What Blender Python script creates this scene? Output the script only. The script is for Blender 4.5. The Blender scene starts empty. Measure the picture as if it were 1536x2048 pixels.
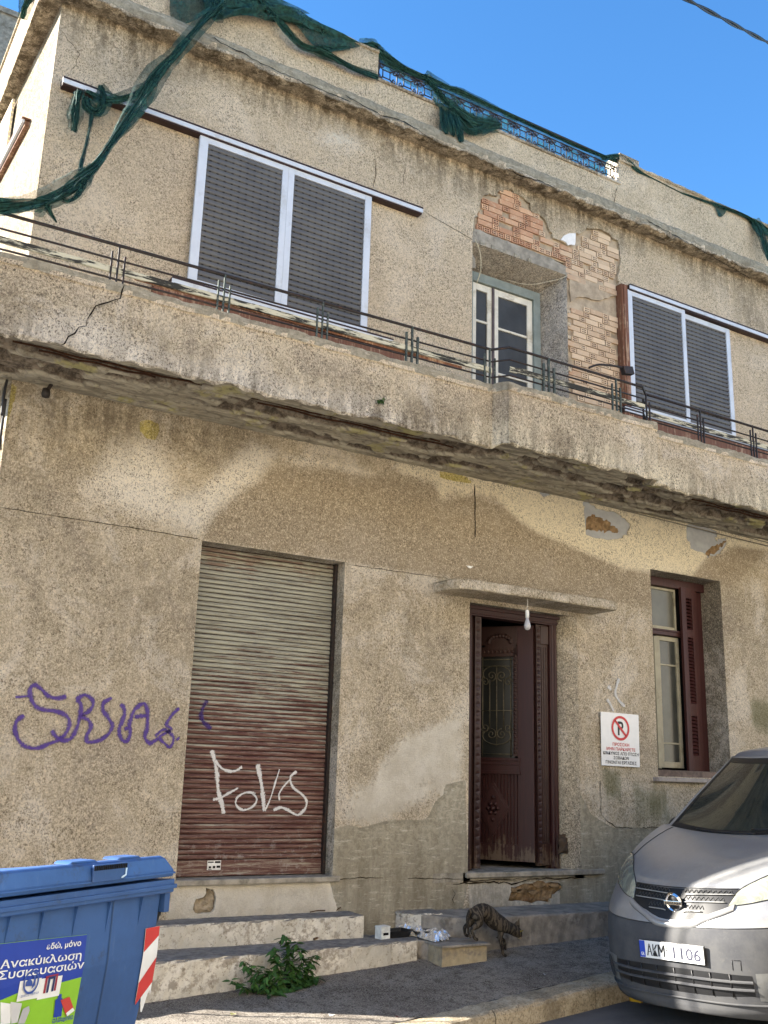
import bpy, bmesh, math, random
import numpy as np
from mathutils import Vector, Matrix
random.seed(7); RNG = np.random.default_rng(7)
rad = math.radians
SC = bpy.context.scene
COL = SC.collection
# ------------------------------------------------------------------ camera
cam_data = bpy.data.cameras.new('camera'); cam = bpy.data.objects.new('camera', cam_data); COL.objects.link(cam)
cam_data.sensor_fit = 'VERTICAL'; cam_data.sensor_height = 36.0; cam_data.lens = 35.156
cam_data.clip_start = 0.05; cam_data.clip_end = 3000
RX = Vector((0.85508214, -0.51766956, 0.02920203)); RY = Vector((0.15615544, 0.203412, -0.96656042)); RZ = Vector((0.49441886, 0.8310486, 0.25477088))
cam.matrix_world = Matrix(((RX[0], -RY[0], -RZ[0], 0), (RX[1], -RY[1], -RZ[1], 0), (RX[2], -RY[2], -RZ[2], 1.65), (0, 0, 0, 1)))
SC.camera = cam
# ------------------------------------------------------------------ sky and sun
SUN_EL = rad(28.0); SUN_DIR = Vector((-0.843, 0.538, 0)).normalized()       # horizontal direction towards the sun
world = bpy.data.worlds.new('World'); SC.world = world; world.use_nodes = True
wn = world.node_tree; wn.nodes.clear()
sky = wn.nodes.new('ShaderNodeTexSky'); sky.sky_type = 'NISHITA'; sky.sun_disc = False
sky.sun_elevation = SUN_EL; sky.sun_rotation = math.atan2(SUN_DIR.x, SUN_DIR.y)
sky.air_density = 1.0; sky.dust_density = 0.0; sky.ozone_density = 3.5; sky.altitude = 100
bg = wn.nodes.new('ShaderNodeBackground'); bg.inputs['Strength'].default_value = 0.068
wo = wn.nodes.new('ShaderNodeOutputWorld'); hs = wn.nodes.new('ShaderNodeHueSaturation'); hs.inputs['Saturation'].default_value = 1.2; wn.links.new(sky.outputs[0], hs.inputs['Color']); wn.links.new(hs.outputs[0], bg.inputs[0]); wn.links.new(bg.outputs[0], wo.inputs[0])
sd = bpy.data.lights.new('sun', 'SUN'); sd.energy = 5.0; sd.angle = rad(0.6); sd.color = (1.0, 0.93, 0.82)
sun = bpy.data.objects.new('sun', sd); COL.objects.link(sun)
sv = Vector((SUN_DIR.x*math.cos(SUN_EL), SUN_DIR.y*math.cos(SUN_EL), math.sin(SUN_EL)))
sun.rotation_euler = (-sv).to_track_quat('-Z', 'Y').to_euler(); sun.location = sv*30
SC.view_settings.view_transform = 'Standard'; SC.view_settings.look = 'None'; SC.view_settings.gamma = 1.0
SC.view_settings.use_curve_mapping = False; SC.view_settings.exposure = 2.45
SC.render.engine = 'CYCLES'

# ------------------------------------------------------------------ helpers
def tag(o, label=None, cat=None, group=None, kind=None):
    if label: o['label'] = label
    if cat: o['category'] = cat
    if group: o['group'] = group
    if kind: o['kind'] = kind
    return o
def empty(name, loc=(0, 0, 0), parent=None):
    o = bpy.data.objects.new(name, None); o.empty_display_size = 0.1; o.location = loc; COL.objects.link(o)
    if parent: o.parent = parent
    return o
class MB:
    def __init__(s): s.v = []; s.f = []; s.m = []; s.sm = []
    def add(s, vs, fs, mi=0, smooth=False):
        k = len(s.v); s.v += [tuple(map(float, a)) for a in vs]
        s.f += [tuple(k+i for i in f) for f in fs]; s.m += [mi]*len(fs); s.sm += [smooth]*len(fs); return s
    def box(s, a, b, mi=0):
        (x0, y0, z0), (x1, y1, z1) = a, b
        return s.add([(x0,y0,z0),(x1,y0,z0),(x1,y1,z0),(x0,y1,z0),(x0,y0,z1),(x1,y0,z1),(x1,y1,z1),(x0,y1,z1)],
                     [(0,3,2,1),(4,5,6,7),(0,1,5,4),(1,2,6,5),(2,3,7,6),(3,0,4,7)], mi)
    def obox(s, c, ax, ay, az, mi=0):       # oriented box, half vectors
        c, ax, ay, az = map(Vector, (c, ax, ay, az)); vs = []
        for k in (-1, 1):
            for (i, j) in ((-1,-1),(1,-1),(1,1),(-1,1)): vs.append(c+ax*i+ay*j+az*k)
        return s.add(vs, [(0,3,2,1),(4,5,6,7),(0,1,5,4),(1,2,6,5),(2,3,7,6),(3,0,4,7)], mi)
    def tube(s, pts, r, n=6, mi=0, caps=True, smooth=True, fold=None):
        pts = [Vector(p) for p in pts]; N = len(pts); rs = r if isinstance(r, (list, tuple)) else [r]*N
        k = len(s.v); up = Vector((0, 0, 1)); prev = None; vs = []
        for i, p in enumerate(pts):
            t = (pts[min(i+1, N-1)]-pts[max(i-1, 0)]);
            if t.length < 1e-9: t = Vector((0, 0, 1))
            t.normalize()
            if prev is None:
                a = t.cross(up)
                if a.length < 0.1: a = t.cross(Vector((1, 0, 0)))
            else: a = prev-t*prev.dot(t)
            a.normalize(); prev = a; bb = t.cross(a)
            for j in range(n):
                th = 2*math.pi*j/n; rr = rs[i]*(fold(i, th) if fold else 1)
                vs.append(p+a*math.cos(th)*rr+bb*math.sin(th)*rr)
        fs = [(i*n+j, i*n+(j+1) % n, (i+1)*n+(j+1) % n, (i+1)*n+j) for i in range(N-1) for j in range(n)]
        if caps: fs += [tuple(range(n-1, -1, -1)), tuple((N-1)*n+j for j in range(n))]
        return s.add(vs, fs, mi, smooth)
    def prism(s, poly, a, b, axis='y', mi=0):   # polygon of 2 coords extruded along axis from a to b
        def P(q, t): return {'y': (q[0], t, q[1]), 'x': (t, q[0], q[1]), 'z': (q[0], q[1], t)}[axis]
        n = len(poly); vs = [P(q, a) for q in poly]+[P(q, b) for q in poly]
        fs = [tuple(range(n)), tuple(range(2*n-1, n-1, -1))]+[(i, n+i, n+(i+1) % n, (i+1) % n) for i in range(n)]
        return s.add(vs, fs, mi)
    def build(s, name, mats, parent=None, bevel=0, recalc=True):
        me = bpy.data.meshes.new(name); me.from_pydata(s.v, [], s.f)
        for m in (mats if isinstance(mats, (list, tuple)) else [mats]): me.materials.append(m)
        me.polygons.foreach_set('material_index', s.m); me.polygons.foreach_set('use_smooth', s.sm); me.update()
        if recalc:
            bm = bmesh.new(); bm.from_mesh(me); bmesh.ops.recalc_face_normals(bm, faces=bm.faces); bm.to_mesh(me); bm.free()
        o = bpy.data.objects.new(name, me); COL.objects.link(o)
        if parent: o.parent = parent
        if bevel:
            md = o.modifiers.new('bevel', 'BEVEL'); md.width = bevel; md.segments = 2; md.limit_method = 'ANGLE'; md.angle_limit = rad(40)
        return o
def link_mesh(name, me, parent=None, loc=(0, 0, 0), rot=(0, 0, 0), scale=(1, 1, 1)):
    o = bpy.data.objects.new(name, me); COL.objects.link(o); o.location = loc; o.rotation_euler = rot; o.scale = scale
    if parent: o.parent = parent
    return o
def smooth_path(pts, n=6):
    P = [Vector(p) for p in pts]; out = []
    for i in range(len(P)-1):
        p0, p1, p2, p3 = P[max(i-1, 0)], P[i], P[i+1], P[min(i+2, len(P)-1)]
        for k in range(n):
            t = k/n; out.append(0.5*((2*p1)+(p2-p0)*t+(2*p0-5*p1+4*p2-p3)*t*t+(3*p1-p0-3*p2+p3)*t**3))
    out.append(P[-1]); return out
def jitter_poly(poly, step=0.05, amp=0.012, seed=0):
    r = random.Random(seed); out = []
    for i in range(len(poly)):
        a, b = Vector(poly[i]), Vector(poly[(i+1) % len(poly)]); n = max(1, int((b-a).length/step))
        for k in range(n):
            p = a.lerp(b, k/n); out.append((p.x+r.uniform(-amp, amp), p.y+r.uniform(-amp, amp)))
    return out
def sd_poly(X, Z, poly):        # signed distance (inside negative), numpy
    d = np.full(X.shape, 1e9); ins = np.zeros(X.shape, bool); n = len(poly)
    for i in range(n):
        (ax, az), (bx, bz) = poly[i], poly[(i+1) % n]
        ex, ez = bx-ax, bz-az; wx, wz = X-ax, Z-az
        t = np.clip((wx*ex+wz*ez)/(ex*ex+ez*ez+1e-12), 0, 1)
        d = np.minimum(d, (wx-ex*t)**2+(wz-ez*t)**2)
        c = ((az > Z) != (bz > Z)) & (X < (bx-ax)*(Z-az)/((bz-az) if abs(bz-az) > 1e-12 else 1e-12)+ax); ins ^= c
    d = np.sqrt(d); return np.where(ins, -d, d)
def mask(X, Z, poly, soft=0.15): return np.clip(0.5-sd_poly(X, Z, poly)/(2*soft), 0, 1)
def sphere_mb(mb, c, r, n=10, mi=0, sc=(1, 1, 1)):
    vs = []; fs = []; m = n*2
    for i in range(n+1):
        th = math.pi*i/n
        for j in range(m):
            ph = 2*math.pi*j/m; vs.append((c[0]+r*sc[0]*math.sin(th)*math.cos(ph), c[1]+r*sc[1]*math.sin(th)*math.sin(ph), c[2]+r*sc[2]*math.cos(th)))
    for i in range(n):
        for j in range(m): fs.append((i*m+j, i*m+(j+1) % m, (i+1)*m+(j+1) % m, (i+1)*m+j))
    mb.add(vs, fs, mi, True)
def lathe(mb, c, prof, n=16, mi=0, smooth=True):    # prof: (r,z)
    vs = []; fs = []
    for (r, z) in prof:
        for j in range(n): a = 2*math.pi*j/n; vs.append((c[0]+r*math.cos(a), c[1]+r*math.sin(a), c[2]+z))
    for i in range(len(prof)-1):
        for j in range(n): fs.append((i*n+j, i*n+(j+1) % n, (i+1)*n+(j+1) % n, (i+1)*n+j))
    mb.add(vs, fs, mi, smooth)

# ------------------------------------------------------------------ material helper
class NT:
    def __init__(s, name, rough=0.8, metal=0.0, spec=0.3):
        s.m = bpy.data.materials.new(name); s.m.use_nodes = True; s.t = s.m.node_tree
        s.b = s.t.nodes['Principled BSDF']; s.b.inputs['Roughness'].default_value = rough; s.b.inputs['Metallic'].default_value = metal
        s.b.inputs['Specular IOR Level'].default_value = spec; s._co = None
    def nd(s, t, **k):
        n = s.t.nodes.new(t)
        for a, b in k.items(): setattr(n, a, b)
        return n
    def put(s, sock, v):
        if hasattr(v, 'is_output') or isinstance(v, bpy.types.NodeSocket): s.t.links.new(v, sock)
        elif isinstance(v, (tuple, list)) and len(v) == 3 and sock.type == 'RGBA': sock.default_value = (*v, 1)
        else: sock.default_value = v
    def co(s, kind='Object'):
        if s._co is None: s._co = s.nd('ShaderNodeTexCoord')
        return s._co.outputs[kind]
    def pos(s): return s.nd('ShaderNodeNewGeometry').outputs['Position']
    def mapv(s, v, scale=(1, 1, 1), rot=(0, 0, 0)):
        n = s.nd('ShaderNodeMapping'); s.put(n.inputs['Vector'], v); n.inputs['Scale'].default_value = scale; n.inputs['Rotation'].default_value = rot; return n.outputs[0]
    def noise(s, v, scale, detail=4, rough=0.6, dist=0.0):
        n = s.nd('ShaderNodeTexNoise'); s.put(n.inputs['Vector'], v); n.inputs['Scale'].default_value = scale
        n.inputs['Detail'].default_value = detail; n.inputs['Roughness'].default_value = rough; n.inputs['Distortion'].default_value = dist; return n.outputs['Fac']
    def vor(s, v, scale, feature='F1', out='Distance', rnd=1.0):
        n = s.nd('ShaderNodeTexVoronoi', feature=feature); s.put(n.inputs['Vector'], v); n.inputs['Scale'].default_value = scale; n.inputs['Randomness'].default_value = rnd; return n.outputs[out]
    def math(s, op, a, b=0.0, clamp=False):
        n = s.nd('ShaderNodeMath', operation=op); n.use_clamp = clamp; s.put(n.inputs[0], a); s.put(n.inputs[1], b); return n.outputs[0]
    def step(s, v, a, b):           # smoothstep a..b -> 0..1
        n = s.nd('ShaderNodeMapRange', interpolation_type='SMOOTHSTEP'); s.put(n.inputs['Value'], v)
        n.inputs['From Min'].default_value = a; n.inputs['From Max'].default_value = b; return n.outputs[0]
    def mix(s, f, a, b):
        n = s.nd('ShaderNodeMix', data_type='RGBA'); s.put(n.inputs[0], f); s.put(n.inputs[6], a); s.put(n.inputs[7], b); return n.outputs[2]
    def attr(s, name):
        n = s.nd('ShaderNodeAttribute', attribute_name=name); sp = s.nd('ShaderNodeSeparateColor'); s.t.links.new(n.outputs['Color'], sp.inputs[0])
        return sp.outputs[0], sp.outputs[1], sp.outputs[2], n.outputs['Alpha']
    def sep(s, v):
        n = s.nd('ShaderNodeSeparateXYZ'); s.put(n.inputs[0], v); return n.outputs
    def bump(s, h, strength=0.5, dist=0.01, prev=None):
        n = s.nd('ShaderNodeBump'); s.put(n.inputs['Height'], h); n.inputs['Strength'].default_value = strength; n.inputs['Distance'].default_value = dist
        if prev is not None: s.t.links.new(prev, n.inputs['Normal'])
        s.t.links.new(n.outputs[0], s.b.inputs['Normal']); return n.outputs[0]
    def color(s, c): s.put(s.b.inputs['Base Color'], c); return s
    def edge(s, a, n, amp=0.5, w=0.06):     # crisp irregular edge of a soft mask
        k = s.math('ADD', a, s.math('MULTIPLY', s.math('SUBTRACT', n, 0.5), amp)); return s.step(k, 0.5-w, 0.5+w)
def plain(name, c, rough=0.6, metal=0.0, spec=0.4, var=0.25, scale=12, bump=0.0, bscale=80, dirt=None):
    n = NT(name, rough, metal, spec); v = n.co(); k = n.noise(v, scale, 5, 0.65)
    d = tuple(x*(1-var) for x in c); l = tuple(min(1, x*(1+var)) for x in c)
    col = n.mix(n.step(k, 0.3, 0.7), d, l)
    if dirt: col = n.mix(n.step(n.noise(v, scale*0.6, 6, 0.75), 0.52, 0.68), col, dirt)
    n.color(col)
    if bump: n.bump(n.noise(v, bscale, 4, 0.7), bump, 0.004)
    return n.m

def stucco(name, A=(.50,.42,.30), B=(.62,.53,.40), grain=58, dark=(.19,.15,.10), bump=1.0, masks=True, gscale=1.0):
    n = NT(name, 0.92, 0, 0.12); v = n.co()
    big = n.noise(v, 0.7, 5, 0.6); mid = n.noise(v, 5.0, 6, 0.72); g1 = n.noise(n.mapv(v, (1, 1, .75)), grain*1.5, 4, 0.75, .9); g2 = n.noise(v, grain*.5, 6, 0.85, 1.2); g3 = n.noise(v, grain*2.6, 2, 0.6)
    col = n.mix(n.step(mid, 0.36, 0.64), A, B)
    col = n.mix(n.step(big, 0.45, 0.68), col, tuple(x*0.80 for x in A))
    bl = n.noise(v, 1.5, 7, 0.75, .6); col = n.mix(n.math('MULTIPLY', n.step(bl, .49, .62), .65), col, (.80,.73,.63)); col = n.mix(n.math('MULTIPLY', n.step(bl, .475, .36), .62), col, (.34,.285,.225))
    h2 = n.math('ADD', n.math('ADD', n.math('MULTIPLY', g1, .9), n.math('MULTIPLY', g2, .8)), n.math('MULTIPLY', g3, .25))
    if masks:
        up = n.step(n.sep(v)[2], 4.9, 5.3); col = n.mix(n.math('MULTIPLY', up, .55), col, (.80,.64,.44))
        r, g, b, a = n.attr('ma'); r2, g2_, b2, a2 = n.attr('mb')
        streak = n.noise(n.mapv(v, (7, 7, 1.1)), 1.0, 5, 0.7); fine = n.noise(v, 18, 7, 0.8); med = n.noise(v, 3.5, 6, 0.7)
        col = n.mix(n.math('MULTIPLY', n.edge(a2, fine, 0.5, 0.18), 0.8), col, (.345,.275,.19))              # smooth darker render
        col = n.mix(n.math('MULTIPLY', n.edge(r, fine, 0.75, 0.24), 0.9), col, n.mix(n.step(n.sep(v)[0], 4.2, 5.2), (.90,.84,.74), (.92,.83,.63)))               # pale plaster and painted-in reflected sunlight under the balcony
        col = n.mix(n.math('MULTIPLY', n.edge(r2, fine, 0.8, 0.25), 0.5), col, (.46,.30,.15))               # ochre
        col = n.mix(n.edge(b2, fine, 0.5, 0.05), col, (.60,.50,.15))                                         # old yellow paint
    gg = n.math('ADD', n.math('MULTIPLY', g1, .6), n.math('MULTIPLY', g2, .4))
    sp = n.step(gg, 0.498, 0.43); cl = n.math('ADD', n.math('MULTIPLY', n.step(n.noise(v, 2.6, 5, .7), .36, .6), .5), .6); col = n.mix(n.math('MULTIPLY', n.math('MULTIPLY', sp, cl), 0.88*gscale), col, dark)
    hi = n.step(gg, 0.515, 0.575); col = n.mix(n.math('MULTIPLY', hi, 0.62), col, (.92,.80,.60))
    if masks:
        col = n.mix(n.math('MULTIPLY', n.edge(g2_, fine, 0.9, 0.12), 0.85), col, n.mix(n.step(med, .35, .65), (.66,.60,.49), (.82,.77,.67)))                # whitewash remains and the painted-in bright spot under the cornice
        col = n.mix(n.math('MULTIPLY', n.edge(b, fine, 0.40, 0.05), 0.92), col, n.mix(n.math('MULTIPLY', n.step(n.noise(n.mapv(v, (6, 6, 30)), 1.0, 6, .8), .54, .62), .7), n.mix(n.step(fine, .42, .58), (.22,.20,.15), (.36,.33,.255)), (.55,.51,.42)))   # bare cement render
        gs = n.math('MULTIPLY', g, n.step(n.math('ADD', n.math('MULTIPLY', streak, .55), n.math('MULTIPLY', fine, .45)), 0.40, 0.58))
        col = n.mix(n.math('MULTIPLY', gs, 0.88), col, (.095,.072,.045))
        col = n.mix(n.math('MULTIPLY', n.edge(a, streak, 0.8, 0.22), 0.6), col, (.10,.115,.04))              # moss
        fl = n.math('MULTIPLY', n.math('SUBTRACT', 1.0, n.math('MULTIPLY', b, .75)), 1.0); h2 = n.math('MULTIPLY', h2, fl)
    n.color(col); n.bump(h2, bump, 0.022)
    return n.m
# ================================================================== materials
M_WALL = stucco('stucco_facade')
M_UP = stucco('stucco_balcony', (.55,.46,.33), (.70,.61,.46), 50, (.13,.105,.075))
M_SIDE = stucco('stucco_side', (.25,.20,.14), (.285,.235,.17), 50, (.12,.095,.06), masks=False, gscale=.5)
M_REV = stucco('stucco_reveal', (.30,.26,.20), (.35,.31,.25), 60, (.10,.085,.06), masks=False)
M_GREYC = plain('grey_concrete', (.29,.265,.22), 0.95, 0, .1, .3, 9, 0.9, 70, (.15,.135,.105))
def soffit_mat():
    n = NT('spalled_soffit', 0.95, 0, .1); v = n.co(); a = n.noise(n.mapv(v, (1, 3.5, 1)), 3.0, 6, .7, .6); b = n.noise(v, 11, 6, .75); p = n.sep(v)
    lev = n.math('SUBTRACT', p[2], n.math('MULTIPLY', n.math('SUBTRACT', p[1], 7.0), .02))
    deep = n.mix(n.step(b, .4, .6), (.10,.08,.06), (.27,.225,.17)); skin = n.mix(n.step(a, .40, .58), (.25,.225,.175), (.42,.385,.30))
    skin = n.mix(n.math('MULTIPLY', n.step(n.noise(v, 1.7, 5, .7), .55, .62), .7), skin, (.40,.37,.15)); skin = n.mix(n.math('MULTIPLY', n.step(b, .52, .66), .7), skin, (.12,.10,.075))
    n.color(n.mix(n.step(lev, 4.628, 4.645), skin, deep)); n.bump(b, 1.0, .03); return n.m
M_SOF = soffit_mat()
M_CEMENT = plain('smooth_grey_render', (.33,.34,.35), .9, 0, .15, .12, 6, .3, 60)
M_STONE = plain('exposed_ochre_stone', (.23,.155,.085), .95, 0, .1, .45, 14, 1.0, 30, (.14,.08,.04))
M_MORTAR = plain('mortar', (.38,.31,.225), .95, 0, .1, .25, 8, 1.0, 90)
M_CRACK = plain('crack_dark', (.022,.017,.012), 1, 0, 0, .2)
M_WHITEP = plain('white_plaster_chip', (.75,.74,.72), .9, 0, .1, .08)
M_ALU = plain('white_aluminium', (.54,.58,.64), .4, 0, .5, .06, 4, 0, 80, (.44,.46,.48))
M_BROWNM = plain('brown_track_lining', (.03,.012,.011), .5, 0, .4, .3)
M_DARK = plain('dark_interior', (.012,.012,.013), .9, 0, .1, .2)
M_ROOMW = plain('dim_hall_wall', (.05,.07,.075), .9, 0, .1, .2)
M_IRON = plain('black_iron', (.022,.017,.016), .55, .2, .4, .4, 30, .4, 120, (.07,.03,.018))
M_IRONG = plain('green_flaking_iron', (.05,.065,.06), .7, .1, .3, .5, 40, .6, 120, (.20,.20,.17))
M_CREAM = plain('flaking_cream_paint', (.62,.60,.52), .6, 0, .3, .1, 5, .5, 60, (.42,.38,.29))
M_GRNFR = plain('grey_green_paint', (.20,.235,.22), .6, 0, .3, .15, 7, .3, 60)
def wood(name, c, worn, amt=.6, gl=.5):
    n = NT(name, gl, 0, .4); v = n.co(); g = n.noise(n.mapv(v, (40, 40, 2.5)), 1, 6, .7); k = n.noise(v, 4, 6, .75)
    col = n.mix(n.step(g, .3, .7), tuple(x*.6 for x in c), c); z = n.sep(n.pos())[2]
    low = n.math('MULTIPLY', n.step(z, 1.25, .8), .16)
    col = n.mix(n.step(n.math('ADD', n.math('ADD', n.math('MULTIPLY', g, .5), n.math('MULTIPLY', k, .5)), low), amt, amt+.07), col, worn)
    n.color(col); n.bump(g, .35, .003); return n.m
M_DOOR = wood('maroon_door_paint', (.034,.006,.006), (.10,.07,.05), .60)
M_DOORB = wood('brown_maroon_wood', (.033,.011,.008), (.09,.06,.04), .60)
M_SHUTW = wood('maroon_shutter_paint', (.06,.018,.017), (.12,.075,.06), .62)
M_WOODB = wood('weathered_brown_wood', (.20,.085,.045), (.34,.22,.14), .52, .7)
def glassy(name, c, r=.08):
    n = NT(name, r, 0, .6); n.color(n.mix(n.step(n.noise(n.co(), 3, 4, .6), .3, .7), c, tuple(x*1.5 for x in c))); return n.m
M_GLASS = glassy('dark_window_glass', (.040,.043,.046), .45); M_GLASS.node_tree.nodes['Principled BSDF'].inputs['Specular IOR Level'].default_value = .12; M_GLASSD = glassy('dusty_pane', (.07,.07,.055), .3)
M_CURT = plain('curtain', (.16,.19,.24), .8, 0, .2, .12, 8)

# ================================================================== ground
def road_z(x, y): return .04*(x-5.5) + .04*max(0, min(6.1-y, 2.0))
def pave_z(x, y): return .04*(x-5.5)+.13+.075*(y-6.25)
def ky(x): return 6.10+.15*(x-5.1)               # outer kerb line
def road_mat():
    n = NT('asphalt', .85, 0, .3); v = n.pos(); a = n.noise(v, 130, 3, .7); b = n.noise(v, 1.3, 6, .6)
    c = n.mix(n.step(b, .35, .65), (.075,.075,.077), (.12,.12,.12)); c = n.mix(n.step(a, .55, .7), c, (.16,.155,.15)); n.color(c); n.bump(a, .7, .006); return n.m
def pave_mat():
    n = NT('rough_pavement', .9, 0, .2); v = n.pos(); f = n.noise(v, 85, 4, .75); b = n.noise(v, 1.6, 6, .7); m = n.noise(v, 9, 6, .75)
    c = n.mix(n.step(b, .38, .62), (.23,.205,.175), (.36,.325,.275)); c = n.mix(n.math('MULTIPLY', n.step(m, .47, .60), .75), c, (.12,.098,.08))
    g2 = n.noise(v, 170, 3, .8); c = n.mix(n.math('MULTIPLY', n.step(f, .52, .60), .7), c, (.44,.40,.34)); c = n.mix(n.math('MULTIPLY', n.step(f, .47, .40), .8), c, (.075,.062,.05)); c = n.mix(n.math('MULTIPLY', n.step(g2, .56, .64), .6), c, (.52,.48,.42))
    n.color(c); n.bump(n.math('ADD', n.math('ADD', f, g2), m), 1.0, .012); return n.m
def kerb_mat():
    n = NT('kerb_concrete', .95, 0, .1); v = n.pos(); f = n.noise(v, 60, 4, .75); m = n.noise(v, 6, 6, .7)
    c = n.mix(n.step(m, .35, .65), (.30,.25,.17), (.48,.41,.30)); c = n.mix(n.math('MULTIPLY', n.step(f, .48, .38), .7), c, (.12,.10,.07)); c = n.mix(n.math('MULTIPLY', n.step(f, .54, .64), .6), c, (.56,.50,.39)); c = n.mix(n.math('MULTIPLY', n.step(n.noise(v, 2.2, 5, .7), .52, .66), .5), c, (.15,.125,.09))
    n.color(c); n.bump(f, 1.0, .014); return n.m
M_ROAD = road_mat(); M_PAVE = pave_mat(); M_KERB = kerb_mat()
mb = MB(); xs = [-400, -60, -15]+list(np.arange(-10, 16.1, .5))+[30, 80, 400]; ys = [-400, -60, -10, -2, 0, 2, 3, 4, 4.5, 5, 5.5, 6.1, 7, 9, 20, 60, 400]
vs = [(x, y, .04*(max(-12, min(18, x))-5.5)+.04*max(0, min(6.1-y, 2.0))-.004) for y in ys for x in xs]; nx = len(xs)
mb.add(vs, [(j*nx+i, j*nx+i+1, (j+1)*nx+i+1, (j+1)*nx+i) for j in range(len(ys)-1) for i in range(nx-1)])
tag(mb.build('road', M_ROAD), kind='structure')
mb = MB(); xs = np.arange(-9, 18.01, .12); n_ = 26; vs = []
for x in xs:
    for j in range(n_):
        y0 = ky(x)+.26; y = y0+(8.05-y0)*j/(n_-1)
        vs.append((x, y, pave_z(x, y)+.008*math.sin(x*3.1+y*2)*math.sin(y*4.3-x)+RNG.uniform(-.003, .003)))
mb.add(vs, [(i*n_+j, (i+1)*n_+j, (i+1)*n_+j+1, i*n_+j+1) for i in range(len(xs)-1) for j in range(n_-1)], 0, True)
tag(mb.build('pavement', M_PAVE), kind='structure')
# kerb: separate stones with recessed joints
kerb = tag(empty('kerb', (4, 6, 0)), kind='structure')
cuts = [-8, -6.7, -5.4, -4.2, -3.1, -2.0, -.9, .2, 1.25, 2.35, 3.5, 4.6, 5.66, 6.7, 7.8, 9, 10.2, 11.4, 12.8, 14.2, 15.6, 17]
for i in range(len(cuts)-1):
    a, b = cuts[i]+.006, cuts[i+1]-.006; m = MB(); k = 14; vs = []; prof = [(-.01, -.30), (0.0, -.03), (.012, -.008), (.04, .004), (.15, .006), (.255, 0), (.27, -.02), (.27, -.3)]
    for q in range(k+1):
        x = a+(b-a)*q/k
        for (dy, dz) in prof:
            y = ky(x)+dy; vs.append((x-4, y+RNG.uniform(-.004, .004)-6, pave_z(x, ky(x)+.26)+dz+RNG.uniform(-.004, .004)))
    p = len(prof); m.add(vs, [(q*p+j, (q+1)*p+j, (q+1)*p+j+1, q*p+j+1) for q in range(k) for j in range(p-1)]+[tuple(range(p)), tuple(k*p+j for j in range(p))])
    m.build('kerb_stone', M_KERB, kerb)

# ================================================================== house
HOUSE = tag(empty('house', (1.25, 8, 0)), 'two storey house with flaking beige stucco and bare brick round the balcony door', 'house')
HOUSE.location = (0, 0, 0)
HM = Matrix.Identity(4)
BRICK_POLY = [(5.943, 7.959), (6.154, 8.059), (6.175, 8.118), (6.304, 8.184), (6.420, 8.160), (6.493, 8.121), (6.595, 8.072), (6.617, 8.002), (6.817, 7.985), (6.860, 7.850), (6.933, 7.738), (7.032, 7.744), (7.161, 7.720), (7.210, 7.828), (7.266, 7.899), (7.402, 7.996), (7.475, 8.054), (7.676, 8.100), (7.822, 8.080), (7.960, 8.044), (7.999, 7.799), (7.956, 7.544), (7.964, 7.354), (7.957, 6.992), (7.965, 6.606), (7.962, 5.974), (7.967, 5.360), (7.158, 5.365), (7.146, 5.790), (7.145, 6.707), (7.129, 7.329), (6.444, 7.346), (5.783, 7.352), (5.795, 7.510), (5.862, 7.761)]
HOLE1 = [(7.324, 4.494), (7.306, 4.622), (7.351, 4.658), (7.445, 4.617), (7.555, 4.577), (7.780, 4.591), (7.932, 4.551), (8.021, 4.477), (7.987, 4.425), (7.938, 4.360), (7.829, 4.286), (7.655, 4.255), (7.470, 4.244), (7.339, 4.270)]
STONE1 = [(7.331, 4.484), (7.420, 4.521), (7.553, 4.519), (7.715, 4.476), (7.864, 4.395), (7.846, 4.346), (7.657, 4.329), (7.472, 4.313), (7.340, 4.304)]
HOLE2 = [(8.930, 4.617), (9.051, 4.654), (9.238, 4.653), (9.470, 4.620), (9.418, 4.519), (9.660, 4.567), (9.568, 4.417), (9.295, 4.268), (9.196, 4.316), (9.003, 4.337), (8.918, 4.433)]
STONE2 = [(9.216, 4.355), (9.397, 4.466), (9.652, 4.572), (9.590, 4.469), (9.458, 4.364), (9.278, 4.272), (9.203, 4.292)]
HOLE3 = [(6.683, 4.629), (6.766, 4.655), (6.864, 4.661), (6.807, 4.606), (6.738, 4.589)]
HOLE4 = [(3.117, 0.552), (3.119, 0.610), (3.138, 0.660), (3.186, 0.673), (3.232, 0.723), (3.273, 0.729), (3.310, 0.676), (3.301, 0.581), (3.278, 0.550)]
HOLE5 = [(6.258, 0.542), (6.324, 0.650), (6.390, 0.685), (6.642, 0.691), (6.901, 0.678), (6.952, 0.632), (6.829, 0.573), (6.776, 0.512), (6.555, 0.514), (6.389, 0.538)]
HOLE6 = [(6.946, 1.104), (7.005, 1.088), (7.030, 1.032), (7.028, 0.965), (6.952, 0.959), (6.940, 1.021)]
OPEN = [(2.950, .800, 4.355, 3.556), (5.760, .800, 7.180, 3.340), (8.295, 1.730, 9.450, 4.005), (5.783, 4.70, 7.130, 7.332)]
X0, X1, ZT = 1.25, 14.0, 8.30
def snapgrid(a, b, st, cuts_):
    base = list(np.arange(a, b, st))+[b]
    for c in cuts_:
        i = int(np.argmin([abs(q-c) for q in base])); base[i] = c
    return sorted(set(base))
gx = snapgrid(X0, X1, .04, [o[0] for o in OPEN]+[o[2] for o in OPEN]); gz = snapgrid(-.3, ZT, .04, [o[1] for o in OPEN]+[o[3] for o in OPEN])
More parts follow.
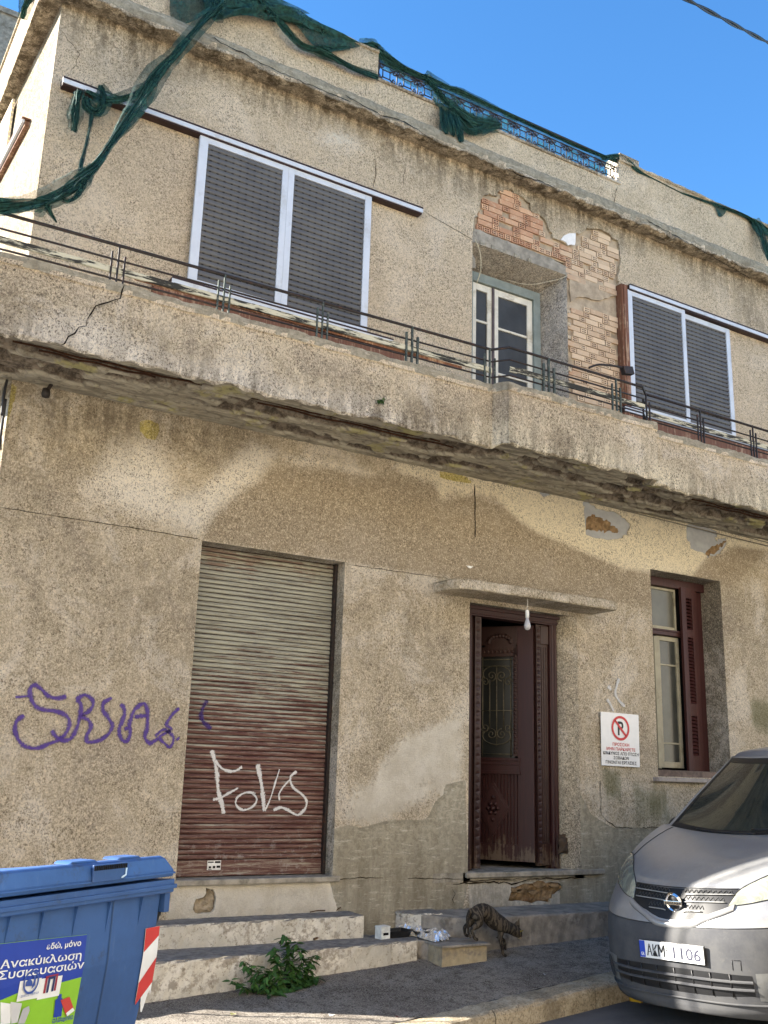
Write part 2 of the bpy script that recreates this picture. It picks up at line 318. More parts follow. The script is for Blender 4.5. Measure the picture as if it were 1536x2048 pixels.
def wall_masks(X, Z):
    A = np.zeros(X.shape+(4,)); B = np.zeros(X.shape+(4,)); jx = np.sin(X*7.1+Z*3)*.02
    m = lambda poly, s=.15: mask(X+jx, Z, poly, s)
    A[..., 0] = np.maximum.reduce([  # pale plaster; the scallops under the balcony paint in reflected sunlight
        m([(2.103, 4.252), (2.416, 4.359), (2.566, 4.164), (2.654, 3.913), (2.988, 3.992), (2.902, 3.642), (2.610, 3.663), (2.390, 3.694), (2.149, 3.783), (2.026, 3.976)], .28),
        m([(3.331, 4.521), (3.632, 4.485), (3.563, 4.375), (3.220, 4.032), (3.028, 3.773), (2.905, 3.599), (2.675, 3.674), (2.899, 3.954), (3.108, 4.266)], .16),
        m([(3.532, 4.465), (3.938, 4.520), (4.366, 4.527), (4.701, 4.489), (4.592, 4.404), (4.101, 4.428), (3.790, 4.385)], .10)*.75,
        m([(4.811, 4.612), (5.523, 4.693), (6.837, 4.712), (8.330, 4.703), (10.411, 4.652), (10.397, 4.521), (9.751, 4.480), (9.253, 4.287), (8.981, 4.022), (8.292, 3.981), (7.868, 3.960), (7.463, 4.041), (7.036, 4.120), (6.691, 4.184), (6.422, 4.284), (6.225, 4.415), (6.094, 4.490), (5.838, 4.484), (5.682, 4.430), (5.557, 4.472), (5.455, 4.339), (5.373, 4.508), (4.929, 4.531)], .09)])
    A[..., 0] = np.maximum(A[..., 0], .62*m([(5.495, 6.549), (3.644, 7.890), (4.207, 8.174), (4.456, 7.972), (4.107, 7.779), (3.766, 7.707)], .25))  # spot of reflected light under the cornice, painted paler
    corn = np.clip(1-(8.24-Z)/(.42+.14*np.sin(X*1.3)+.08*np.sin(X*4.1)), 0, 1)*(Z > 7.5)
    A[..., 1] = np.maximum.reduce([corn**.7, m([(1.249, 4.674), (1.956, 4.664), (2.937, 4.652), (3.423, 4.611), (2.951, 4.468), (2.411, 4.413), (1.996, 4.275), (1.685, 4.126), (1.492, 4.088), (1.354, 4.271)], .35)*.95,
        m([(1.341, 4.059), (1.525, 4.137), (1.634, 3.697), (1.520, 3.514), (1.366, 3.530)], .3)*.45, m([(1.883, 3.405), (2.335, 3.387), (2.533, 3.076), (2.143, 2.827), (1.801, 3.069)], .5)*.45,
        m([(6.838, 4.797), (8.256, 4.811), (9.075, 4.763), (8.567, 4.621), (7.558, 4.664)], .15)*.5, m([(2.732, 3.015), (2.933, 3.253), (2.943, 1.804), (2.851, 1.880)], .25)*.35,
        m([(7.104, 1.274), (8.148, 1.278), (8.116, 0.680), (7.025, 0.706)], .3)*.35, np.clip(1-(Z-.75)/.7, 0, 1)*.55*(X > 4.4), m([(1.538, 3.355), (2.938, 3.472), (2.972, 2.495), (2.607, 2.264), (1.764, 2.708)], .5)*.40, m([(4.419, 3.301), (5.544, 3.335), (5.554, 2.653), (4.553, 2.621)], .4)*.42,
        m([(9.416, 8.240), (10.755, 8.353), (10.645, 7.291), (10.287, 7.270), (9.950, 7.823)], .3)*.55])
    A[..., 2] = np.maximum.reduce([m([(4.332, 1.181), (4.459, 1.222), (4.611, 1.202), (4.919, 1.266), (5.296, 1.267), (5.392, 1.445), (5.486, 1.491), (5.502, 1.581), (5.771, 1.633), (5.780, 0.715), (5.592, 0.145), (4.553, 0.203), (4.353, 0.751)], .05),
        m([(7.046, 1.613), (7.177, 1.517), (7.307, 1.333), (7.441, 1.275), (7.631, 1.202), (8.144, 1.202), (10.226, 1.202), (10.084, -0.106), (6.883, 0.073), (6.921, 1.273)], .05),
        m([(5.828, 7.675), (6.161, 7.537), (7.108, 7.393), (7.121, 7.313), (5.783, 7.340)], .03)])
    A[..., 3] = np.maximum.reduce([m([(7.494, 1.823), (7.740, 1.805), (7.795, 1.427), (7.551, 1.474)], .12)*.8, m([(7.890, 1.630), (8.467, 1.642), (8.517, 1.228), (8.000, 1.227)], .25)*.8, m([(9.847, 2.635), (10.203, 2.658), (10.160, 2.247), (9.863, 2.348)], .15)*.9])
    B[..., 0] = np.maximum.reduce([m([(2.360, 4.483), (2.948, 4.514), (2.874, 4.268), (2.436, 4.140)], .2)*.5, m([(7.564, 7.141), (8.081, 7.960), (7.914, 5.963)], .2)*.3, m([(5.700, 5.688), (6.026, 5.822), (6.028, 5.257), (5.704, 5.244)], .2)*.3])
    B[..., 1] = np.maximum.reduce([m([(4.436, 0.648), (4.531, 0.726), (4.911, 0.724), (4.967, 0.590), (5.053, 0.339), (4.497, 0.365)], .06), m([(5.233, 0.497), (5.312, 0.557), (5.394, 0.533), (5.413, 0.364), (5.209, 0.373)], .05),
        m([(4.494, 1.561), (5.344, 1.623), (5.565, 1.902), (5.738, 2.002), (5.742, 1.632), (5.292, 1.444), (4.919, 1.266), (4.610, 1.223)], .2)*.9, m([(5.485, 1.581), (5.742, 1.632), (5.762, 0.825), (5.724, 0.695), (5.528, 0.700), (5.470, 0.830), (5.394, 1.356)], .05), m([(5.003, 2.016), (5.735, 2.284), (5.742, 1.632), (5.345, 1.578), (4.815, 1.266), (4.459, 1.222), (4.450, 1.432), (4.698, 1.608)], .2)*.85, m([(1.969, 1.546), (2.774, 1.798), (2.883, 1.031), (1.951, 1.041)], .5)*.42, m([(3.864, 8.007), (4.149, 8.150), (4.335, 7.985), (4.106, 7.808)], .15)*.6,  # last polygon whitens the same reflected-light spot under the cornice
        m([(7.261, 2.067), (7.454, 1.671), (7.859, 1.277), (8.295, 1.278), (7.441, 1.275), (7.109, 1.468)], .15)*.5, m([(5.780, 0.715), (7.557, 0.717), (7.547, 0.447), (5.782, 0.498)], .06)*.9,
        m([(2.923, 0.806), (4.379, 0.803), (4.492, 0.485), (2.888, 0.513)], .05), m([(1.274, 3.676), (1.501, 3.674), (1.592, 2.885), (1.396, 2.671)], .4)*.3])
    B[..., 2] = np.maximum.reduce([m([(2.288, 4.504), (2.381, 4.542), (2.482, 4.509), (2.479, 4.436), (2.442, 4.365), (2.362, 4.367), (2.305, 4.418)], .025), m([(5.402, 4.623), (5.586, 4.646), (5.761, 4.614), (5.774, 4.574), (5.556, 4.556), (5.427, 4.565)], .02), m([(1.215, 4.602), (1.277, 4.595), (1.275, 4.423), (1.264, 4.252), (1.235, 4.246)], .04)])
    B[..., 3] = m([(3.639, 4.356), (3.222, 4.010), (3.051, 3.777), (2.950, 3.552), (3.689, 3.554), (4.408, 3.559), (5.540, 3.560), (6.817, 3.533), (8.269, 3.561), (9.707, 3.992), (10.359, 4.516), (9.749, 4.461), (9.252, 4.269), (8.980, 4.010), (7.867, 3.949), (7.035, 4.103), (6.691, 4.173), (6.225, 4.404), (5.838, 4.457), (5.455, 4.324), (5.344, 4.477), (4.702, 4.454), (4.101, 4.418)], .12)
    return A, B
def set_attr(me, name, arr):
    at = me.attributes.new(name, 'FLOAT_COLOR', 'POINT'); at.data.foreach_set('color', np.ascontiguousarray(arr.reshape(-1, 4), dtype=np.float32).ravel())
def carve_wall():
    X, Z = np.meshgrid(np.array(gx), np.array(gz), indexing='ij'); X = X.copy(); Z = Z.copy()
    holes = [jitter_poly(BRICK_POLY, .07, .02, 3), jitter_poly(HOLE1, .05, .01, 4), jitter_poly(HOLE2, .05, .01, 5), jitter_poly(HOLE3, .04, .008, 6), jitter_poly(HOLE4, .05, .008, 8), jitter_poly(HOLE5, .06, .012, 9), jitter_poly(HOLE6, .04, .006, 10)]
    inside = np.zeros((len(gx)-1, len(gz)-1), bool)
    for h in holes:
        hx = [p[0] for p in h]; hz = [p[1] for p in h]
        sel = (X > min(hx)-.1) & (X < max(hx)+.1) & (Z > min(hz)-.1) & (Z < max(hz)+.1)
        ii = np.argwhere(sel)
        for (i, j) in ii:           # pull nearby grid vertices onto the broken edge
            p = Vector((X[i, j], Z[i, j])); best = None
            for q in range(len(h)):
                a, b = Vector(h[q]), Vector(h[(q+1) % len(h)]); e = b-a; t = max(0, min(1, (p-a).dot(e)/max(e.length_squared, 1e-9))); c = a+e*t; d = (c-p).length
                if best is None or d < best[0]: best = (d, c)
            on_edge = any(abs(p.x-o[0]) < 1e-4 or abs(p.x-o[2]) < 1e-4 or abs(p.y-o[1]) < 1e-4 or abs(p.y-o[3]) < 1e-4 for o in OPEN)
            if best[0] < .022 and not on_edge: X[i, j], Z[i, j] = best[1].x, best[1].y
        cx = (X[:-1, :-1]+X[1:, 1:]+X[:-1, 1:]+X[1:, :-1])/4; cz = (Z[:-1, :-1]+Z[1:, 1:]+Z[:-1, 1:]+Z[1:, :-1])/4
        inside |= sd_poly(cx, cz, h) < 0
    cx = (X[:-1, :-1]+X[1:, 1:])/2; cz = (Z[:-1, :-1]+Z[1:, 1:])/2; op = np.zeros_like(inside)
    for o in OPEN: op |= (cx > o[0]) & (cx < o[2]) & (cz > o[1]) & (cz < o[3])
    Y = 8.0+.004*np.sin(X*2.1+1)*np.sin(Z*1.7)+.003*np.sin(X*5.3)*np.sin(Z*6.1)
    for c in [o[0] for o in OPEN]+[o[2] for o in OPEN]: Y = np.where(np.abs(X-c) < .05, 8.0, Y)
    nz = len(gz); vs = np.stack([X, Y, Z], -1).reshape(-1, 3); fs = [(i*nz+j, (i+1)*nz+j, (i+1)*nz+j+1, i*nz+j+1) for i in range(len(gx)-1) for j in range(nz-1) if not (inside[i, j] or op[i, j])]
    me = bpy.data.meshes.new('front_wall'); me.from_pydata([tuple(p) for p in vs], [], fs); me.materials.append(M_WALL)
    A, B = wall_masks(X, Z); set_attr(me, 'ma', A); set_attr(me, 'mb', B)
    bm = bmesh.new(); bm.from_mesh(me)
    ed = [e for e in bm.edges if e.is_boundary]; keep = []
    for e in ed:                    # thickness of the broken render
        c = (e.verts[0].co+e.verts[1].co)/2
        near = any(o[0]-.01 <= c.x <= o[2]+.01 and o[1]-.01 <= c.z <= o[3]+.01 for o in OPEN)
        if not near and X0+.02 < c.x < X1-.02 and -.2 < c.z < ZT-.02: keep.append(e)
    r = bmesh.ops.extrude_edge_only(bm, edges=keep); bmesh.ops.translate(bm, vec=(0, .035, 0), verts=[v for v in r['geom'] if isinstance(v, bmesh.types.BMVert)])
    bmesh.ops.delete(bm, geom=[v for v in bm.verts if not v.link_faces], context='VERTS'); bm.to_mesh(me); bm.free()
    me.polygons.foreach_set('use_smooth', [False]*len(me.polygons))
    return link_mesh('front_wall', me, HOUSE)
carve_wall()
# side wall and rear volume
def sx(y): return 1.25-.045*(y-8)
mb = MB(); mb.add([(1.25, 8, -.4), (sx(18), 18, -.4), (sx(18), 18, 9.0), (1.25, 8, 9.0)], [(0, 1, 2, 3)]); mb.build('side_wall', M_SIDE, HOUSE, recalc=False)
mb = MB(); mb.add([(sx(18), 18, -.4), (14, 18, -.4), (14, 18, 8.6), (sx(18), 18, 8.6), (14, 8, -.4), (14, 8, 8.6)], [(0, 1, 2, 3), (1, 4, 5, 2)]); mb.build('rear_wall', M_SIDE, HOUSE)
mb = MB(); mb.box((1.3, 8.03, 8.62), (13.98, 17.9, 8.72)); mb.build('roof', M_GREYC, HOUSE)
# cornice: cement band with ragged lower edge
def grid_strip(name, path, zprof, mat, parent, seg=.05, masks=None, noise=0.0):
    """path: list of plan points; zprof: list of (offset outwards, z, jitter)"""
    P = [Vector((p[0], p[1], 0)) for p in path]; pts = [P[0]]
    for a, b in zip(P, P[1:]):
        n = max(1, int((b-a).length/seg)); pts += [a.lerp(b, (k+1)/n) for k in range(n)]
    vs = []; L = 0; S = []
    for i, p in enumerate(pts):
        t = (pts[min(i+1, len(pts)-1)]-pts[max(i-1, 0)]).normalized(); nrm = Vector((t.y, -t.x, 0))
        for (o, z, j) in zprof:
            w = (j if p.x > 1.2 or p.y < 7.9 else j*.25)*(math.sin(p.x*9.3+z*3)*.5+math.sin(p.x*23.7)*.3+RNG.uniform(-.6, .6))
            vs.append((p.x+nrm.x*(o+w*.5), p.y+nrm.y*(o+w*.5), z+w))
    k = len(zprof); mb = MB(); mb.add(vs, [(i*k+j, (i+1)*k+j, (i+1)*k+j+1, i*k+j+1) for i in range(len(pts)-1) for j in range(k-1)])
    o = mb.build(name, mat, parent, recalc=False)
    if masks:
        V = np.array(vs); A, B = masks(V[:, 0], V[:, 1], V[:, 2]); set_attr(o.data, 'ma', A); set_attr(o.data, 'mb', B)
    return o
def corn_masks(x, y, z):
    A = np.zeros((len(x), 4)); B = np.zeros((len(x), 4)); d = z-8.24
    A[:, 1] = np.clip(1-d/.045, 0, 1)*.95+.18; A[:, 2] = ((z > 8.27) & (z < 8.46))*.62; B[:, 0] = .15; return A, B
cpath = [(1.00, 18), (1.06, 8.0-.02), (1.14, 7.86), (1.25, 7.80), (14, 7.80)]
M_CORN = stucco('stucco_cornice', (.40,.36,.29), (.48,.43,.35), 50, (.09,.075,.055))
grid_strip('cornice', cpath, [(-.20, 8.26, .01), (-.06, 8.235, .018), (-.005, 8.245, .02), (.0, 8.28, .012), (.004, 8.33, .004), (.0, 8.385, .006), (-.02, 8.41, .006), (-.16, 8.44, .0)], M_CORN, HOUSE, .05, corn_masks)
def par_masks(x, y, z):
    A = np.zeros((len(x), 4)); B = np.zeros((len(x), 4)); A[:, 1] = np.clip(1-(9.17-z)/.10, 0, 1)*.55+np.clip(1-(z-8.42)/.1, 0, 1)*.3+.06
    A[:, 2] = np.clip(1-(z-8.42)/.16, 0, 1)*.7; return A, B
M_PAR = stucco('stucco_parapet', (.50,.42,.31), (.58,.50,.38), 52, (.16,.13,.09))
PP = [(-.0, 8.43, .0), (.0, 8.50, .0), (.0, 8.6, .004), (.0, 8.7, .0), (.0, 8.80, .002), (-.004, 8.815, .004)]
PT = [(-.03, 8.79, .0), (-.004, 8.80, .0), (.0, 8.92, .003), (.0, 9.02, .0), (.0, 9.13, .0), (.02, 9.14, .003), (.02, 9.165, .006), (.0, 9.175, .0), (-.2, 9.18, .0)]
sp = [(1.0, 18), (1.13, 8.12), (1.25, 7.95), (14, 7.95)]
grid_strip('parapet', sp, PP, M_PAR, HOUSE, .06, par_masks)
grid_strip('parapet', [(1.0, 18), (1.13, 8.12), (1.25, 7.95), (4.49, 7.95)], PT, M_PAR, HOUSE, .06, par_masks)
grid_strip('parapet', [(7.97, 7.95), (14, 7.95)], PT, M_PAR, HOUSE, .06, par_masks)
mb = MB(); mb.box((4.40, 7.955, 8.80), (4.49, 8.15, 9.17)); mb.box((7.97, 7.955, 8.80), (8.06, 8.15, 9.17)); mb.box((4.47, 7.93, 8.80), (7.99, 8.16, 8.835)); mb.box((7.99, 7.94, 9.16), (8.32, 8.2, 9.26)); mb.build('parapet_cap', M_SIDE, HOUSE, .008)
# balcony
bpath = [(.82, 9.2), (.82, 7.0), (5.30, 7.0), (5.375, 6.85), (7.27, 6.85), (7.36, 7.0), (14, 7.0)]
def bal_masks(x, y, z):
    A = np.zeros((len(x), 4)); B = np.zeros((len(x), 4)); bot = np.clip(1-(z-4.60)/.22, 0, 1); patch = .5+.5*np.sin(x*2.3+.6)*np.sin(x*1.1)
    h2_ = np.clip(1-(z-4.60)/.34, 0, 1); A[:, 1] = np.clip(h2_*(.35+.85*patch), 0, 1)+.08; A[:, 0] = np.clip(.62*h2_+.25*(1-patch)+.12*np.sin(x*5.1), 0, 1); A[:, 2] = (z > 5.125)*.62; A[:, 1] = np.maximum(A[:, 1], .55*((x > 5.285) & (x < 5.38)))  # chamfer face of the bump coloured darker to paint in its shading
    B[:, 0] = np.clip(1-np.abs(z-5.08)/.06, 0, 1)*.45; return A, B
bz = [(-.05, 4.612, .008), (-.012, 4.594, .022), (.0, 4.605, .018)]+[(.0, 4.61+.04*k, .0) for k in range(1, 13)]+[(.0, 5.115, .002), (.012, 5.125, .006), (.012, 5.17, .004), (.008, 5.205, .008), (-.02, 5.213, .004), (-.12, 5.213, .0), (-.13, 5.15, 0), (-.13, 4.87, 0)]
grid_strip('balcony_parapet', bpath, bz, M_UP, HOUSE, .05, bal_masks)
mb = MB(); mb.prism([(.84, 9.2), (.84, 7.1), (14, 7.1), (14, 8.0), (1.25, 8.0), (sx(9.2), 9.2)], 4.80, 4.87, 'z'); mb.build('balcony_floor', M_GREYC, HOUSE)
# spalled soffit with broken layers
def soffit():
    xs_ = np.arange(.83, 14.01, .05); n_ = 27; vs = []
    from mathutils import noise as nz_
    for x in xs_:
        yf = 6.89 if 5.36 < x < 7.3 else 7.01
        for j in range(n_):
            y = yf+(8.0-yf)*j/(n_-1); z = 4.615+.02*(y-7)
            q = nz_.noise(Vector((x*1.1, y*4.2, 3.3)))+.45*nz_.noise(Vector((x*4, y*11, 1)))
            d = 0
            if .12 < y-yf < .88: d = .04*(q > .02)+.05*(q > .24)
            for (xa, xb, ya, yb) in ((1.0, 2.5, 7.15, 7.35), (3.0, 5.0, 7.2, 7.42), (8.2, 9.8, 7.15, 7.4)):
                if xa+q*.4 < x < xb+q*.4 and ya < y+q*.05 < yb: d = .07
            vs.append((x, y, z+d+RNG.uniform(-.004, .004)))
    mb = MB(); mb.add(vs, [(i*n_+j, i*n_+j+1, (i+1)*n_+j+1, (i+1)*n_+j) for i in range(len(xs_)-1) for j in range(n_-1)]); mb.build('balcony_soffit', M_SOF, HOUSE, recalc=False)
    mb = MB(); mb.prism([(.83, 9.2), (.83, 7.99), (1.25, 8.01), (sx(9.2), 9.2)], 4.62, 4.70, 'z'); mb.build('balcony_soffit', M_SOF, HOUSE)
soffit()
M_RUST = plain('rusty_rebar', (.06,.028,.015), .9, .2, .2, .4, 20, .5, 90)
for (xa, xb, yy) in ((1.1, 2.6, 7.24), (1.3, 2.2, 7.30), (2.9, 4.9, 7.27), (3.1, 5.1, 7.34), (3.4, 4.7, 7.21), (8.2, 9.9, 7.26), (8.5, 9.6, 7.33)):
    mb = MB(); mb.tube([(xa+(xb-xa)*k/12, yy+.006*math.sin(k*2.1), 4.645+.006*math.sin(k*1.3)) for k in range(13)], .008, 6); mb.build('reinforcing_bar', M_RUST, HOUSE)
# backing behind broken render
mb = MB(); mb.box((5.6, 8.034, 4.7), (5.782, 8.10, 8.23)); mb.box((7.131, 8.034, 4.7), (8.25, 8.10, 8.23)); mb.box((5.782, 8.034, 7.50), (7.131, 8.10, 8.23)); mb.build('mortar_bed', M_MORTAR, HOUSE)
mb = MB(); lint = [(5.72, 7.334), (7.19, 7.334), (7.17, 7.44), (6.9, 7.49), (5.90, 7.515), (5.70, 7.50)]
mb.prism(jitter_poly(lint, .06, .008, 2), 8.012, 8.09, 'y'); mb.build('lintel', M_GREYC, HOUSE, .006)
mb = MB(); mb.prism(jitter_poly([(7.199, 7.369), (7.494, 7.406), (7.853, 7.408), (7.938, 7.314), (7.684, 7.175), (7.331, 7.125), (7.191, 7.034)], .05, .012, 5), 8.012, 8.05, 'y'); mb.build('mortar_smear', M_MORTAR, HOUSE)
for nm, pl, mt, dy in (('grey_render_patch', HOLE1, M_CEMENT, .012), ('grey_render_patch', HOLE2, M_CEMENT, .012), ('grey_render_patch', HOLE3, M_CEMENT, .01)):
    P = [Vector(p) for p in pl]; c = sum(P, Vector((0, 0)))/len(P); q = [tuple(c+(p-c)*1.08) for p in P]
    mb = MB(); mb.prism(q, 8.0+dy, 8.06, 'y'); mb.build(nm, mt, HOUSE)
def rough_slab(name, poly, y, mat, amp=.014, seed=1, step=.03):
    xs_ = [p[0] for p in poly]; zs_ = [p[1] for p in poly]; X, Z = np.meshgrid(np.arange(min(xs_), max(xs_)+step, step), np.arange(min(zs_), max(zs_)+step, step), indexing='ij')
    r = np.random.default_rng(seed); Y = y+r.uniform(-amp, amp, X.shape); X = X+r.uniform(-.3, .3, X.shape)*step; Z = Z+r.uniform(-.3, .3, Z.shape)*step
    s_ = sd_poly(X, Z, poly); Y = np.where(s_ > -.012, y+.03, Y); n = X.shape[1]; vs = np.stack([X, Y, Z], -1).reshape(-1, 3)
    fs = [(i*n+j, (i+1)*n+j, (i+1)*n+j+1, i*n+j+1) for i in range(X.shape[0]-1) for j in range(n-1) if min(s_[i, j], s_[i+1, j], s_[i+1, j+1], s_[i, j+1]) < .01]
    mb = MB(); mb.add(vs, fs); return mb.build(name, mat, HOUSE, recalc=False)
rough_slab('exposed_stone', STONE1, 8.002, M_STONE, .010, 3); rough_slab('exposed_stone', STONE2, 8.002, M_STONE, .010, 4)
for k, hh in enumerate((HOLE4, HOLE5, HOLE6)):
    P = [Vector(p) for p in hh]; c = sum(P, Vector((0, 0)))/len(P)
    rough_slab('exposed_rubble', [tuple(c+(p-c)*1.12) for p in P], 8.024, [plain('grey_rubble', (.30,.25,.18), .95, 0, .1, .35, 12, 1, 40, (.12,.09,.06)), M_STONE, plain('hollow_brown', (.06,.04,.025), .95)][k], (.012, .012, .004)[k], 7+k)
# stones in the broken plinth under the door
sr = random.Random(5)
for k in range(16):
    cx_ = sr.uniform(6.05, 7.0); cz_ = sr.uniform(.55, .72); w_ = sr.uniform(.05, .10); h_ = sr.uniform(.02, .04); mb = MB()
    pl = [(cx_+w_*math.cos(a)*sr.uniform(.8, 1.1), cz_+h_*math.sin(a)*sr.uniform(.8, 1.1)) for a in np.linspace(0, 2*math.pi, 8)[:-1]]
    if sd_poly(np.array([cx_]), np.array([cz_]), HOLE5)[0] < -.01: mb.prism(pl, 8.0, 8.03, 'y'); mb.build('plinth_stone', M_STONE, HOUSE, .006)
mb = MB(); mb.prism([(7.043, 7.756), (7.084, 7.821), (7.166, 7.881), (7.273, 7.917), (7.266, 7.794), (7.253, 7.752), (7.193, 7.745), (7.152, 7.720), (7.123, 7.748), (7.073, 7.758)], 7.985, 8.0, 'y'); mb.build('plaster_chip', M_WHITEP, HOUSE)
# bricks
def brick_mesh(L, holes):
    H_, D_ = .0605, .045; mb = MB(); nx_, nz_ = (5, 5)
    if not holes:
        mb.box((-L/2, 0, -H_/2), (L/2, D_, H_/2)); me = mb
    else:
        # face with six square holes (3 x 2)
        xe = [-L/2, -.30*L, -.17*L, -.065*L, .065*L, .17*L, .30*L, L/2]; ze = [-H_/2, -.34*H_, -.08*H_, .08*H_, .34*H_, H_/2]
        for i in range(7):
            for j in range(5):
                hole = i in (1, 3, 5) and j in (1, 3); y = .02 if hole else 0
                a, b, c, d = xe[i], xe[i+1], ze[j], ze[j+1]
                mb.add([(a, y, c), (b, y, c), (b, y, d), (a, y, d)], [(0, 1, 2, 3)], 1 if hole else 0)
                if hole: mb.add([(a, 0, c), (b, 0, c), (b, 0, d), (a, 0, d), (a, y, c), (b, y, c), (b, y, d), (a, y, d)], [(0, 4, 5, 1), (1, 5, 6, 2), (2, 6, 7, 3), (3, 7, 4, 0)], 1)
        mb.add([(-L/2, 0, -H_/2), (L/2, 0, -H_/2), (L/2, 0, H_/2), (-L/2, 0, H_/2), (-L/2, D_, -H_/2), (L/2, D_, -H_/2), (L/2, D_, H_/2), (-L/2, D_, H_/2)], [(0, 4, 5, 1), (2, 6, 7, 3), (1, 5, 6, 2), (3, 7, 4, 0)])
    return mb
def brick_mat():
    n = NT('hollow_clay_brick', .9, 0, .15); v = n.co(); oi = n.nd('ShaderNodeObjectInfo').outputs['Random']; p = n.sep(n.pos())
    left = n.mix(n.step(oi, .2, .9), (.42,.23,.14), (.56,.35,.22)); right = n.mix(n.step(oi, .1, .9), (.47,.34,.23), (.60,.46,.32))
    c = n.mix(n.step(n.math('ADD', p[0], n.math('MULTIPLY', oi, .5)), 6.9, 7.5), left, right)
    c = n.mix(n.math('MULTIPLY', n.step(n.noise(n.pos(), 14, 6, .8), .50, .68), .6), c, (.58,.48,.35)); n.color(c); n.bump(n.noise(n.pos(), 160, 3, .7), .5, .004); return n.m
M_BRICK = brick_mat(); M_BHOLE = plain('brick_hole', (.07,.035,.025), 1, 0, 0, .2)
BM = {}
for key, (L, h) in {'s': (.188, False), 'h': (.088, True)}.items():
    o = brick_mesh(L, h).build('brick', [M_BRICK, M_BHOLE]); BM[key] = o.data; bpy.data.objects.remove(o)
row = 0; z = 4.94; nb = 0; br = random.Random(12)
bp = [tuple(p) for p in BRICK_POLY]
lint_np = lint
while z < 8.15:
    x = 5.50+br.choice((0, .07, .15, .22)); k = br.randint(0, 1)
    while x < 8.25:
        solo = (7.50 < z < 7.60); kind = 'h' if (k % 2 or solo) else 's'; L = .088 if kind == 'h' else .188; cx_ = x+L/2
        pts_in = min(-sd_poly(np.array([cx_-L*.3, cx_+L*.3]), np.array([z, z]), bp)) > .012
        in_l = sd_poly(np.array([cx_]), np.array([z]), lint_np)[0] < .02; door = 5.70 < cx_ < 7.17 and z < 7.5
        smear = 7.15 < cx_ < 8.05 and 7.0 < z < 7.30
        if pts_in and not in_l and not door and not smear and br.random() > .04:
            link_mesh('brick', BM[kind], HOUSE, (cx_, 8.0+br.uniform(.006, .016), z+br.uniform(-.002, .002)), (0, br.uniform(-.01, .01), 0)); nb += 1
        x += L+.010; k += 1
    z += .0705; row += 1
print('bricks', nb)
# cracks and scored joints
def crack(pts, y=7.997, w=.006, name='crack', seed=0, mat=None, jit=.012, step=.05):
    r = random.Random(seed); P = []
    for a, b in zip(pts, pts[1:]):
        a, b = Vector(a), Vector(b); n = max(1, int((b-a).length/step))
        for k in range(n): p = a.lerp(b, k/n); P.append(Vector((p.x+r.uniform(-jit, jit), p.y+r.uniform(-jit, jit))))
    P.append(Vector(pts[-1])); vs = []
    for i, p in enumerate(P):
        t = (P[min(i+1, len(P)-1)]-P[max(i-1, 0)]).normalized(); nn = Vector((-t.y, t.x)); ww = w*r.uniform(.4, 1.1)*(0.3 if i in (0, len(P)-1) else 1)
        for s_ in (-1, 1): q = p+nn*ww*s_; vs.append((q.x, y, q.y))
    mb = MB(); mb.add(vs, [(2*i, 2*i+2, 2*i+3, 2*i+1) for i in range(len(P)-1)]); return mb.build(name, mat or M_CRACK, HOUSE)
crack([(1.286, 3.578), (2.342, 3.575), (2.931, 3.563)], 7.9945, .003, 'scored_joint', 1, jit=.003); crack([(4.382, 3.537), (5.510, 3.546)], 7.9945, .0022, 'scored_joint', 2, jit=.003)
crack([(5.156, 7.477), (5.783, 7.352)], 7.9945, .003, 'scored_joint', 3, jit=.003); crack([(5.831, 4.573), (5.842, 4.010)], 7.9945, .007, 'crack', 4, jit=.004)
crack([(4.507, 7.919), (4.537, 7.764), (4.503, 7.516)], 7.9945, .004, 'crack', 5, jit=.005); crack([(4.891, 7.925), (4.872, 7.695)], 7.9945, .003, 'crack', 6)
crack([(6.447, 7.790), (6.592, 7.774)], 7.9945, .003, 'crack', 8); crack([(7.454, 1.671), (7.456, 1.324), (7.645, 1.202), (8.071, 1.202), (8.366, 1.217)], 7.9945, .005, 'crack', 9, jit=.008)
crack([(4.352, 0.771), (4.628, 0.785), (5.723, 0.747)], 7.9945, .004, 'crack', 10, jit=.004); crack([(5.748, 0.707), (6.087, 0.711), (6.296, 0.693), (6.546, 0.726), (7.143, 0.726)], 7.9945, .007, 'crack', 11, jit=.008)
crack([(5.614, 0.700), (5.798, 0.723), (5.933, 0.726), (6.177, 0.731), (6.412, 0.729)], 7.9945, .006, 'crack', 12, jit=.006)
crack([(5.600, 0.672), (5.637, 0.615), (5.612, 0.576), (5.635, 0.525)], 7.9945, .004, 'crack', 13, jit=.006); crack([(1.262, 7.967), (1.457, 7.793), (1.394, 7.557)], 7.9945, .003, 'crack', 14)
def wpt(u): return u
crack([(1.793, 5.208), (1.774, 5.086), (1.694, 5.017), (1.604, 4.972), (1.582, 4.900), (1.551, 4.843), (1.548, 4.794), (1.496, 4.768), (1.484, 4.713), (1.437, 4.681), (1.415, 4.616), (1.389, 4.593)], 6.985, .0055, 'crack', 15, jit=.008)
crack([(6.822, 5.246), (6.802, 5.093), (6.761, 4.927), (6.797, 4.830), (6.794, 4.597)], 6.865, .006, 'crack', 16, jit=.008); crack([(5.867, 4.996), (5.867, 4.623)], 6.865, .004, 'crack', 17, jit=.005)
crack([(4.030, 8.322), (4.448, 8.256), (4.692, 8.295), (4.911, 8.261), (5.136, 8.209)], 7.785, .006, 'crack', 18, jit=.01); crack([(6.077, 8.223), (6.290, 8.224), (6.543, 8.252), (6.802, 8.242)], 7.785, .008, 'crack', 19, jit=.012)
crack([(7.915, 8.740), (7.876, 8.587), (7.847, 8.474)], 7.935, .005, 'crack', 20); crack([(4.349, 8.717), (4.344, 8.531)], 7.935, .003, 'crack', 21)
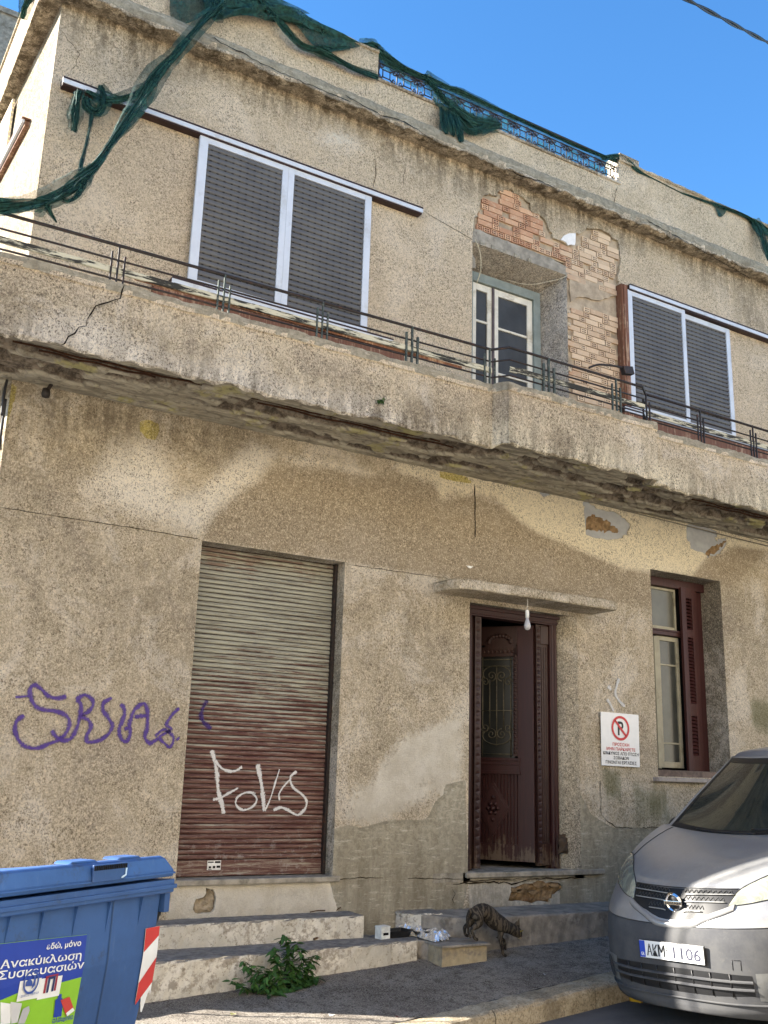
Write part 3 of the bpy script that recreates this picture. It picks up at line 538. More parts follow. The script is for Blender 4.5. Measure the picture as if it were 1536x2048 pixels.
crack([(2.569, 8.350), (3.304, 8.267), (4.091, 8.270)], 7.785, .005, 'crack', 22, jit=.012); crack([(8.234, 8.324), (9.191, 8.219), (10.120, 8.076)], 7.785, .006, 'crack', 23, jit=.012)
# ================================================================== rolling shutter
def roller_mat():
    n = NT('worn_roller_paint', .6, .1, .3); v = n.pos(); p = n.sep(v); lz = n.sep(n.co())[2]
    st = n.noise(n.mapv(v, (1.6, 1.6, 30)), 1.0, 7, .85); bl = n.noise(v, 1.8, 6, .7); fn = n.noise(n.mapv(v, (7, 7, 90)), 1, 6, .8)
    z = n.math('ADD', p[2], n.math('MULTIPLY', n.math('SUBTRACT', bl, .5), 1.1))
    crest = n.step(n.math('ADD', lz, n.math('MULTIPLY', n.math('SUBTRACT', fn, .5), .02)), -.006, .012)
    worn = n.math('ADD', n.math('MULTIPLY', n.math('MULTIPLY', n.step(z, 1.5, 3.1), n.step(z, 3.7, 3.25)), .85), n.math('MULTIPLY', crest, .42))
    mar = n.mix(n.step(st, .40, .60), (.075,.028,.023), (.18,.105,.085)); grn = n.mix(n.step(st, .35, .6), (.15,.14,.11), (.33,.325,.26)); brn = n.mix(n.step(fn, .3, .7), (.12,.082,.06), (.21,.15,.115))
    base = n.mix(n.step(z, 3.0, 3.35), mar, brn)
    c = n.mix(n.step(n.math('ADD', worn, n.math('MULTIPLY', n.math('SUBTRACT', st, .5), 2.2)), .38, .78), base, grn)
    c = n.mix(n.math('MULTIPLY', n.step(fn, .56, .68), .45), c, (.32,.29,.24)); c = n.mix(n.step(lz, -.012, -.019), c, tuple((.03, .014, .012)))
    c = n.mix(n.math('MULTIPLY', n.math('MULTIPLY', n.step(z, 1.35, 1.0), n.step(n.noise(v, 12, 5, .7), .54, .64)), .5), c, (.30,.27,.25))
    n.color(c); n.bump(fn, .3, .002); return n.m
M_ROLL = roller_mat()
yS = 8.185
RS = empty('rolling_shutter', (0, 0, 0), HOUSE)
mb = MB(); prof = [(0, -.0205), (-.006, -.017), (-.0125, -.008), (-.0135, 0), (-.0105, .010), (-.004, .017), (0, .0195)]
vs = [(x, y, z_) for x in (-.70, .70) for (y, z_) in prof]; k = len(prof); mb.add(vs, [(j, j+k, j+k+1, j+1) for j in range(k-1)], 0, True)
so = mb.build('slat', M_ROLL); slme = so.data; bpy.data.objects.remove(so); rr = random.Random(4)
for i in range(66): link_mesh('slat', slme, RS, (3.652, yS+rr.uniform(-.001, .001), .958+.0402*i), (0, rr.uniform(-.0012, .0012), 0))
mb = MB(); mb.box((2.955, yS-.018, .815), (4.352, yS+.01, .935)); mb.box((2.955, yS-.03, .812), (4.352, yS+.012, .828)); mb.build('bottom_rail', M_ROLL, RS, .003)
mb = MB(); mb.box((4.325, 8.13, .80), (4.352, 8.22, 3.55)); mb.box((2.953, 8.13, .80), (2.98, 8.22, 3.55)); mb.build('guide_channel', M_IRON, RS)
mb = MB(); mb.box((2.94, 8.215, .78), (4.37, 8.25, 3.6)); mb.build('backing', M_DARK, RS)
mb = MB(); mb.add([(3.27, 8.163, .858), (3.39, 8.163, .858), (3.39, 8.163, .932), (3.27, 8.163, .932)], [(0, 1, 2, 3)]); stk = mb.build('notice_sticker', plain('sticker_white', (.7,.7,.68), .6), RS)
mb = MB()
for (a, b, c, d) in ((.275, .915, .325, .925), (.335, .912, .385, .927), (.285, .872, .305, .888), (.32, .872, .342, .89), (.352, .874, .385, .892), (.28, .862, .31, .867)): mb.add([(3+a, 8.1615, b), (3+c, 8.1615, b), (3+c, 8.1615, d), (3+a, 8.1615, d)], [(0, 1, 2, 3)])
mb.build('sticker_print', M_DARK, stk)
# reveals (jambs, soffits) of the openings
def reveal(o, depth, name='opening_reveal', left=True, right=True, top=True, bottom=True, mat=M_REV):
    x0, z0, x1, z1 = o; mb = MB(); y0, y1 = 8.0, 8.0+depth
    N = 24
    def strip(a, b):
        vs = []
        for i in range(N+1):
            t = i/N; p = (a[0]+(b[0]-a[0])*t, a[1]+(b[1]-a[1])*t)
            vs += [(p[0], y0, p[1]), (p[0], y1, p[1])]
        mb.add(vs, [(2*i, 2*i+1, 2*i+3, 2*i+2) for i in range(N)])
    if left: strip((x0, z0), (x0, z1))
    if right: strip((x1, z0), (x1, z1))
    if top: strip((x0, z1), (x1, z1))
    if bottom: strip((x0, z0), (x1, z0))
    return mb.build(name, mat, HOUSE)
reveal(OPEN[0], .24); reveal(OPEN[2], .32)
# ================================================================== front doorway
mb = MB(); xr = 7.0; N = 10; arc = [(7.18-.18*math.cos(t), 8.18-.18*math.sin(t)) for t in np.linspace(0, math.pi/2, N)]
vs = []; nzz = 60
for i, (x, y) in enumerate(arc):
    for j in range(nzz+1): vs.append((x, y, .80+2.54*j/nzz))
mb.add(vs, [(i*(nzz+1)+j, (i+1)*(nzz+1)+j, (i+1)*(nzz+1)+j+1, i*(nzz+1)+j+1) for i in range(N-1) for j in range(nzz)], 0, True)
mb.build('door_jamb', stucco('stucco_jamb', (.40,.35,.27), (.50,.44,.34), 60, (.10,.085,.06), masks=False), HOUSE)
mb = MB(); mb.box((5.60, 8.002, 3.341), (7.2, 8.2, 3.5)); mb.box((5.60, 8.036, .4), (5.759, 8.25, 3.4)); mb.build('door_lintel', M_REV, HOUSE)
DF = empty('door_frame', (0, 0, 0), HOUSE); yD = 8.12
def fluted(mb, x0, x1, z0, z1, y, n, d=.012):
    w = (x1-x0)/n; P = [(x0, y)]
    for i in range(n): P += [(x0+w*(i+.15), y), (x0+w*(i+.3), y-d), (x0+w*(i+.7), y-d), (x0+w*(i+.85), y)]
    P.append((x1, y)); vs = [(x, yy, z_) for (x, yy) in P for z_ in (z0, z1)]; mb.add(vs, [(2*i, 2*i+2, 2*i+3, 2*i+1) for i in range(len(P)-1)])
def frame_post(x0, x1, z0, z1, nf, nm='post'):
    mb = MB(); mb.box((x0, yD, z0), (x1, yD+.12, z1)); fluted(mb, x0+.006, x1-.006, z0+.02, z1-.02, yD-.001, nf); return mb.build(nm, M_DOOR, DF, .003)
frame_post(5.76, 5.895, .80, 3.30, 3); frame_post(6.905, 7.0, .80, 3.31, 2)
mb = MB(); mb.box((5.765, yD-.015, 3.235), (7.0, yD+.12, 3.345)); mb.box((5.765, yD-.035, 3.30), (7.02, yD-.014, 3.33)); mb.box((5.765, yD-.028, 3.25), (7.0, yD-.014, 3.268)); mb.build('lintel_moulding', M_DOOR, DF, .004)
def carved(name, x0, x1, z0, z1, y, parent, rot=None, nrep=None, mat=None):
    mb = MB(); mb.box((x0, y, z0), (x1, y+.05, z1)); h = x1-x0; n = nrep or int((z1-z0)/(h*1.1)); w = (z1-z0)/n
    for i in range(n):
        c = z0+w*(i+.5); q = h*.42; mb.add([(x0+h*.5-q, y-.001, c-w*.1), (x0+h*.5+q*.2, y-.011, c-w*.42), (x0+h*.5+q, y-.001, c+w*.1), (x0+h*.5-q*.2, y-.011, c+w*.42)], [(0, 1, 2), (0, 2, 3)])
    return mb.build(name, mat or M_DOORB, parent)
carved('carved_strip', 5.955, 6.03, .82, 3.235, yD+.02, DF)
mb = MB(); mb.box((5.895, yD+.055, .80), (5.955, yD+.11, 3.24)); mb.build('rebate', M_DOORB, DF)
FL = empty('fixed_leaf', (0, 0, 0), HOUSE)
mb = MB(); mb.box((6.745, yD+.03, .83), (6.905, yD+.075, 3.235)); fluted(mb, 6.80, 6.895, 1.05, 3.0, yD+.029, 3, .01); mb.build('stile', M_DOORB, FL, .003)
carved('carved_strip', 6.735, 6.79, .85, 3.2, yD+.012, FL)
mb = MB(); mb.box((6.795, yD+.012, 3.03), (6.90, yD+.03, 3.22)); mb.build('block', M_DOORB, FL, .004); mb = MB(); mb.box((6.795, yD+.012, .84), (6.90, yD+.03, 1.04)); mb.build('block', M_DOORB, FL, .004)
# the opened leaf, hinged beside the fixed leaf
hinge = Vector((6.715, 8.16, 0)); free = Vector((6.33, 8.68, 0)); ang = math.atan2((hinge-free).y, (hinge-free).x); LW = (hinge-free).length+.14
DL = empty('door_leaf', tuple(hinge), HOUSE); DL.rotation_euler = (0, 0, ang)       # local: x from -LW to 0, face towards -y
def lp(mb, nm, mat, bev=.003, par=None): return mb.build(nm, mat, par or DL, bev)
mb = MB(); mb.box((-.17, 0, .86), (0, .045, 3.22)); mb.box((-LW, 0, .86), (-LW+.10, .045, 3.22)); lp(mb, 'stile', M_DOOR)
mb = MB(); mb.box((-LW+.10, 0, 3.02), (-.17, .045, 3.22)); lp(mb, 'top_rail', M_DOORB)
mb = MB(); mb.box((-LW+.10, -.012, 1.70), (-.15, .045, 1.86)); mb.box((-LW+.10, -.03, 1.835), (-.14, -.012, 1.862)); mb.box((-LW+.10, -.024, 1.79), (-.145, -.012, 1.81)); mb.box((-LW+.10, -.03, 1.70), (-.14, -.012, 1.735)); lp(mb, 'lock_rail', M_DOOR)
mb = MB(); mb.box((-LW+.10, -.006, .86), (-.17, .045, 1.02)); lp(mb, 'bottom_rail', M_DOOR)
mb = MB(); fluted(mb, -LW+.10, -.17, 1.02, 1.70, .012, 15, .012); lp(mb, 'fluted_panel', M_DOOR, 0)
def rhomb(mb, c, w, h, y0, y1):
    P = [(c[0], c[1]+h), (c[0]+w, c[1]), (c[0], c[1]-h), (c[0]-w, c[1])]; mb.prism(P, y0, y1, 'y')
mb = MB(); cx_ = (-LW+.10-.17)/2; rhomb(mb, (cx_, 1.36), .175, .27, -.010, .012); rhomb(mb, (cx_, 1.36), .145, .225, -.018, -.010)
for q in range(6): a = q*math.pi/3; sphere_mb(mb, (cx_+.05*math.cos(a), -.018, 1.36+.05*math.sin(a)), .022, 5)
sphere_mb(mb, (cx_, -.02, 1.36), .028, 6); sphere_mb(mb, (cx_, -.018, 1.47), .02, 5); sphere_mb(mb, (cx_, -.018, 1.25), .02, 5); lp(mb, 'carved_rhomb', M_DOOR)
DL_carv = MB(); nn_ = 26
for q in range(nn_): sphere_mb(DL_carv, (-.195, -.008, 1.92+q*(1.02/nn_)), .017, 4, 0, (1, .6, 1))
for q in range(9): sphere_mb(DL_carv, (-.22-q*.045, -.008, 2.95), .018, 4, 0, (1, .6, 1))
DL_carv.box((-.215, -.006, 1.88), (-.17, .02, 2.99)); DL_carv.box((-LW+.10, -.006, 2.90), (-.17, .02, 3.0)); lp(DL_carv, 'carved_moulding', M_DOORB, 0)
mb = MB()
for q in range(11): a = q/10*math.pi; sphere_mb(mb, (-.36+.12*math.cos(a), -.006, 3.05+.07*math.sin(a)), .026, 5, 0, (1, .6, 1))
mb.box((-.52, -.008, 3.0), (-.18, .01, 3.06)); lp(mb, 'carved_crest', M_DOORB, 0)
mb = MB(); mb.box((-LW+.10, .03, 1.86), (-.21, .036, 2.91)); lp(mb, 'glass_pane', glassy('dark_door_glass', (.012,.013,.012), .3), 0)
M_GRILLE = plain('bronze_door_grille', (.10,.088,.06), .5, .5, .4, .3, 30)
def spiral(c, r0, r1, a0, turns, n=22, y=0): return [(c[0]+(r0+(r1-r0)*t/n)*math.cos(a0+turns*2*math.pi*t/n), y, c[1]+(r0+(r1-r0)*t/n)*math.sin(a0+turns*2*math.pi*t/n)) for t in range(n+1)]
mb = MB(); g0, g1 = -.55, -.245; gc = (g0+g1)/2; R_ = .006
for xx in (g0, g1): mb.tube([(xx, .012, 1.87), (xx, .012, 2.90)], R_)
mb.tube([(gc, .012, 1.98), (gc, .012, 2.80)], R_)
for xx in (gc-.075, gc+.075): mb.tube([(xx, .012, 2.14), (xx, .012, 2.66)], R_)
for zz in (1.90, 2.34, 2.80, 2.87): mb.tube([(g0-.06, .012, zz), (g1+.04, .012, zz)], R_*.8)
for (cz, s_) in ((2.72, 1), (2.08, -1)):
    mb.tube([(gc+.15*math.cos(a), .01, cz+s_*.085*math.sin(a)) for a in np.linspace(-.5, math.pi+.5, 26)], R_)
    for d in (-1, 1):
        mb.tube([(gc+d*.055-(p[0]), .01, cz+s_*(-.02)+s_*p[2]) if d > 0 else (gc-.055+p[0], .01, cz+s_*(-.02)+s_*p[2]) for p in spiral((0, 0), .055, .008, -1.57, 1.4)], R_*.9)
        mb.tube([(gc+d*(.075+.05)-d*p[0], .01, cz-s_*.085+s_*p[2]) for p in spiral((0, 0), .05, .006, 3.14, -1.3)], R_*.9)
lp(mb, 'grille', M_GRILLE, 0)
# hall behind the door
mb = MB(); mb.add([(5.7, 8.25, .80), (5.7, 11, .80), (5.7, 11, 3.6), (5.7, 8.25, 3.6), (7.4, 8.25, .80), (7.4, 11, .80), (7.4, 11, 3.6), (7.4, 8.25, 3.6)], [(0, 1, 2, 3), (4, 7, 6, 5), (1, 5, 6, 2), (3, 2, 6, 7)]); mb.build('hall', M_ROOMW, HOUSE)
mb = MB(); mb.box((5.2, 8.0, .72), (7.42, 8.9, .80)); mb.box((7.0, 8.241, .8), (7.42, 8.26, 3.6)); mb.build('hall_floor', M_GREYC, HOUSE)
mb = MB(); pl = jitter_poly([(5.76, 8.2), (5.755, 7.965), (6.4, 7.955), (7.0, 7.962), (7.45, 7.96), (7.47, 8.0), (7.1, 8.0), (7.0, 8.2)], .1, .006, 4); mb.prism(pl, .755, .803, 'z'); mb.build('door_sill', M_GREYC, HOUSE, .008)
mb = MB(); pl = jitter_poly([(2.952, 8.2), (2.90, 7.97), (3.5, 7.96), (4.42, 7.965), (4.40, 8.0), (4.353, 8.2)], .1, .006, 6); mb.prism(pl, .76, .804, 'z'); mb.build('shutter_sill', M_GREYC, HOUSE, .008)
# canopy with rounded front-left corner
def canopy():
    z0, z1 = 3.388, 3.482; P = [(5.34, 8.0), (5.35, 7.84)]
    P += [(5.53-.18*math.cos(t), 7.80-.20*math.sin(t)) for t in np.linspace(.1, math.pi/2, 8)]; P += [(6.4, 7.59), (7.36, 7.60), (7.395, 7.62), (7.395, 8.0)]
    lv = [(-.012, z0-.004), (0, z0+.008), (.0, z0+.05), (-.006, z1-.008), (-.03, z1)]; cen = Vector((6.4, 8.6)); vs = []; Q = []
    for a, b in zip(P, P[1:]):
        a, b = Vector(a), Vector(b); n = max(1, int((b-a).length/.04)); Q += [a.lerp(b, k/n) for k in range(n)]
    Q.append(Vector(P[-1])); mb = MB()
    for q in Q:
        d = (q-cen).normalized()
        for (o, z) in lv: vs.append((q.x+d.x*o+RNG.uniform(-.002, .002), q.y+d.y*o, z+RNG.uniform(-.002, .002)))
    k = len(lv); mb.add(vs, [(i*k+j, i*k+j+1, (i+1)*k+j+1, (i+1)*k+j) for i in range(len(Q)-1) for j in range(k-1)], 0)
    mb.add([(q.x+(q-cen).normalized().x*-.012, q.y+(q-cen).normalized().y*-.012, z0-.004) for q in Q], [tuple(range(len(Q)))]); mb.add([(q.x, q.y+.02, z1-.002) for q in Q], [tuple(range(len(Q)))])
    mb.build('canopy', stucco('stucco_canopy', (.48,.41,.30), (.56,.48,.36), 50, (.18,.14,.09), masks=False), HOUSE)
canopy()
# bulb
BU = tag(empty('hanging_bulb', (6.27, 7.70, 3.40)), 'bare light bulb hanging on a short flex in front of the doorway', 'light bulb')
mb = MB(); mb.tube([(0, 0, 0), (.003, 0, -.06), (-.004, 0, -.12)], .0035, 6); mb.build('flex', plain('white_flex', (.6,.58,.55), .5), BU)
mb = MB(); lathe(mb, (-.004, 0, -.12), [(.004, 0), (.016, -.006), (.019, -.02), (.019, -.075), (.016, -.08)], 16); mb.build('socket', plain('white_socket', (.72,.72,.68), .4), BU)
mb = MB(); lathe(mb, (-.004, 0, -.20), [(.015, 0), (.017, -.02), (.028, -.05), (.034, -.078), (.031, -.10), (.020, -.118), (.0, -.125)], 18); mb.build('glass', plain('frosted_bulb', (.42,.41,.42), .15, 0, .6, .1), BU)
# ================================================================== ground floor window
W1 = empty('window', (0, 0, 0), HOUSE); yw = 8.285
mb = MB(); mb.box((8.296, yw-.03, 1.81), (8.375+.19, yw+.05, 4.0)); mb.box((8.296, yw-.035, 3.90), (9.45, yw+.05, 4.0)); mb.box((9.30, yw+.02, 1.8), (9.45, yw+.06, 4.0)); mb.build('outer_frame', M_SHUTW, W1, .004)
mb = MB(); mb.box((8.56, yw, 3.33), (9.12, yw+.06, 3.39)); mb.box((8.56, yw-.015, 3.375), (9.12, yw, 3.395)); mb.build('transom', M_SHUTW, W1, .003)
M_SASH = plain('cream_sash_paint', (.34,.32,.24), .6, 0, .3, .12, 6, .3, 60, (.22,.20,.14))
def sash(nm, x0, x1, z0, z1, y, t=.03, par=W1, bars=(), gl=M_GLASSD):
    mb = MB(); mb.box((x0, y, z0), (x0+t, y+.035, z1)); mb.box((x1-t, y, z0), (x1, y+.035, z1)); mb.box((x0+t, y, z0), (x1-t, y+.034, z0+t*1.3)); mb.box((x0+t, y, z1-t), (x1-t, y+.034, z1))
    for b in bars: mb.box((x0+t, y+.004, b-.009), (x1-t, y+.03, b+.009))
    s = mb.build(nm, M_SASH, par, .002); g = MB(); g.box((x0+t, y+.018, z0+t), (x1-t, y+.022, z1-t)); g.build('pane', gl, s); return s
sash('fanlight', 8.56, 9.02, 3.40, 3.895, yw+.03, .028)
sash('sash', 8.69, 9.05, 1.83, 3.32, yw+.04, .05, W1, (2.10, 2.99), glassy('dim_sash_glass', (.035,.038,.035), .2)); mb = MB(); mb.box((8.575, yw+.01, 1.82), (8.61, yw+.06, 3.31)); mb.box((8.64, yw+.03, 1.82), (8.685, yw+.08, 3.31)); mb.build('sash_stile', M_SASH, W1, .002)
mb = MB(); mb.box((8.50, yw+.10, 1.7), (9.6, yw+.13, 4.05)); mb.build('backing', M_DARK, W1)
LV = empty('louvred_shutter', (9.03, yw-.055, 1.80), W1); LV.rotation_euler = (0, 0, rad(6)); lw = .285
mb = MB()
mb.box((0, 0, 0), (.085, .035, 2.12)); mb.box((.195, 0, 0), (lw, .035, 2.12))
for (a, b) in ((0, .17), (.62, .76), (1.53, 1.62), (2.0, 2.12)): mb.box((.085, 0, a), (.195, .0345, b))
mb.build('shutter_frame', M_SHUTW, LV, .002)
sm = MB(); sm.add([(.085, .002, 0), (.195, .002, 0), (.195, .03, .03), (.085, .03, .03), (.085, .008, -.004), (.195, .008, -.004), (.195, .034, .026), (.085, .034, .026)], [(0, 1, 2, 3), (4, 7, 6, 5), (0, 4, 5, 1)])
lo = sm.build('louvre', M_SHUTW); lme = lo.data; bpy.data.objects.remove(lo)
for (a, b) in ((.17, .62), (.76, 1.53), (1.62, 2.0)):
    nn = int((b-a)/.0385)
    for q in range(nn): link_mesh('louvre', lme, LV, (0, 0, a+(b-a)*q/nn+.002))
mb = MB(); mb.prism(jitter_poly([(8.22, 8.3), (8.215, 7.955), (8.6, 7.945), (9.2, 7.95), (9.55, 7.95), (9.56, 8.3)], .12, .005, 3), 1.675, 1.72, 'z'); mb.build('window_sill', plain('chipped_pale_marble', (.36,.32,.29), .7, 0, .3, .15, 8, .4, 60, (.16,.13,.11)), HOUSE, .008)
mb = MB(); mb.box((8.30, 8.06, 1.72), (9.45, 8.3, 1.80)); mb.build('timber_sill', plain('grey_worn_wood', (.16,.12,.10), .8, 0, .2, .3, 10, .5, 50), HOUSE, .006)
# ================================================================== sliding aluminium shutters upstairs
def slat_mat():
    n = NT('grey_roller_slats', .55, 0, .35); v = n.pos(); p = n.sep(v); k = n.noise(v, 3, 5, .6)
    o = n.sep(n.co()); c = n.mix(n.step(k, .3, .7), (.085,.085,.088), (.115,.113,.11))
    d = n.math('FRACT', n.math('MULTIPLY', p[0], 13.5)); dash = n.math('MULTIPLY', n.step(d, .68, .72), n.step(o[2], -.0215, -.0235)); c = n.mix(n.math('MULTIPLY', dash, .8), c, (.004,.004,.004)); n.color(c); return n.m
M_SLAT = slat_mat()
def slat_mesh(w):
    mb = MB(); prof = [(.004, -.0285), (.0, -.0245), (-.0065, -.0235), (-.0085, -.012), (-.009, 0), (-.0075, .013), (-.003, .023), (.003, .0265)]
    vs = [(x, y, z_) for x in (-w/2, w/2) for (y, z_) in prof]; k = len(prof); mb.add(vs, [(j, j+k, j+k+1, j+1) for j in range(k-1)], 0, True); o = mb.build('slat', M_SLAT); me = o.data; bpy.data.objects.remove(o); return me
def leaf(x0, x1, z0, z1, y, par, fl=.075, fr=.075, ft=.065, fb=.055, nm='sliding_leaf'):
    L = empty(nm, (x0, y, z0), par); W, H = x1-x0, z1-z0
    mb = MB(); mb.box((0, 0, 0), (fl, .035, H)); mb.box((W-fr, 0, 0), (W, .035, H)); mb.box((fl, .001, 0), (W-fr, .035, fb)); mb.box((fl, .001, H-ft), (W-fr, .035, H)); mb.build('leaf_frame', M_ALU, L, .003)
    me = slat_mesh(W-fl-fr); pit = .0565; n = int((H-fb-ft)/pit)+1
    for i in range(n): link_mesh('slat', me, L, (fl+(W-fl-fr)/2, .020, fb+pit*(i+.5)))
    mb = MB(); mb.box((fl-.01, .0305, fb-.01), (W-fr+.01, .034, H-ft+.02)); mb.build('backing', M_DARK, L)
    return L
def track(x0, x1, z, y, par, h=.045, d=.085):
    mb = MB(); mb.box((x0, y-.012, z), (x1, y, z+h)); t = mb.build('track_face', M_ALU, par, .002)
    mb = MB(); mb.box((x0, y-.018, z+h), (x1, 8.0, z+h+.014)); mb.box((x0+.004, y+.002, z-.012), (x1-.004, 8.0, z)); mb.box((x0+.002, y+.004, z), (x1-.002, 8.0, z+h)); mb.build('track_lining', M_BROWNM, par); return t
S1 = empty('sliding_shutter', (0, 0, 0), HOUSE); yL = 7.93
track(1.325, 5.07, 7.395, 7.915, S1)
leaf(2.602, 3.518, 5.865, 7.39, yL, S1, .085, .062); leaf(3.519, 4.462, 5.865, 7.39, yL+.001, S1, .065, .075)
track(2.45, 4.75, 5.80, 7.915, S1, .055)
S2 = empty('sliding_shutter', (0, 0, 0), HOUSE)
track(8.045, 11.2, 7.395, 7.915, S2); leaf(8.033, 9.005, 5.865, 7.39, yL, S2, .07, .06); leaf(9.01, 9.86, 5.865, 7.365, yL+.036, S2, .012, .07)
track(7.9, 11.4, 5.80, 7.915, S2, .055)
mb = MB(); mb.box((7.93, 7.93, 5.2), (8.03, 8.03, 7.44)); mb.box((7.955, 7.915, 5.2), (7.975, 7.93, 7.43)); mb.build('timber_post', M_WOODB, S2, .004)
mb = MB(); mb.box((7.9, 7.92, 5.66), (11.5, 8.0, 5.79)); mb.build('timber_bottom_rail', M_WOODB, S2, .003)
mb = MB(); mb.box((2.3, 7.93, 5.66), (4.9, 8.0, 5.79)); mb.build('timber_bottom_rail', M_WOODB, S1, .003)
# side-wall sliding shutter
S3 = empty('side_shutter', (sx(9.0)-.0, 9.0, 0), HOUSE); S3.rotation_euler = (0, 0, math.atan2(-.045, 1)*-1)
mb = MB(); mb.box((-.075, -.30, 7.41), (-.05, 2.4, 7.44)); mb.build('track_face', M_ALU, S3); mb = MB(); mb.box((-.08, -.32, 7.44), (0, 2.4, 7.452)); mb.box((-.045, -.3, 7.38), (0, 2.4, 7.43)); mb.build('track_lining', M_WOODB, S3)
mb = MB(); mb.add([(-.02, .5, 7.5), (-.02, 4, 7.5), (-.02, 4, 8.15), (-.02, .5, 8.15)], [(0, 1, 2, 3)])
for q in range(12): mb.box((-.045, .5, 7.52+q*.055), (-.02, 4, 7.52+q*.055+.035))
mb.build('louvre_panel', plain('sunlit_cream_panel', (.62,.55,.42), .7, 0, .2, .1), S3)
# ================================================================== balcony door
BD = empty('balcony_door', (0, 0, 0), HOUSE); yb = 8.30
mb = MB(); mb.add([(7.13, 8.0, 4.8), (6.985, 8.36, 4.8), (6.985, 8.36, 7.2), (7.13, 8.0, 7.332), (5.783, 8.0, 7.332), (5.93, 8.36, 7.2), (5.93, 8.36, 4.8), (5.783, 8.0, 4.8)], [(0, 1, 2, 3), (3, 2, 5, 4), (4, 5, 6, 7)])
bm_ = mb.build('splayed_reveal', stucco('stucco_door_reveal', (.40,.36,.31), (.48,.43,.37), 50, (.12,.10,.075), masks=False), HOUSE)
mb = MB(); mb.box((6.87, yb-.02, 4.87), (6.97, yb+.05, 7.17)); mb.box((5.93, yb-.02, 4.87), (6.0, yb+.05, 7.17)); mb.box((6.0, yb-.021, 7.06), (6.87, yb+.05, 7.17)); mb.build('outer_frame', M_GRNFR, BD, .004)
def dleaf(x0, x1, bars, nm='glazed_leaf'):
    mb = MB(); t = .075; y = yb+.01; z0, z1 = 4.87, 7.055
    mb.box((x0, y, z0), (x0+t, y+.04, z1)); mb.box((x1-t, y, z0), (x1, y+.04, z1)); mb.box((x0+t, y, z1-.08), (x1-t, y+.039, z1)); mb.box((x0+t, y, z0), (x1-t, y+.039, z0+.3))
    for b in bars: mb.box((x0+t, y+.003, b-.013), (x1-t, y+.035, b+.013))
    L = mb.build(nm, M_CREAM, BD, .003); g = MB(); g.box((x0+t, y+.018, z0+.3), (x1-t, y+.022, z1-.08)); g.build('glass_pane', M_GLASS, L); return L
dleaf(5.99, 6.295, (6.60, 6.03, 5.45)); dleaf(6.30, 6.87, (6.58, 6.03, 5.45))
mb = MB(); mb.box((6.28, yb-.006, 4.9), (6.31, yb+.01, 7.05)); mb.build('meeting_bead', plain('dark_bead', (.08,.06,.06), .6), BD)
mb = MB(); mb.box((5.95, yb+.16, 4.8), (6.95, yb+.17, 7.2)); mb.build('curtain', M_CURT, BD); 
mb = MB(); mb.box((5.7, yb+.3, 4.7), (7.3, yb+.32, 7.4)); mb.build('backing', M_DARK, BD)
mb = MB(); mb.prism(jitter_poly([(5.785, 7.05), (5.90, 7.10), (5.90, 7.20), (5.82, 7.30), (5.785, 7.33)], .05, .006, 3), 8.1, 8.12, 'y'); mb.build('grey_render_patch', M_GREYC, HOUSE)
CB = MB(); CB.tube(smooth_path([(6.43, 8.24, 7.17), (6.7, 8.15, 7.15), (7.0, 8.0, 7.24), (7.12, 7.97, 7.31)], 6), .004, 5); tag(CB.build('loose_cord', plain('beige_cord', (.5,.45,.33), .8)), 'thin beige cord sagging across the top of the balcony door recess', 'cord')
CB = MB(); CB.tube(smooth_path([(5.80, 7.975, 7.35), (5.90, 8.02, 7.25), (5.97, 8.1, 7.10), (5.99, 8.2, 6.98)], 6), .005, 5); tag(CB.build('loose_cord', plain('beige_cord_b', (.55,.52,.40), .8)), 'short pale cord hanging at the left corner of the balcony door recess', 'cord')
# ================================================================== balcony railing
RL = empty('balcony_railing', (0, 0, 0), HOUSE); yr = 7.05
hz = lambda x: 5.53+.06*min(1, max(0, (x-.87)/4.5)) if x < 5.5 else 5.60
def rail_path(z_off, yy=yr, end=14.0): return [(x, yy, hz(x)+z_off) for x in np.linspace(.86, 5.33, 12)]+[(5.45, yy-.12, hz(6)+z_off), (7.18, yy-.12, hz(6)+z_off), (7.34, yy, 5.62+z_off if False else 5.60+z_off)]
mb = MB(); mb.tube(rail_path(0), .013, 6, smooth=False); mb.tube([(7.34, yr, 5.60), (14, yr, 5.56)], .013, 6); mb.build('handrail', M_IRON, RL)
for (dz, r, mt) in ((-.125, .009, M_IRON), (-.285, .009, M_IRON)):
    mb = MB(); mb.tube(rail_path(dz), r, 5); mb.build('rail', mt, RL); mb = MB(); mb.tube([(7.34, yr, 5.60+dz), (14, yr, 5.56+dz)], r, 5); mb.build('rail', mt, RL)
def flaking():
    n = NT('flaking_painted_batten', .8, 0, .2); v = n.pos(); k = n.noise(n.mapv(v, (5, 20, 40)), 1, 6, .75); m = n.noise(v, 2.1, 4, .6)
    n.color(n.mix(n.step(n.math('ADD', n.math('MULTIPLY', k, .6), n.math('MULTIPLY', m, .4)), .47, .53), (.035,.034,.03), (.50,.48,.37))); n.bump(k, .8, .006); return n.m
M_FLK = flaking()
for (xa, xb, dy) in ((.86, 5.33, 0), (5.45, 7.2, -.12), (7.36, 14, 0)):
    mb = MB(); n = 20
    for q in range(n): a = xa+(xb-xa)*q/n; b = xa+(xb-xa)*(q+1)/n; mb.box((a, yr+dy-.006, hz(a)-.235), (b, yr+dy+.012, hz(a)-.185))
    mb.build('flat_batten', M_FLK, RL)
mb = MB(); mb.box((1.9, yr+.02, 5.315), (5.0, yr+.045, 5.345)); mb.build('flat_batten', M_WOODB, RL)
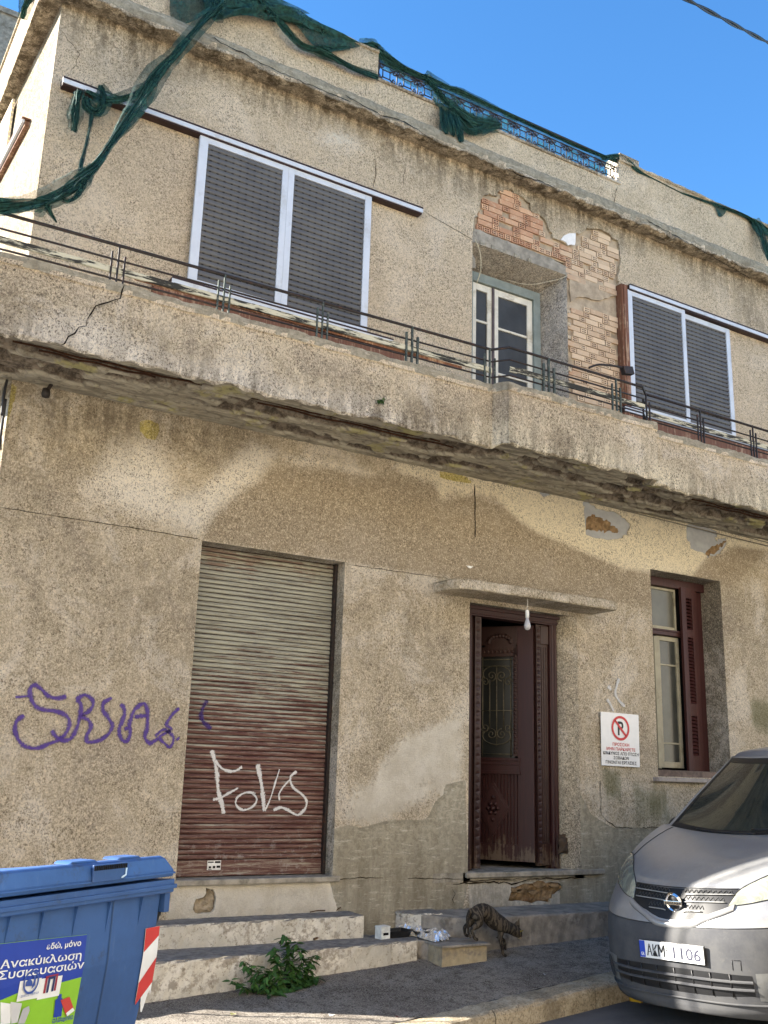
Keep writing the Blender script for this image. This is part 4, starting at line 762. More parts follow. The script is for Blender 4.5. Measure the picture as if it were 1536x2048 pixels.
def cluster(x, y, mt, nm='post', sp=.05, thick=.007):
    z = hz(x)
    for (dx, top, bot) in ((-sp, z-.065, 5.215), (0, z, 5.205), (sp, z-.085, 5.215)):
        mb = MB(); mb.box((x+dx-thick, y-thick-.008, bot), (x+dx+thick, y+thick-.008, top)); mb.build(nm, mt, RL)
for x in (1.75, 2.62, 3.52): cluster(x, yr, M_IRON if x < 2 else M_IRONG)
cluster(4.43, yr, M_IRONG, sp=.06, thick=.009); cluster(5.30, yr, M_IRONG, sp=.06, thick=.008); cluster(5.92, yr-.12, M_IRONG, sp=.065, thick=.010); cluster(6.80, yr-.12, M_IRONG, sp=.055, thick=.008)
for x in (7.34, 8.15, 9.0, 9.95, 10.9, 11.9, 12.9): cluster(x, yr, M_IRON, sp=.045)
LM = tag(empty('bent_metal_arm', (6.63, 6.90, 5.615)), 'black bent metal arm with a small dark head lying over the balcony handrail', 'metal arm')
mb = MB(); mb.tube(smooth_path([(-.22, -.01, .0), (-.1, -.03, .055), (.1, -.04, .085), (.22, -.04, .09)], 5), .011, 6); mb.build('arm', M_IRON, LM)
mb = MB(); mb.obox((.27, -.04, .075), (.065, 0, .012), (0, .03, 0), (-.012, 0, .04)); mb.build('head', M_IRON, LM, .006)
# ================================================================== roof railing with scrollwork
RR = empty('roof_railing', (0, 0, 0), HOUSE); yq = 8.0; zb0, zb1 = 8.855, 9.075
mb = MB(); mb.tube([(4.49, yq, 9.16), (7.97, yq, 9.16)], .016, 6); mb.build('handrail', M_IRON, RR)
mb = MB(); mb.tube([(4.49, yq, zb0), (7.97, yq, zb0)], .008, 5); mb.tube([(4.49, yq, zb1), (7.97, yq, zb1)], .008, 5); mb.build('rail', M_IRON, RR)
npan = 13; pw = 3.48/npan
pm = MB(); cx, cz = pw/2, (zb1-zb0)/2; hh = cz
for (sx_, sz_) in ((-1, -1), (-1, 1), (1, -1), (1, 1)):
    pm.tube([(cx+sx_*cx*.98, 0, cz+sz_*cz*.98), (cx+sx_*.045, 0, cz+sz_*.045)], .009, 4)
    pm.tube([(cx+sx_*.062+p[0]*1, 0, cz+sz_*.095+p[2]) for p in spiral((0, 0), .028, .006, 0, 1.1*sx_*sz_, 12)], .0075, 4); pm.tube([(cx+sx_*.098+p[0], 0, cz+sz_*.05+p[2]) for p in spiral((0, 0), .026, .006, 1.57, -1.1*sx_*sz_, 12)], .0075, 4)
pm.tube([(cx-.045, 0, cz-.045), (cx+.045, 0, cz-.045), (cx+.045, 0, cz+.045), (cx-.045, 0, cz+.045), (cx-.045, 0, cz-.045)], .009, 4); pm.tube([(0, 0, 0), (0, 0, 2*hh)], .009, 4)
po = pm.build('scroll_panel', M_IRON); pme = po.data; bpy.data.objects.remove(po)
for i in range(npan): link_mesh('scroll_panel', pme, RR, (4.49+pw*i, yq, zb0))
mb = MB(); mb.box((4.492, yq-.02, 8.82), (4.525, yq+.02, 9.165)); mb.build('end_post', M_IRON, RR)
# ================================================================== steps, plinth block, street clutter
def step_mat():
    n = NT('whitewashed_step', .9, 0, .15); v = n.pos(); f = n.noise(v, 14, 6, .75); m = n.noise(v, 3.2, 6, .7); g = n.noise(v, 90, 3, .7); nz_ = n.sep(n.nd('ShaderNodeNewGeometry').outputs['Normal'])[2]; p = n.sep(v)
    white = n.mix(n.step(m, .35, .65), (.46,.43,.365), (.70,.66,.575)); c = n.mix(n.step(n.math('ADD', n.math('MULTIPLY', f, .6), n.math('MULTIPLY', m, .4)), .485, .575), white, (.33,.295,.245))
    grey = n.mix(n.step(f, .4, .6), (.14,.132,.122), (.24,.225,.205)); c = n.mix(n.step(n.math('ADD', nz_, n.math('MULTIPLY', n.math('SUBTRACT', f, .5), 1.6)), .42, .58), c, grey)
    c = n.mix(n.math('MULTIPLY', n.step(n.noise(v, 22, 5, .8), .555, .64), .75), c, (.20,.165,.125)); n.color(c); n.bump(n.math('ADD', f, n.math('MULTIPLY', g, .4)), .9, .010); return n.m
M_STEP = step_mat(); M_STEPD = plain('grey_worn_step', (.25,.225,.19), .9, 0, .15, .3, 7, .9, 60, (.12,.108,.095))
def rough_block(name, poly, z0, z1, mat, parent=None, seed=0, amp=.006, st=.05, lip=.012):
    """plan polygon (ccw), rough rounded nosing, vertical divisions"""
    r = random.Random(seed); P = []
    for i in range(len(poly)):
        a, b = Vector(poly[i]), Vector(poly[(i+1) % len(poly)]); n = max(1, int((b-a).length/st)); P += [a.lerp(b, k/n) for k in range(n)]
    N = len(P); zs = [z0, z0+(z1-z0)*.25, z0+(z1-z0)*.5, z0+(z1-z0)*.78, z1-lip*1.2, z1-lip*.3, z1]; offs = [0, 0, 0, 0, 0, -lip*.35, -lip]; vs = []
    for k, (z, o) in enumerate(zip(zs, offs)):
        for i, p in enumerate(P):
            t = (P[(i+1) % N]-P[i-1]).normalized(); nn = Vector((t.y, -t.x)); zz = z(p.x) if callable(z) else z
            vs.append((p.x+nn.x*(o+r.uniform(-amp, amp)), p.y+nn.y*(o+r.uniform(-amp, amp)), zz+(r.uniform(-amp, amp)*.5 if k > 3 else 0)))
    fs = [(k*N+i, k*N+(i+1) % N, (k+1)*N+(i+1) % N, (k+1)*N+i) for k in range(len(zs)-1) for i in range(N)]; fs.append(tuple((len(zs)-1)*N+i for i in range(N)))
    mb = MB(); mb.add(vs, fs); return mb.build(name, mat, parent)
ST = tag(empty('entrance_steps', (0, 0, 0)), 'two worn whitewashed concrete steps below the roller shutter', 'steps')
rough_block('upper_step', [(1.9, 8.0), (1.9, 7.715), (4.505, 7.705), (4.52, 7.8), (4.54, 8.0)], .05, .517, M_STEP, ST, 1)
rough_block('lower_step', [(1.7, 7.74), (1.7, 7.21), (3.4, 7.30), (4.35, 7.37), (4.87, 7.45), (4.93, 7.52), (4.93, 7.8), (4.5, 7.8)], -.1, .345, M_STEP, ST, 2, .007)
DS = tag(empty('door_step', (0, 0, 0)), 'long grey concrete step in front of the maroon doorway', 'step')
rough_block('tread', [(5.14, 7.99), (5.12, 7.75), (5.22, 7.55), (5.45, 7.42), (9.8, 7.40), (9.8, 8.0)], .05, .492, M_STEPD, DS, 3, .005)
PL = tag(empty('rubble_platform', (0, 0, 0)), 'dark cement platform level with the lower step where the foil lies', 'platform')
rough_block('slab', [(4.90, 7.99), (4.88, 7.53), (4.99, 7.40), (5.0, 7.25), (5.40, 7.22), (5.38, 7.45), (5.20, 7.56), (5.15, 7.99)], .05, .335, M_STEPD, PL, 4, .008)
BL = tag(rough_block('concrete_block', [(4.955, 7.40), (4.95, 7.195), (5.385, 7.175), (5.39, 7.40)], .10, .318, plain('tan_concrete_block', (.34,.285,.19), .9, 0, .1, .2, 9, .8, 70, (.22,.19,.15)), None, 5, .004), 'tan concrete block that the cat is stepping down from', 'concrete block')
mb = MB(); pl = jitter_poly([(4.93, 7.16), (5.40, 7.15), (5.41, 7.45), (4.95, 7.47)], .06, .006, 3); mb.prism(pl, .319, .337, 'z'); tag(mb.build('stone_slab', M_STEPD, None, .004), 'thin dark slab capping the tan concrete block', 'slab')
rough_block('plaster_toe', [(5.0, 7.995), (5.02, 7.9), (5.15, 7.72), (5.3, 7.7), (5.4, 7.995)], .3, .50, M_STEP, DS, 8, .012)
# foil
def crumple(name, poly, z, h, mat, seed, st=.011, parent=None):
    xs_ = [p[0] for p in poly]; ys_ = [p[1] for p in poly]; X, Y = np.meshgrid(np.arange(min(xs_), max(xs_)+st, st), np.arange(min(ys_), max(ys_)+st, st), indexing='ij')
    s_ = sd_poly(X, Y, poly); from mathutils import noise as nz_; Z = np.zeros_like(X)
    for i in range(X.shape[0]):
        for j in range(X.shape[1]):
            p = Vector((X[i, j]*9+seed, Y[i, j]*9, 0)); Z[i, j] = z+min(1, max(0, -s_[i, j]/.04+.15))*h*(.35+abs(nz_.noise(p*1.3))*.9+.22*abs(nz_.noise(p*3.0))+.08*abs(nz_.noise(p*7)))
    n = X.shape[1]; vs = np.stack([X, Y, Z], -1).reshape(-1, 3); fs = [(i*n+j, (i+1)*n+j, (i+1)*n+j+1, i*n+j+1) for i in range(X.shape[0]-1) for j in range(n-1) if max(s_[i, j], s_[i+1, j], s_[i+1, j+1], s_[i, j+1]) < .006]
    mb = MB(); mb.add(vs, fs); return mb.build(name, mat, parent)
fo = [Vector(p).to_2d() for p in [(5.196, 8.350, 0.345), (5.308, 8.407, 0.350), (5.302, 8.209, 0.350), (5.408, 8.239, 0.350), (5.344, 7.976, 0.345), (5.240, 7.649, 0.345), (5.112, 7.522, 0.345), (4.978, 7.487, 0.345), (4.975, 7.715, 0.345), (4.995, 7.974, 0.345)]]
fc = sum(fo, Vector((0, 0)))/len(fo); fo = [tuple(fc+Vector(((p-fc).x*1.2+.02, (p-fc).y*1.35-.02))) for p in fo]
n = NT('aluminium_foil', .26, .75, .5); n.color((.93, .93, .92)); tag(crumple('foil_sheet', fo, .340, .085, n.m, 3), 'crumpled sheet of aluminium foil beside the steps', 'foil')
def tray(name, c, w, d, h, mat, label, cat, rz):
    mb = MB(); t = .006; vs = []
    for (s_, zz) in ((.84, 0), (1, h), (1.06, h), (1.0, h-.004), (.82, .006)):
        for (i, j) in ((-1, -1), (1, -1), (1, 1), (-1, 1)): vs.append((i*w/2*s_, j*d/2*s_, zz))
    fs = [(0, 3, 2, 1), (16, 17, 18, 19)]+[(k*4+i, k*4+(i+1) % 4, (k+1)*4+(i+1) % 4, (k+1)*4+i) for k in range(4) for i in range(4)]; mb.add(vs, fs); o = mb.build(name, mat, None, .003); o.location = c; o.rotation_euler = (0, 0, rz); return tag(o, label, cat)
M_BPLA = plain('black_plastic', (.012,.012,.012), .35, 0, .4, .2)
tray('food_tray', (4.80, 7.66, .346), .22, .15, .055, M_BPLA, 'black plastic food tray on the lower step', 'food tray', .1); tray('food_tray', (5.07, 7.62, .340), .22, .15, .05, M_BPLA, 'black plastic food tray half hidden behind the foil', 'food tray', -.25)
o = MB(); o.box((-.05, -.04, 0), (.05, .04, .085)); o.box((-.052, -.042, .085), (.052, .042, .10)); o = tag(o.build('food_carton', plain('pale_carton', (.62,.64,.62), .6), None, .004), 'small pale carton standing at the end of the upper step', 'carton'); o.location = (4.63, 7.60, .346); o.rotation_euler = (0, 0, .2)
mb = MB(); mb.box((.0-.03, -.042, .03), (.03, -.0415, .05)); c_ = mb.build('printed_band', M_DARK, o)
mb = MB(); sphere_mb(mb, (0, 0, .025), .04, 6, 0, (1.3, .7, .7)); o = tag(mb.build('pale_stone', plain('pale_stone', (.45,.41,.34), .9, 0, .1, .2, 20, .5)), 'pale stone lying between the foil and the cat', 'stone'); o.location = (5.27, 7.66, .335)
for k, (a, b, lab) in enumerate((((4.125, 7.945, 0.530), (4.291, 7.991, 0.530), 'thin twig on the upper step under the roller shutter'), ((4.405, 8.004, 0.520), (4.437, 7.977, 0.550), 'short broken twig at the right end of the upper step'), ((4.041, 7.693, 0.360), (4.142, 7.737, 0.360), 'rusty brown stick lying on the lower step'))):
    mb = MB(); A_, B_ = Vector(a), Vector(b); mb.tube([A_, A_.lerp(B_, .5)+Vector((0, 0, .006)), B_], .005 if k < 2 else .010, 5); tag(mb.build('twig', plain('twig_bark', (.12,.075,.045), .9, 0, .1, .3, 30)), lab, 'twig')
for k, (u, lab) in enumerate((((3.567, 6.488, 0.070), 'small white scrap of paper near the bottom edge of the pavement'), ((4.850, 7.362, 0.187), 'small brown leaf scrap beside the lower step'), ((3.959, 6.273, 0.070), 'dark red scrap on the pavement near the kerb'), ((2.976, 6.782, 0.069), 'yellowed fallen leaf near the sunlit strip of pavement'), ((5.569, 6.656, 0.163), 'tiny white chip on the pavement near the van'))):
    mb = MB(); s_ = .022 if k in (0, 3) else .014; mb.add([(-s_, -s_*.8, .004), (s_, -s_*.5, .010), (s_*.9, s_*.8, .005), (-s_*.7, s_, .013)], [(0, 1, 2, 3)]); o = tag(mb.build('litter_scrap', plain('scrap%d' % k, ((.75,.74,.72), (.12,.08,.05), (.10,.02,.02), (.45,.42,.15), (.7,.7,.68))[k], .8)), lab, 'litter'); o.location = Vector(u)
mb = MB(); yb_ = Vector((6.118, 6.197, 0.060)); mb.box((-.06, -.05, -.08), (.07, .05, .03)); mb.box((-.03, -.03, .03), (.05, .04, .05)); o = tag(mb.build('yellow_block', plain('worn_yellow_paint', (.55,.33,.02), .7, 0, .3, .25, 15), None, .012), 'small yellow painted block between the kerb and the van bumper', 'yellow block'); o.location = yb_; o.rotation_euler = (0, 0, .3)
# scattered dry bits
mb = MB(); lr = random.Random(9)
for q in range(4200):
    if lr.random() < .6: x = lr.gauss(4.15, .65); y = lr.gauss(6.85, .22)
    else: x = lr.uniform(2.0, 6.3); y = lr.uniform(6.2, 7.35)
    if y > 7.3 or y < ky(x)+.05 or x > 6.6: continue
    s_ = lr.choice((lr.uniform(.002, .006), lr.uniform(.003, .010))); a = lr.uniform(0, 6.28); z = pave_z(x, max(y, ky(x)+.26))+.006; c, s2 = math.cos(a)*s_, math.sin(a)*s_
    mb.add([(x-c, y-s2, z), (x+s2*.4, y-c*.4, z+.003), (x+c, y+s2, z+lr.uniform(0, .006)), (x-s2*.4, y+c*.4, z+.002)], [(0, 1, 2, 3)], 0 if lr.random() < .8 else 1)
tag(mb.build('dry_leaf_litter', [plain('dry_litter_dark', (.045,.033,.025), .9), plain('dry_litter_pale', (.35,.32,.27), .9)]), 'dry brown leaf crumbs and grit scattered over the pavement', 'litter', kind='stuff')
# ------------------------------------------------------------------ plants
def leaf_mat(nm, c):
    n = NT(nm, .55, 0, .35); oi = n.nd('ShaderNodeObjectInfo').outputs['Random']; n.color(n.mix(oi, tuple(x*.55 for x in c), tuple(x*1.25 for x in c))); n.bump(n.noise(n.co(), 60, 3, .6), .3, .003); return n.m
M_LEAF = leaf_mat('nettle_leaf', (.045,.115,.025)); M_STEM = plain('green_stem', (.10,.14,.05), .7)
lm_ = MB(); prof = [(0, .001), (.18, .34), (.42, .44), (.7, .30), (.88, .14), (1, .001)]; vs = []
for (t, w) in prof: vs += [(t, -w*.62, .10*w-.14*t*t), (t, 0, -.14*t*t-.02), (t, w*.62, .10*w-.14*t*t)]
lm_.add(vs, [(i*3+j, (i+1)*3+j, (i+1)*3+j+1, i*3+j+1) for i in range(5) for j in range(2)], 0, True); lo = lm_.build('leaf', M_LEAF, recalc=False); leafme = lo.data; bpy.data.objects.remove(lo)
def plant(name, label, stems, lsize, gap, seed, cat='plant'):
    r = random.Random(seed); root = tag(empty(name, stems[0][0]), label, cat); base = Vector(stems[0][0]); cnt = 0
    for st in stems:
        P = smooth_path([Vector(p)-base for p in st], 6); mb = MB(); mb.tube(P, [.0045*(1-.6*i/len(P)) for i in range(len(P))], 5); mb.build('stem', M_STEM, root)
        L = 0; nxt = gap; ph = r.uniform(0, 6.28)
        for a, b in zip(P, P[1:]):
            L += (b-a).length
            while L > nxt:
                nxt += gap; ph += 1.57+r.uniform(-.3, .3)
                for k in (0, math.pi):
                    for _ in range(2):
                        cnt += 1; s = lsize*r.uniform(.6, 1.2)*(1.0-.35*nxt/(L+.5)); az = ph+k+r.uniform(-.5, .5); tl = r.uniform(-.25, .75)
                        link_mesh('leaf', leafme, root, b+Vector((r.uniform(-.008, .008), r.uniform(-.008, .008), r.uniform(-.012, .012))), (r.uniform(-.4, .4), tl, az), (s, s*.8, s))
    return cnt
G0 = lambda u: Vector(u)
nst = [[(3.555, 7.065, 0.113), (3.614, 7.220, 0.200), (3.599, 7.240, 0.335), (3.540, 7.220, 0.473)], [(3.604, 7.108, 0.119), (3.677, 7.200, 0.216), (3.684, 7.200, 0.319), (3.633, 7.200, 0.416)], [(3.522, 7.079, 0.113), (3.504, 7.180, 0.214), (3.465, 7.180, 0.318), (3.453, 7.200, 0.408)],
       [(3.642, 7.118, 0.121), (3.751, 7.220, 0.191), (3.757, 7.200, 0.280), (3.797, 7.200, 0.323)], [(3.473, 7.102, 0.113), (3.386, 7.140, 0.195), (3.354, 7.140, 0.271)], [(3.692, 7.136, 0.124), (3.773, 7.200, 0.152), (3.797, 7.160, 0.181)], [(3.470, 7.013, 0.106), (3.412, 7.100, 0.118), (3.367, 7.040, 0.083)]]
c1 = plant('nettle_plant', 'tall bushy green nettle growing from the pavement in front of the lower step', nst, .085, .0135, 3)
c2 = plant('nettle_plant', 'low leafy weed with round leaves left of the tall nettle', [[(3.326, 7.168, 0.112), (3.285, 7.180, 0.212), (3.229, 7.200, 0.303), (3.204, 7.200, 0.318)], [(3.342, 7.161, 0.112), (3.331, 7.150, 0.198), (3.299, 7.160, 0.281)], [(3.277, 7.190, 0.112), (3.169, 7.150, 0.176), (3.106, 7.150, 0.207)], [(3.360, 7.114, 0.109), (3.349, 7.100, 0.188), (3.413, 7.120, 0.257)]], .066, .017, 5)
c3 = plant('balcony_sprout', 'tiny green weed sprouting from the face of the balcony', [[(4.100, 6.990, 4.756), (4.091, 6.950, 4.769), (4.100, 6.950, 4.790)], [(4.100, 6.990, 4.756), (4.051, 6.950, 4.760)]], .030, .009, 6)
print('leaves', c1, c2, c3)
# ================================================================== graffiti, sign
def spray(name, color, label, strokes, y, w=.012, seed=0, cat='graffiti', dens=.5):
    n = NT(name+'_paint', .8, 0, .2); n.color(n.mix(n.noise(n.pos(), 30, 3, .6), tuple(c*.8 for c in color), color))
    r_, g_, b_, a_ = n.attr('soft'); nz_ = n.noise(n.pos(), 95, 3, .7); lo_ = n.noise(n.pos(), 7, 3, .6); al = n.step(n.math('ADD', n.math('ADD', r_, n.math('MULTIPLY', n.math('SUBTRACT', nz_, .5), 2.2)), n.math('MULTIPLY', n.math('SUBTRACT', lo_, .5), .8)), dens-.30, dens+.35); n.t.links.new(n.math('MULTIPLY', al, .78), n.b.inputs['Alpha'])
    mb = MB(); soft = []; yo = 0
    for s in strokes:
        pts, ww = (s[1], s[0]) if isinstance(s[0], (int, float)) else (s, 1.0)
        P = smooth_path([(p[0], 0, p[1]) for p in pts], 7); yo += .00025; vs = []; K = 4
        for i, p in enumerate(P):
            t = (P[min(i+1, len(P)-1)]-P[max(i-1, 0)]).normalized(); nn = Vector((-t.z, 0, t.x)); e = min(1, min(i, len(P)-1-i)/1.5+.35)
            for k in range(-K, K+1): q = p+nn*(w*ww*2.3*k/K*(1+.2*math.sin(i*.55+seed))); vs.append((q.x, y-yo, q.z)); soft.append(max(0, 1-abs(k/K)**1.25)*e*1.25)
        m = 2*K+1; mb.add(vs, [(i*m+j, (i+1)*m+j, (i+1)*m+j+1, i*m+j+1) for i in range(len(P)-1) for j in range(m-1)])
    o = mb.build(name, n.m); s_ = np.array(soft); set_attr(o.data, 'soft', np.stack([s_, s_, s_, np.ones_like(s_)], -1)); return tag(o, label, cat)
spray('purple_graffiti', (.085,.045,.24), 'purple sprayed tag on the wall left of the roller shutter', [
    [(1.948, 2.172), (1.874, 2.152), (1.806, 2.167), (1.754, 2.211), (1.695, 2.241), (1.669, 2.192), (1.701, 2.109), (1.762, 2.064), (1.875, 2.054), (1.958, 2.026), (1.992, 1.971), (1.977, 1.903), (1.927, 1.844), (1.847, 1.806), (1.776, 1.775), (1.684, 1.782), (1.623, 1.837), (1.592, 1.914), (1.607, 1.974), (1.652, 2.009)],
    [(1.863, 1.909), (1.900, 1.867), (1.965, 1.838), (2.016, 1.859), (2.047, 1.925), (2.068, 2.032), (2.063, 2.116), (2.027, 2.152)],
    [(2.023, 2.148), (2.081, 2.190), (2.144, 2.161), (2.157, 2.114), (2.120, 2.058), (2.073, 2.029), (2.130, 2.001), (2.158, 1.953), (2.133, 1.878), (2.151, 1.835), (2.233, 1.850), (2.301, 1.904), (2.324, 1.969), (2.284, 2.028), (2.239, 2.084), (2.243, 2.142), (2.303, 2.181)],
    [(2.373, 2.140), (2.412, 2.094), (2.405, 2.016), (2.381, 1.941), (2.403, 1.876), (2.445, 1.851), (2.473, 1.898), (2.462, 1.956), (2.423, 1.943)], [(2.456, 1.956), (2.480, 2.078), (2.521, 2.128), (2.568, 2.154), (2.599, 2.085), (2.606, 1.967), (2.596, 1.888), (2.645, 1.847), (2.708, 1.889)], [(2.494, 2.044), (2.605, 2.061)],
    (.8, [(2.864, 2.136), (2.809, 2.081), (2.765, 1.999), (2.810, 1.965), (2.763, 1.931), (2.716, 1.894), (2.759, 1.852), (2.810, 1.823), (2.833, 1.899), (2.750, 1.958), (2.678, 1.900)]), [(2.863, 1.896), (2.877, 1.881)], (.6, [(1.569, 2.138), (1.623, 2.149), (1.677, 2.156)])], 7.989, .0108)
spray('purple_graffiti', (.055,.03,.16), 'faint purple sprayed curve on the roller shutter', [[(3.171, 2.227), (3.136, 2.163), (3.125, 2.096), (3.152, 2.039), (3.223, 1.989)]], 8.168, .012, dens=.62)
spray('white_graffiti', (.72,.72,.72), 'white sprayed letters on the maroon roller shutter', [
    (1.1, [(3.237, 1.816), (3.272, 1.735), (3.304, 1.614), (3.322, 1.492), (3.359, 1.392), (3.388, 1.302)]), (.75, [(3.277, 1.735), (3.331, 1.676), (3.408, 1.647), (3.476, 1.655), (3.526, 1.690)]), (.6, [(3.279, 1.415), (3.345, 1.428), (3.410, 1.464), (3.509, 1.516)]),
    (.6, [(3.666, 1.470), (3.580, 1.477), (3.498, 1.434), (3.494, 1.373), (3.560, 1.333), (3.646, 1.363), (3.679, 1.421), (3.643, 1.469)]), (1.1, [(3.664, 1.717), (3.700, 1.603), (3.733, 1.458), (3.755, 1.325)]), (.45, [(3.760, 1.325), (3.809, 1.439), (3.844, 1.564), (3.880, 1.681)]),
    (.7, [(4.046, 1.664), (3.986, 1.610), (4.020, 1.526), (4.116, 1.464), (4.159, 1.402), (4.135, 1.338), (4.072, 1.296), (3.978, 1.337), (3.909, 1.357), (3.839, 1.336)]), (.45, [(3.896, 1.415), (3.886, 1.471), (3.936, 1.545), (3.998, 1.606)])], 8.166, .0100)
spray('white_graffiti', (.62,.62,.62), 'small white sprayed scrawl just above the no parking notice', [[(7.755, 2.735), (7.720, 2.656), (7.697, 2.565), (7.752, 2.493), (7.828, 2.441)], [(7.584, 2.637), (7.641, 2.608)], [(7.573, 2.505), (7.622, 2.448), (7.664, 2.380)]], 7.989, .011, dens=.6)
mb = MB(); mb.prism(jitter_poly([(5.720, 3.704), (5.813, 3.706), (5.782, 3.682), (5.757, 3.684)], .02, .003, 2), 7.985, 7.992, 'y'); tag(mb.build('paper_scrap', M_WHITEP), 'tiny white paper scrap stuck on the wall above the canopy', 'paper scrap')
def text_obj(name, body, size, mat, parent, width=None, bold=0.0, align='CENTER'):
    """text as a flat mesh in the local x-z plane, facing -y, baseline origin"""
    cu = bpy.data.curves.new(name, 'FONT'); cu.body = body; cu.size = size; cu.align_x = align; cu.offset = bold; cu.extrude = 0; cu.resolution_u = 3
    t = bpy.data.objects.new(name, cu); COL.objects.link(t); bpy.context.view_layer.update()
    me = bpy.data.meshes.new_from_object(t.evaluated_get(bpy.context.evaluated_depsgraph_get())); bpy.data.objects.remove(t)
    co_ = np.zeros(len(me.vertices)*3); me.vertices.foreach_get('co', co_); co_ = co_.reshape(-1, 3)
    if width: co_[:, 0] *= width/(co_[:, 0].max()-co_[:, 0].min())
    me.vertices.foreach_set('co', np.stack([co_[:, 0], np.zeros(len(co_)), co_[:, 1]], -1).ravel()); me.materials.clear(); me.materials.append(mat); me.update(); me.name = name
    return link_mesh(name, me, parent)
SG = tag(empty('no_parking_sign', (7.735, 7.975, 2.09)), 'square white notice with a crossed red parking circle fixed between door and window', 'sign'); SG.rotation_euler = (0, rad(.6), 0)
mb = MB(); mb.box((-.272, 0, -.274), (.272, .006, .274)); mb.build('board', plain('white_sign_board', (.72,.73,.74), .35, 0, .5, .03), SG, .002)
M_RED = plain('sign_red', (.52,.035,.04), .45, 0, .4, .05); M_BLK = plain('sign_black', (.015,.015,.017), .5, 0, .4, .1)
def ring(mb, c, r0, r1, y, n=40, asp=1.0):
    vs = []
    for i in range(n): a = 2*math.pi*i/n; vs += [(c[0]+r0*math.cos(a)*asp, y, c[1]+r0*math.sin(a)), (c[0]+r1*math.cos(a)*asp, y, c[1]+r1*math.sin(a))]
    mb.add(vs, [(2*i, 2*i+1, (2*i+3) % (2*n), (2*i+2) % (2*n)) for i in range(n)])
mb = MB(); ring(mb, (0, .118), .102, .128, -.0045); d = Vector((.707, 0, -.707)); q = Vector((.707, 0, .707)); c = Vector((0, -.0045, .118))
mb.add([tuple(c+d*a+q*b) for a, b in ((-.108, -.013), (.108, -.013), (.108, .013), (-.108, .013))], [(0, 1, 2, 3)]); mb.build('prohibition_ring', M_RED, SG)
t = text_obj('letter', 'P', .20, M_BLK, SG, .082, .004); t.location = (-.002, -.003, .048)
for body, z, w, m in (('ΠΡΟΣΟΧΗ', -.067, .235, M_RED), ('ΜΗΝ ΠΑΡΚΑΡΕΤΕ', -.115, .41, M_RED), ('ΚΙΝΔΥΝΟΣ ΑΠΟ ΠΤΩΣΗ', -.160, .505, M_BLK), ('ΣΟΒΑΔΩΝ', -.205, .215, M_BLK), ('ΓΙΝΟΝΤΑΙ ΕΡΓΑΣΙΕΣ', -.252, .44, M_BLK)):
    t = text_obj('lettering', body, .044, m, SG, w, .0006); t.location = (.002, -.003, z)
# ================================================================== cables and wall lamp
def cable(name, pts, r, label, mat, cat='cable', n=8):
    mb = MB(); mb.tube(smooth_path(pts, n), r, 6); return tag(mb.build(name, mat), label, cat)
M_CAB = plain('dusty_grey_cable', (.20,.18,.14), .7, 0, .3, .25, 20); M_CABB = plain('black_cable', (.02,.02,.022), .5, 0, .3, .2)
cable('wall_cable', [(1.231, 7.960, 4.026), (1.185, 7.960, 4.433), (1.187, 7.950, 4.557), (1.242, 7.950, 4.643), (1.374, 7.950, 4.679), (1.513, 7.950, 4.664), (1.580, 7.970, 4.643), (2.034, 7.970, 4.637), (2.605, 7.975, 4.638), (3.213, 7.975, 4.656), (3.917, 7.975, 4.666), (4.725, 7.975, 4.681), (5.692, 7.975, 4.676), (6.815, 7.975, 4.652), (7.910, 7.975, 4.624), (9.120, 7.975, 4.593), (10.332, 7.975, 4.559), (14, 7.975, 4.5)], .0075, 'dusty grey cable clipped along the wall just under the balcony', M_CAB)
cable('wall_cable', [(2.383, 7.985, 4.656), (3.214, 7.982, 4.677), (4.728, 7.982, 4.709), (6.146, 7.982, 4.679), (7.919, 7.982, 4.674), (10.346, 7.982, 4.607)], .005, 'thinner second cable running just above the main wall cable', M_CAB)
cable('corner_cable', [(1.205, 7.950, 4.604), (1.194, 7.930, 4.468), (1.199, 7.930, 4.301), (1.209, 7.930, 4.096), (1.16, 7.93, .3)], .012, 'dark cable dropping down the left corner of the house', M_CABB)
mbc = MB()
for ph in (0, math.pi):
    A_, B_ = Vector((5.459, 5.000, 8.287)), Vector((9.717, 6.400, 10.263)); A_ = A_+(A_-B_)*1.5; B_ = B_+(B_-A_)*.8; N = 240; L = (B_-A_); u_ = L.normalized(); a_ = u_.cross(Vector((0, 0, 1))).normalized(); b_ = u_.cross(a_)
    mbc.tube([A_+L*(i/N)+(a_*math.cos(ph+i*.42)+b_*math.sin(ph+i*.42))*.011 for i in range(N+1)], .0115, 6)
tag(mbc.build('overhead_cable', M_CABB), 'black twisted overhead cable crossing the top right of the sky', 'cable')
WL = tag(empty('broken_wall_lamp', tuple(Vector((1.541, 7.980, 4.659)))), 'small broken dark lamp holder on the wall under the balcony corner', 'lamp holder')
mb = MB(); mb.tube([(0, .02, .01), (0, -.06, -.02), (-.03, -.10, -.09)], .016, 8); mb.build('arm', M_IRON, WL); mb = MB(); lathe(mb, (-.045, -.115, -.14), [(.0, .06), (.03, .05), (.036, .01), (.030, -.02), (.0, -.03)], 12); mb.build('holder', M_IRON, WL); mb = MB(); mb.box((-.03, .0, .0), (.03, .03, .05)); mb.build('bracket', M_CAB, WL)
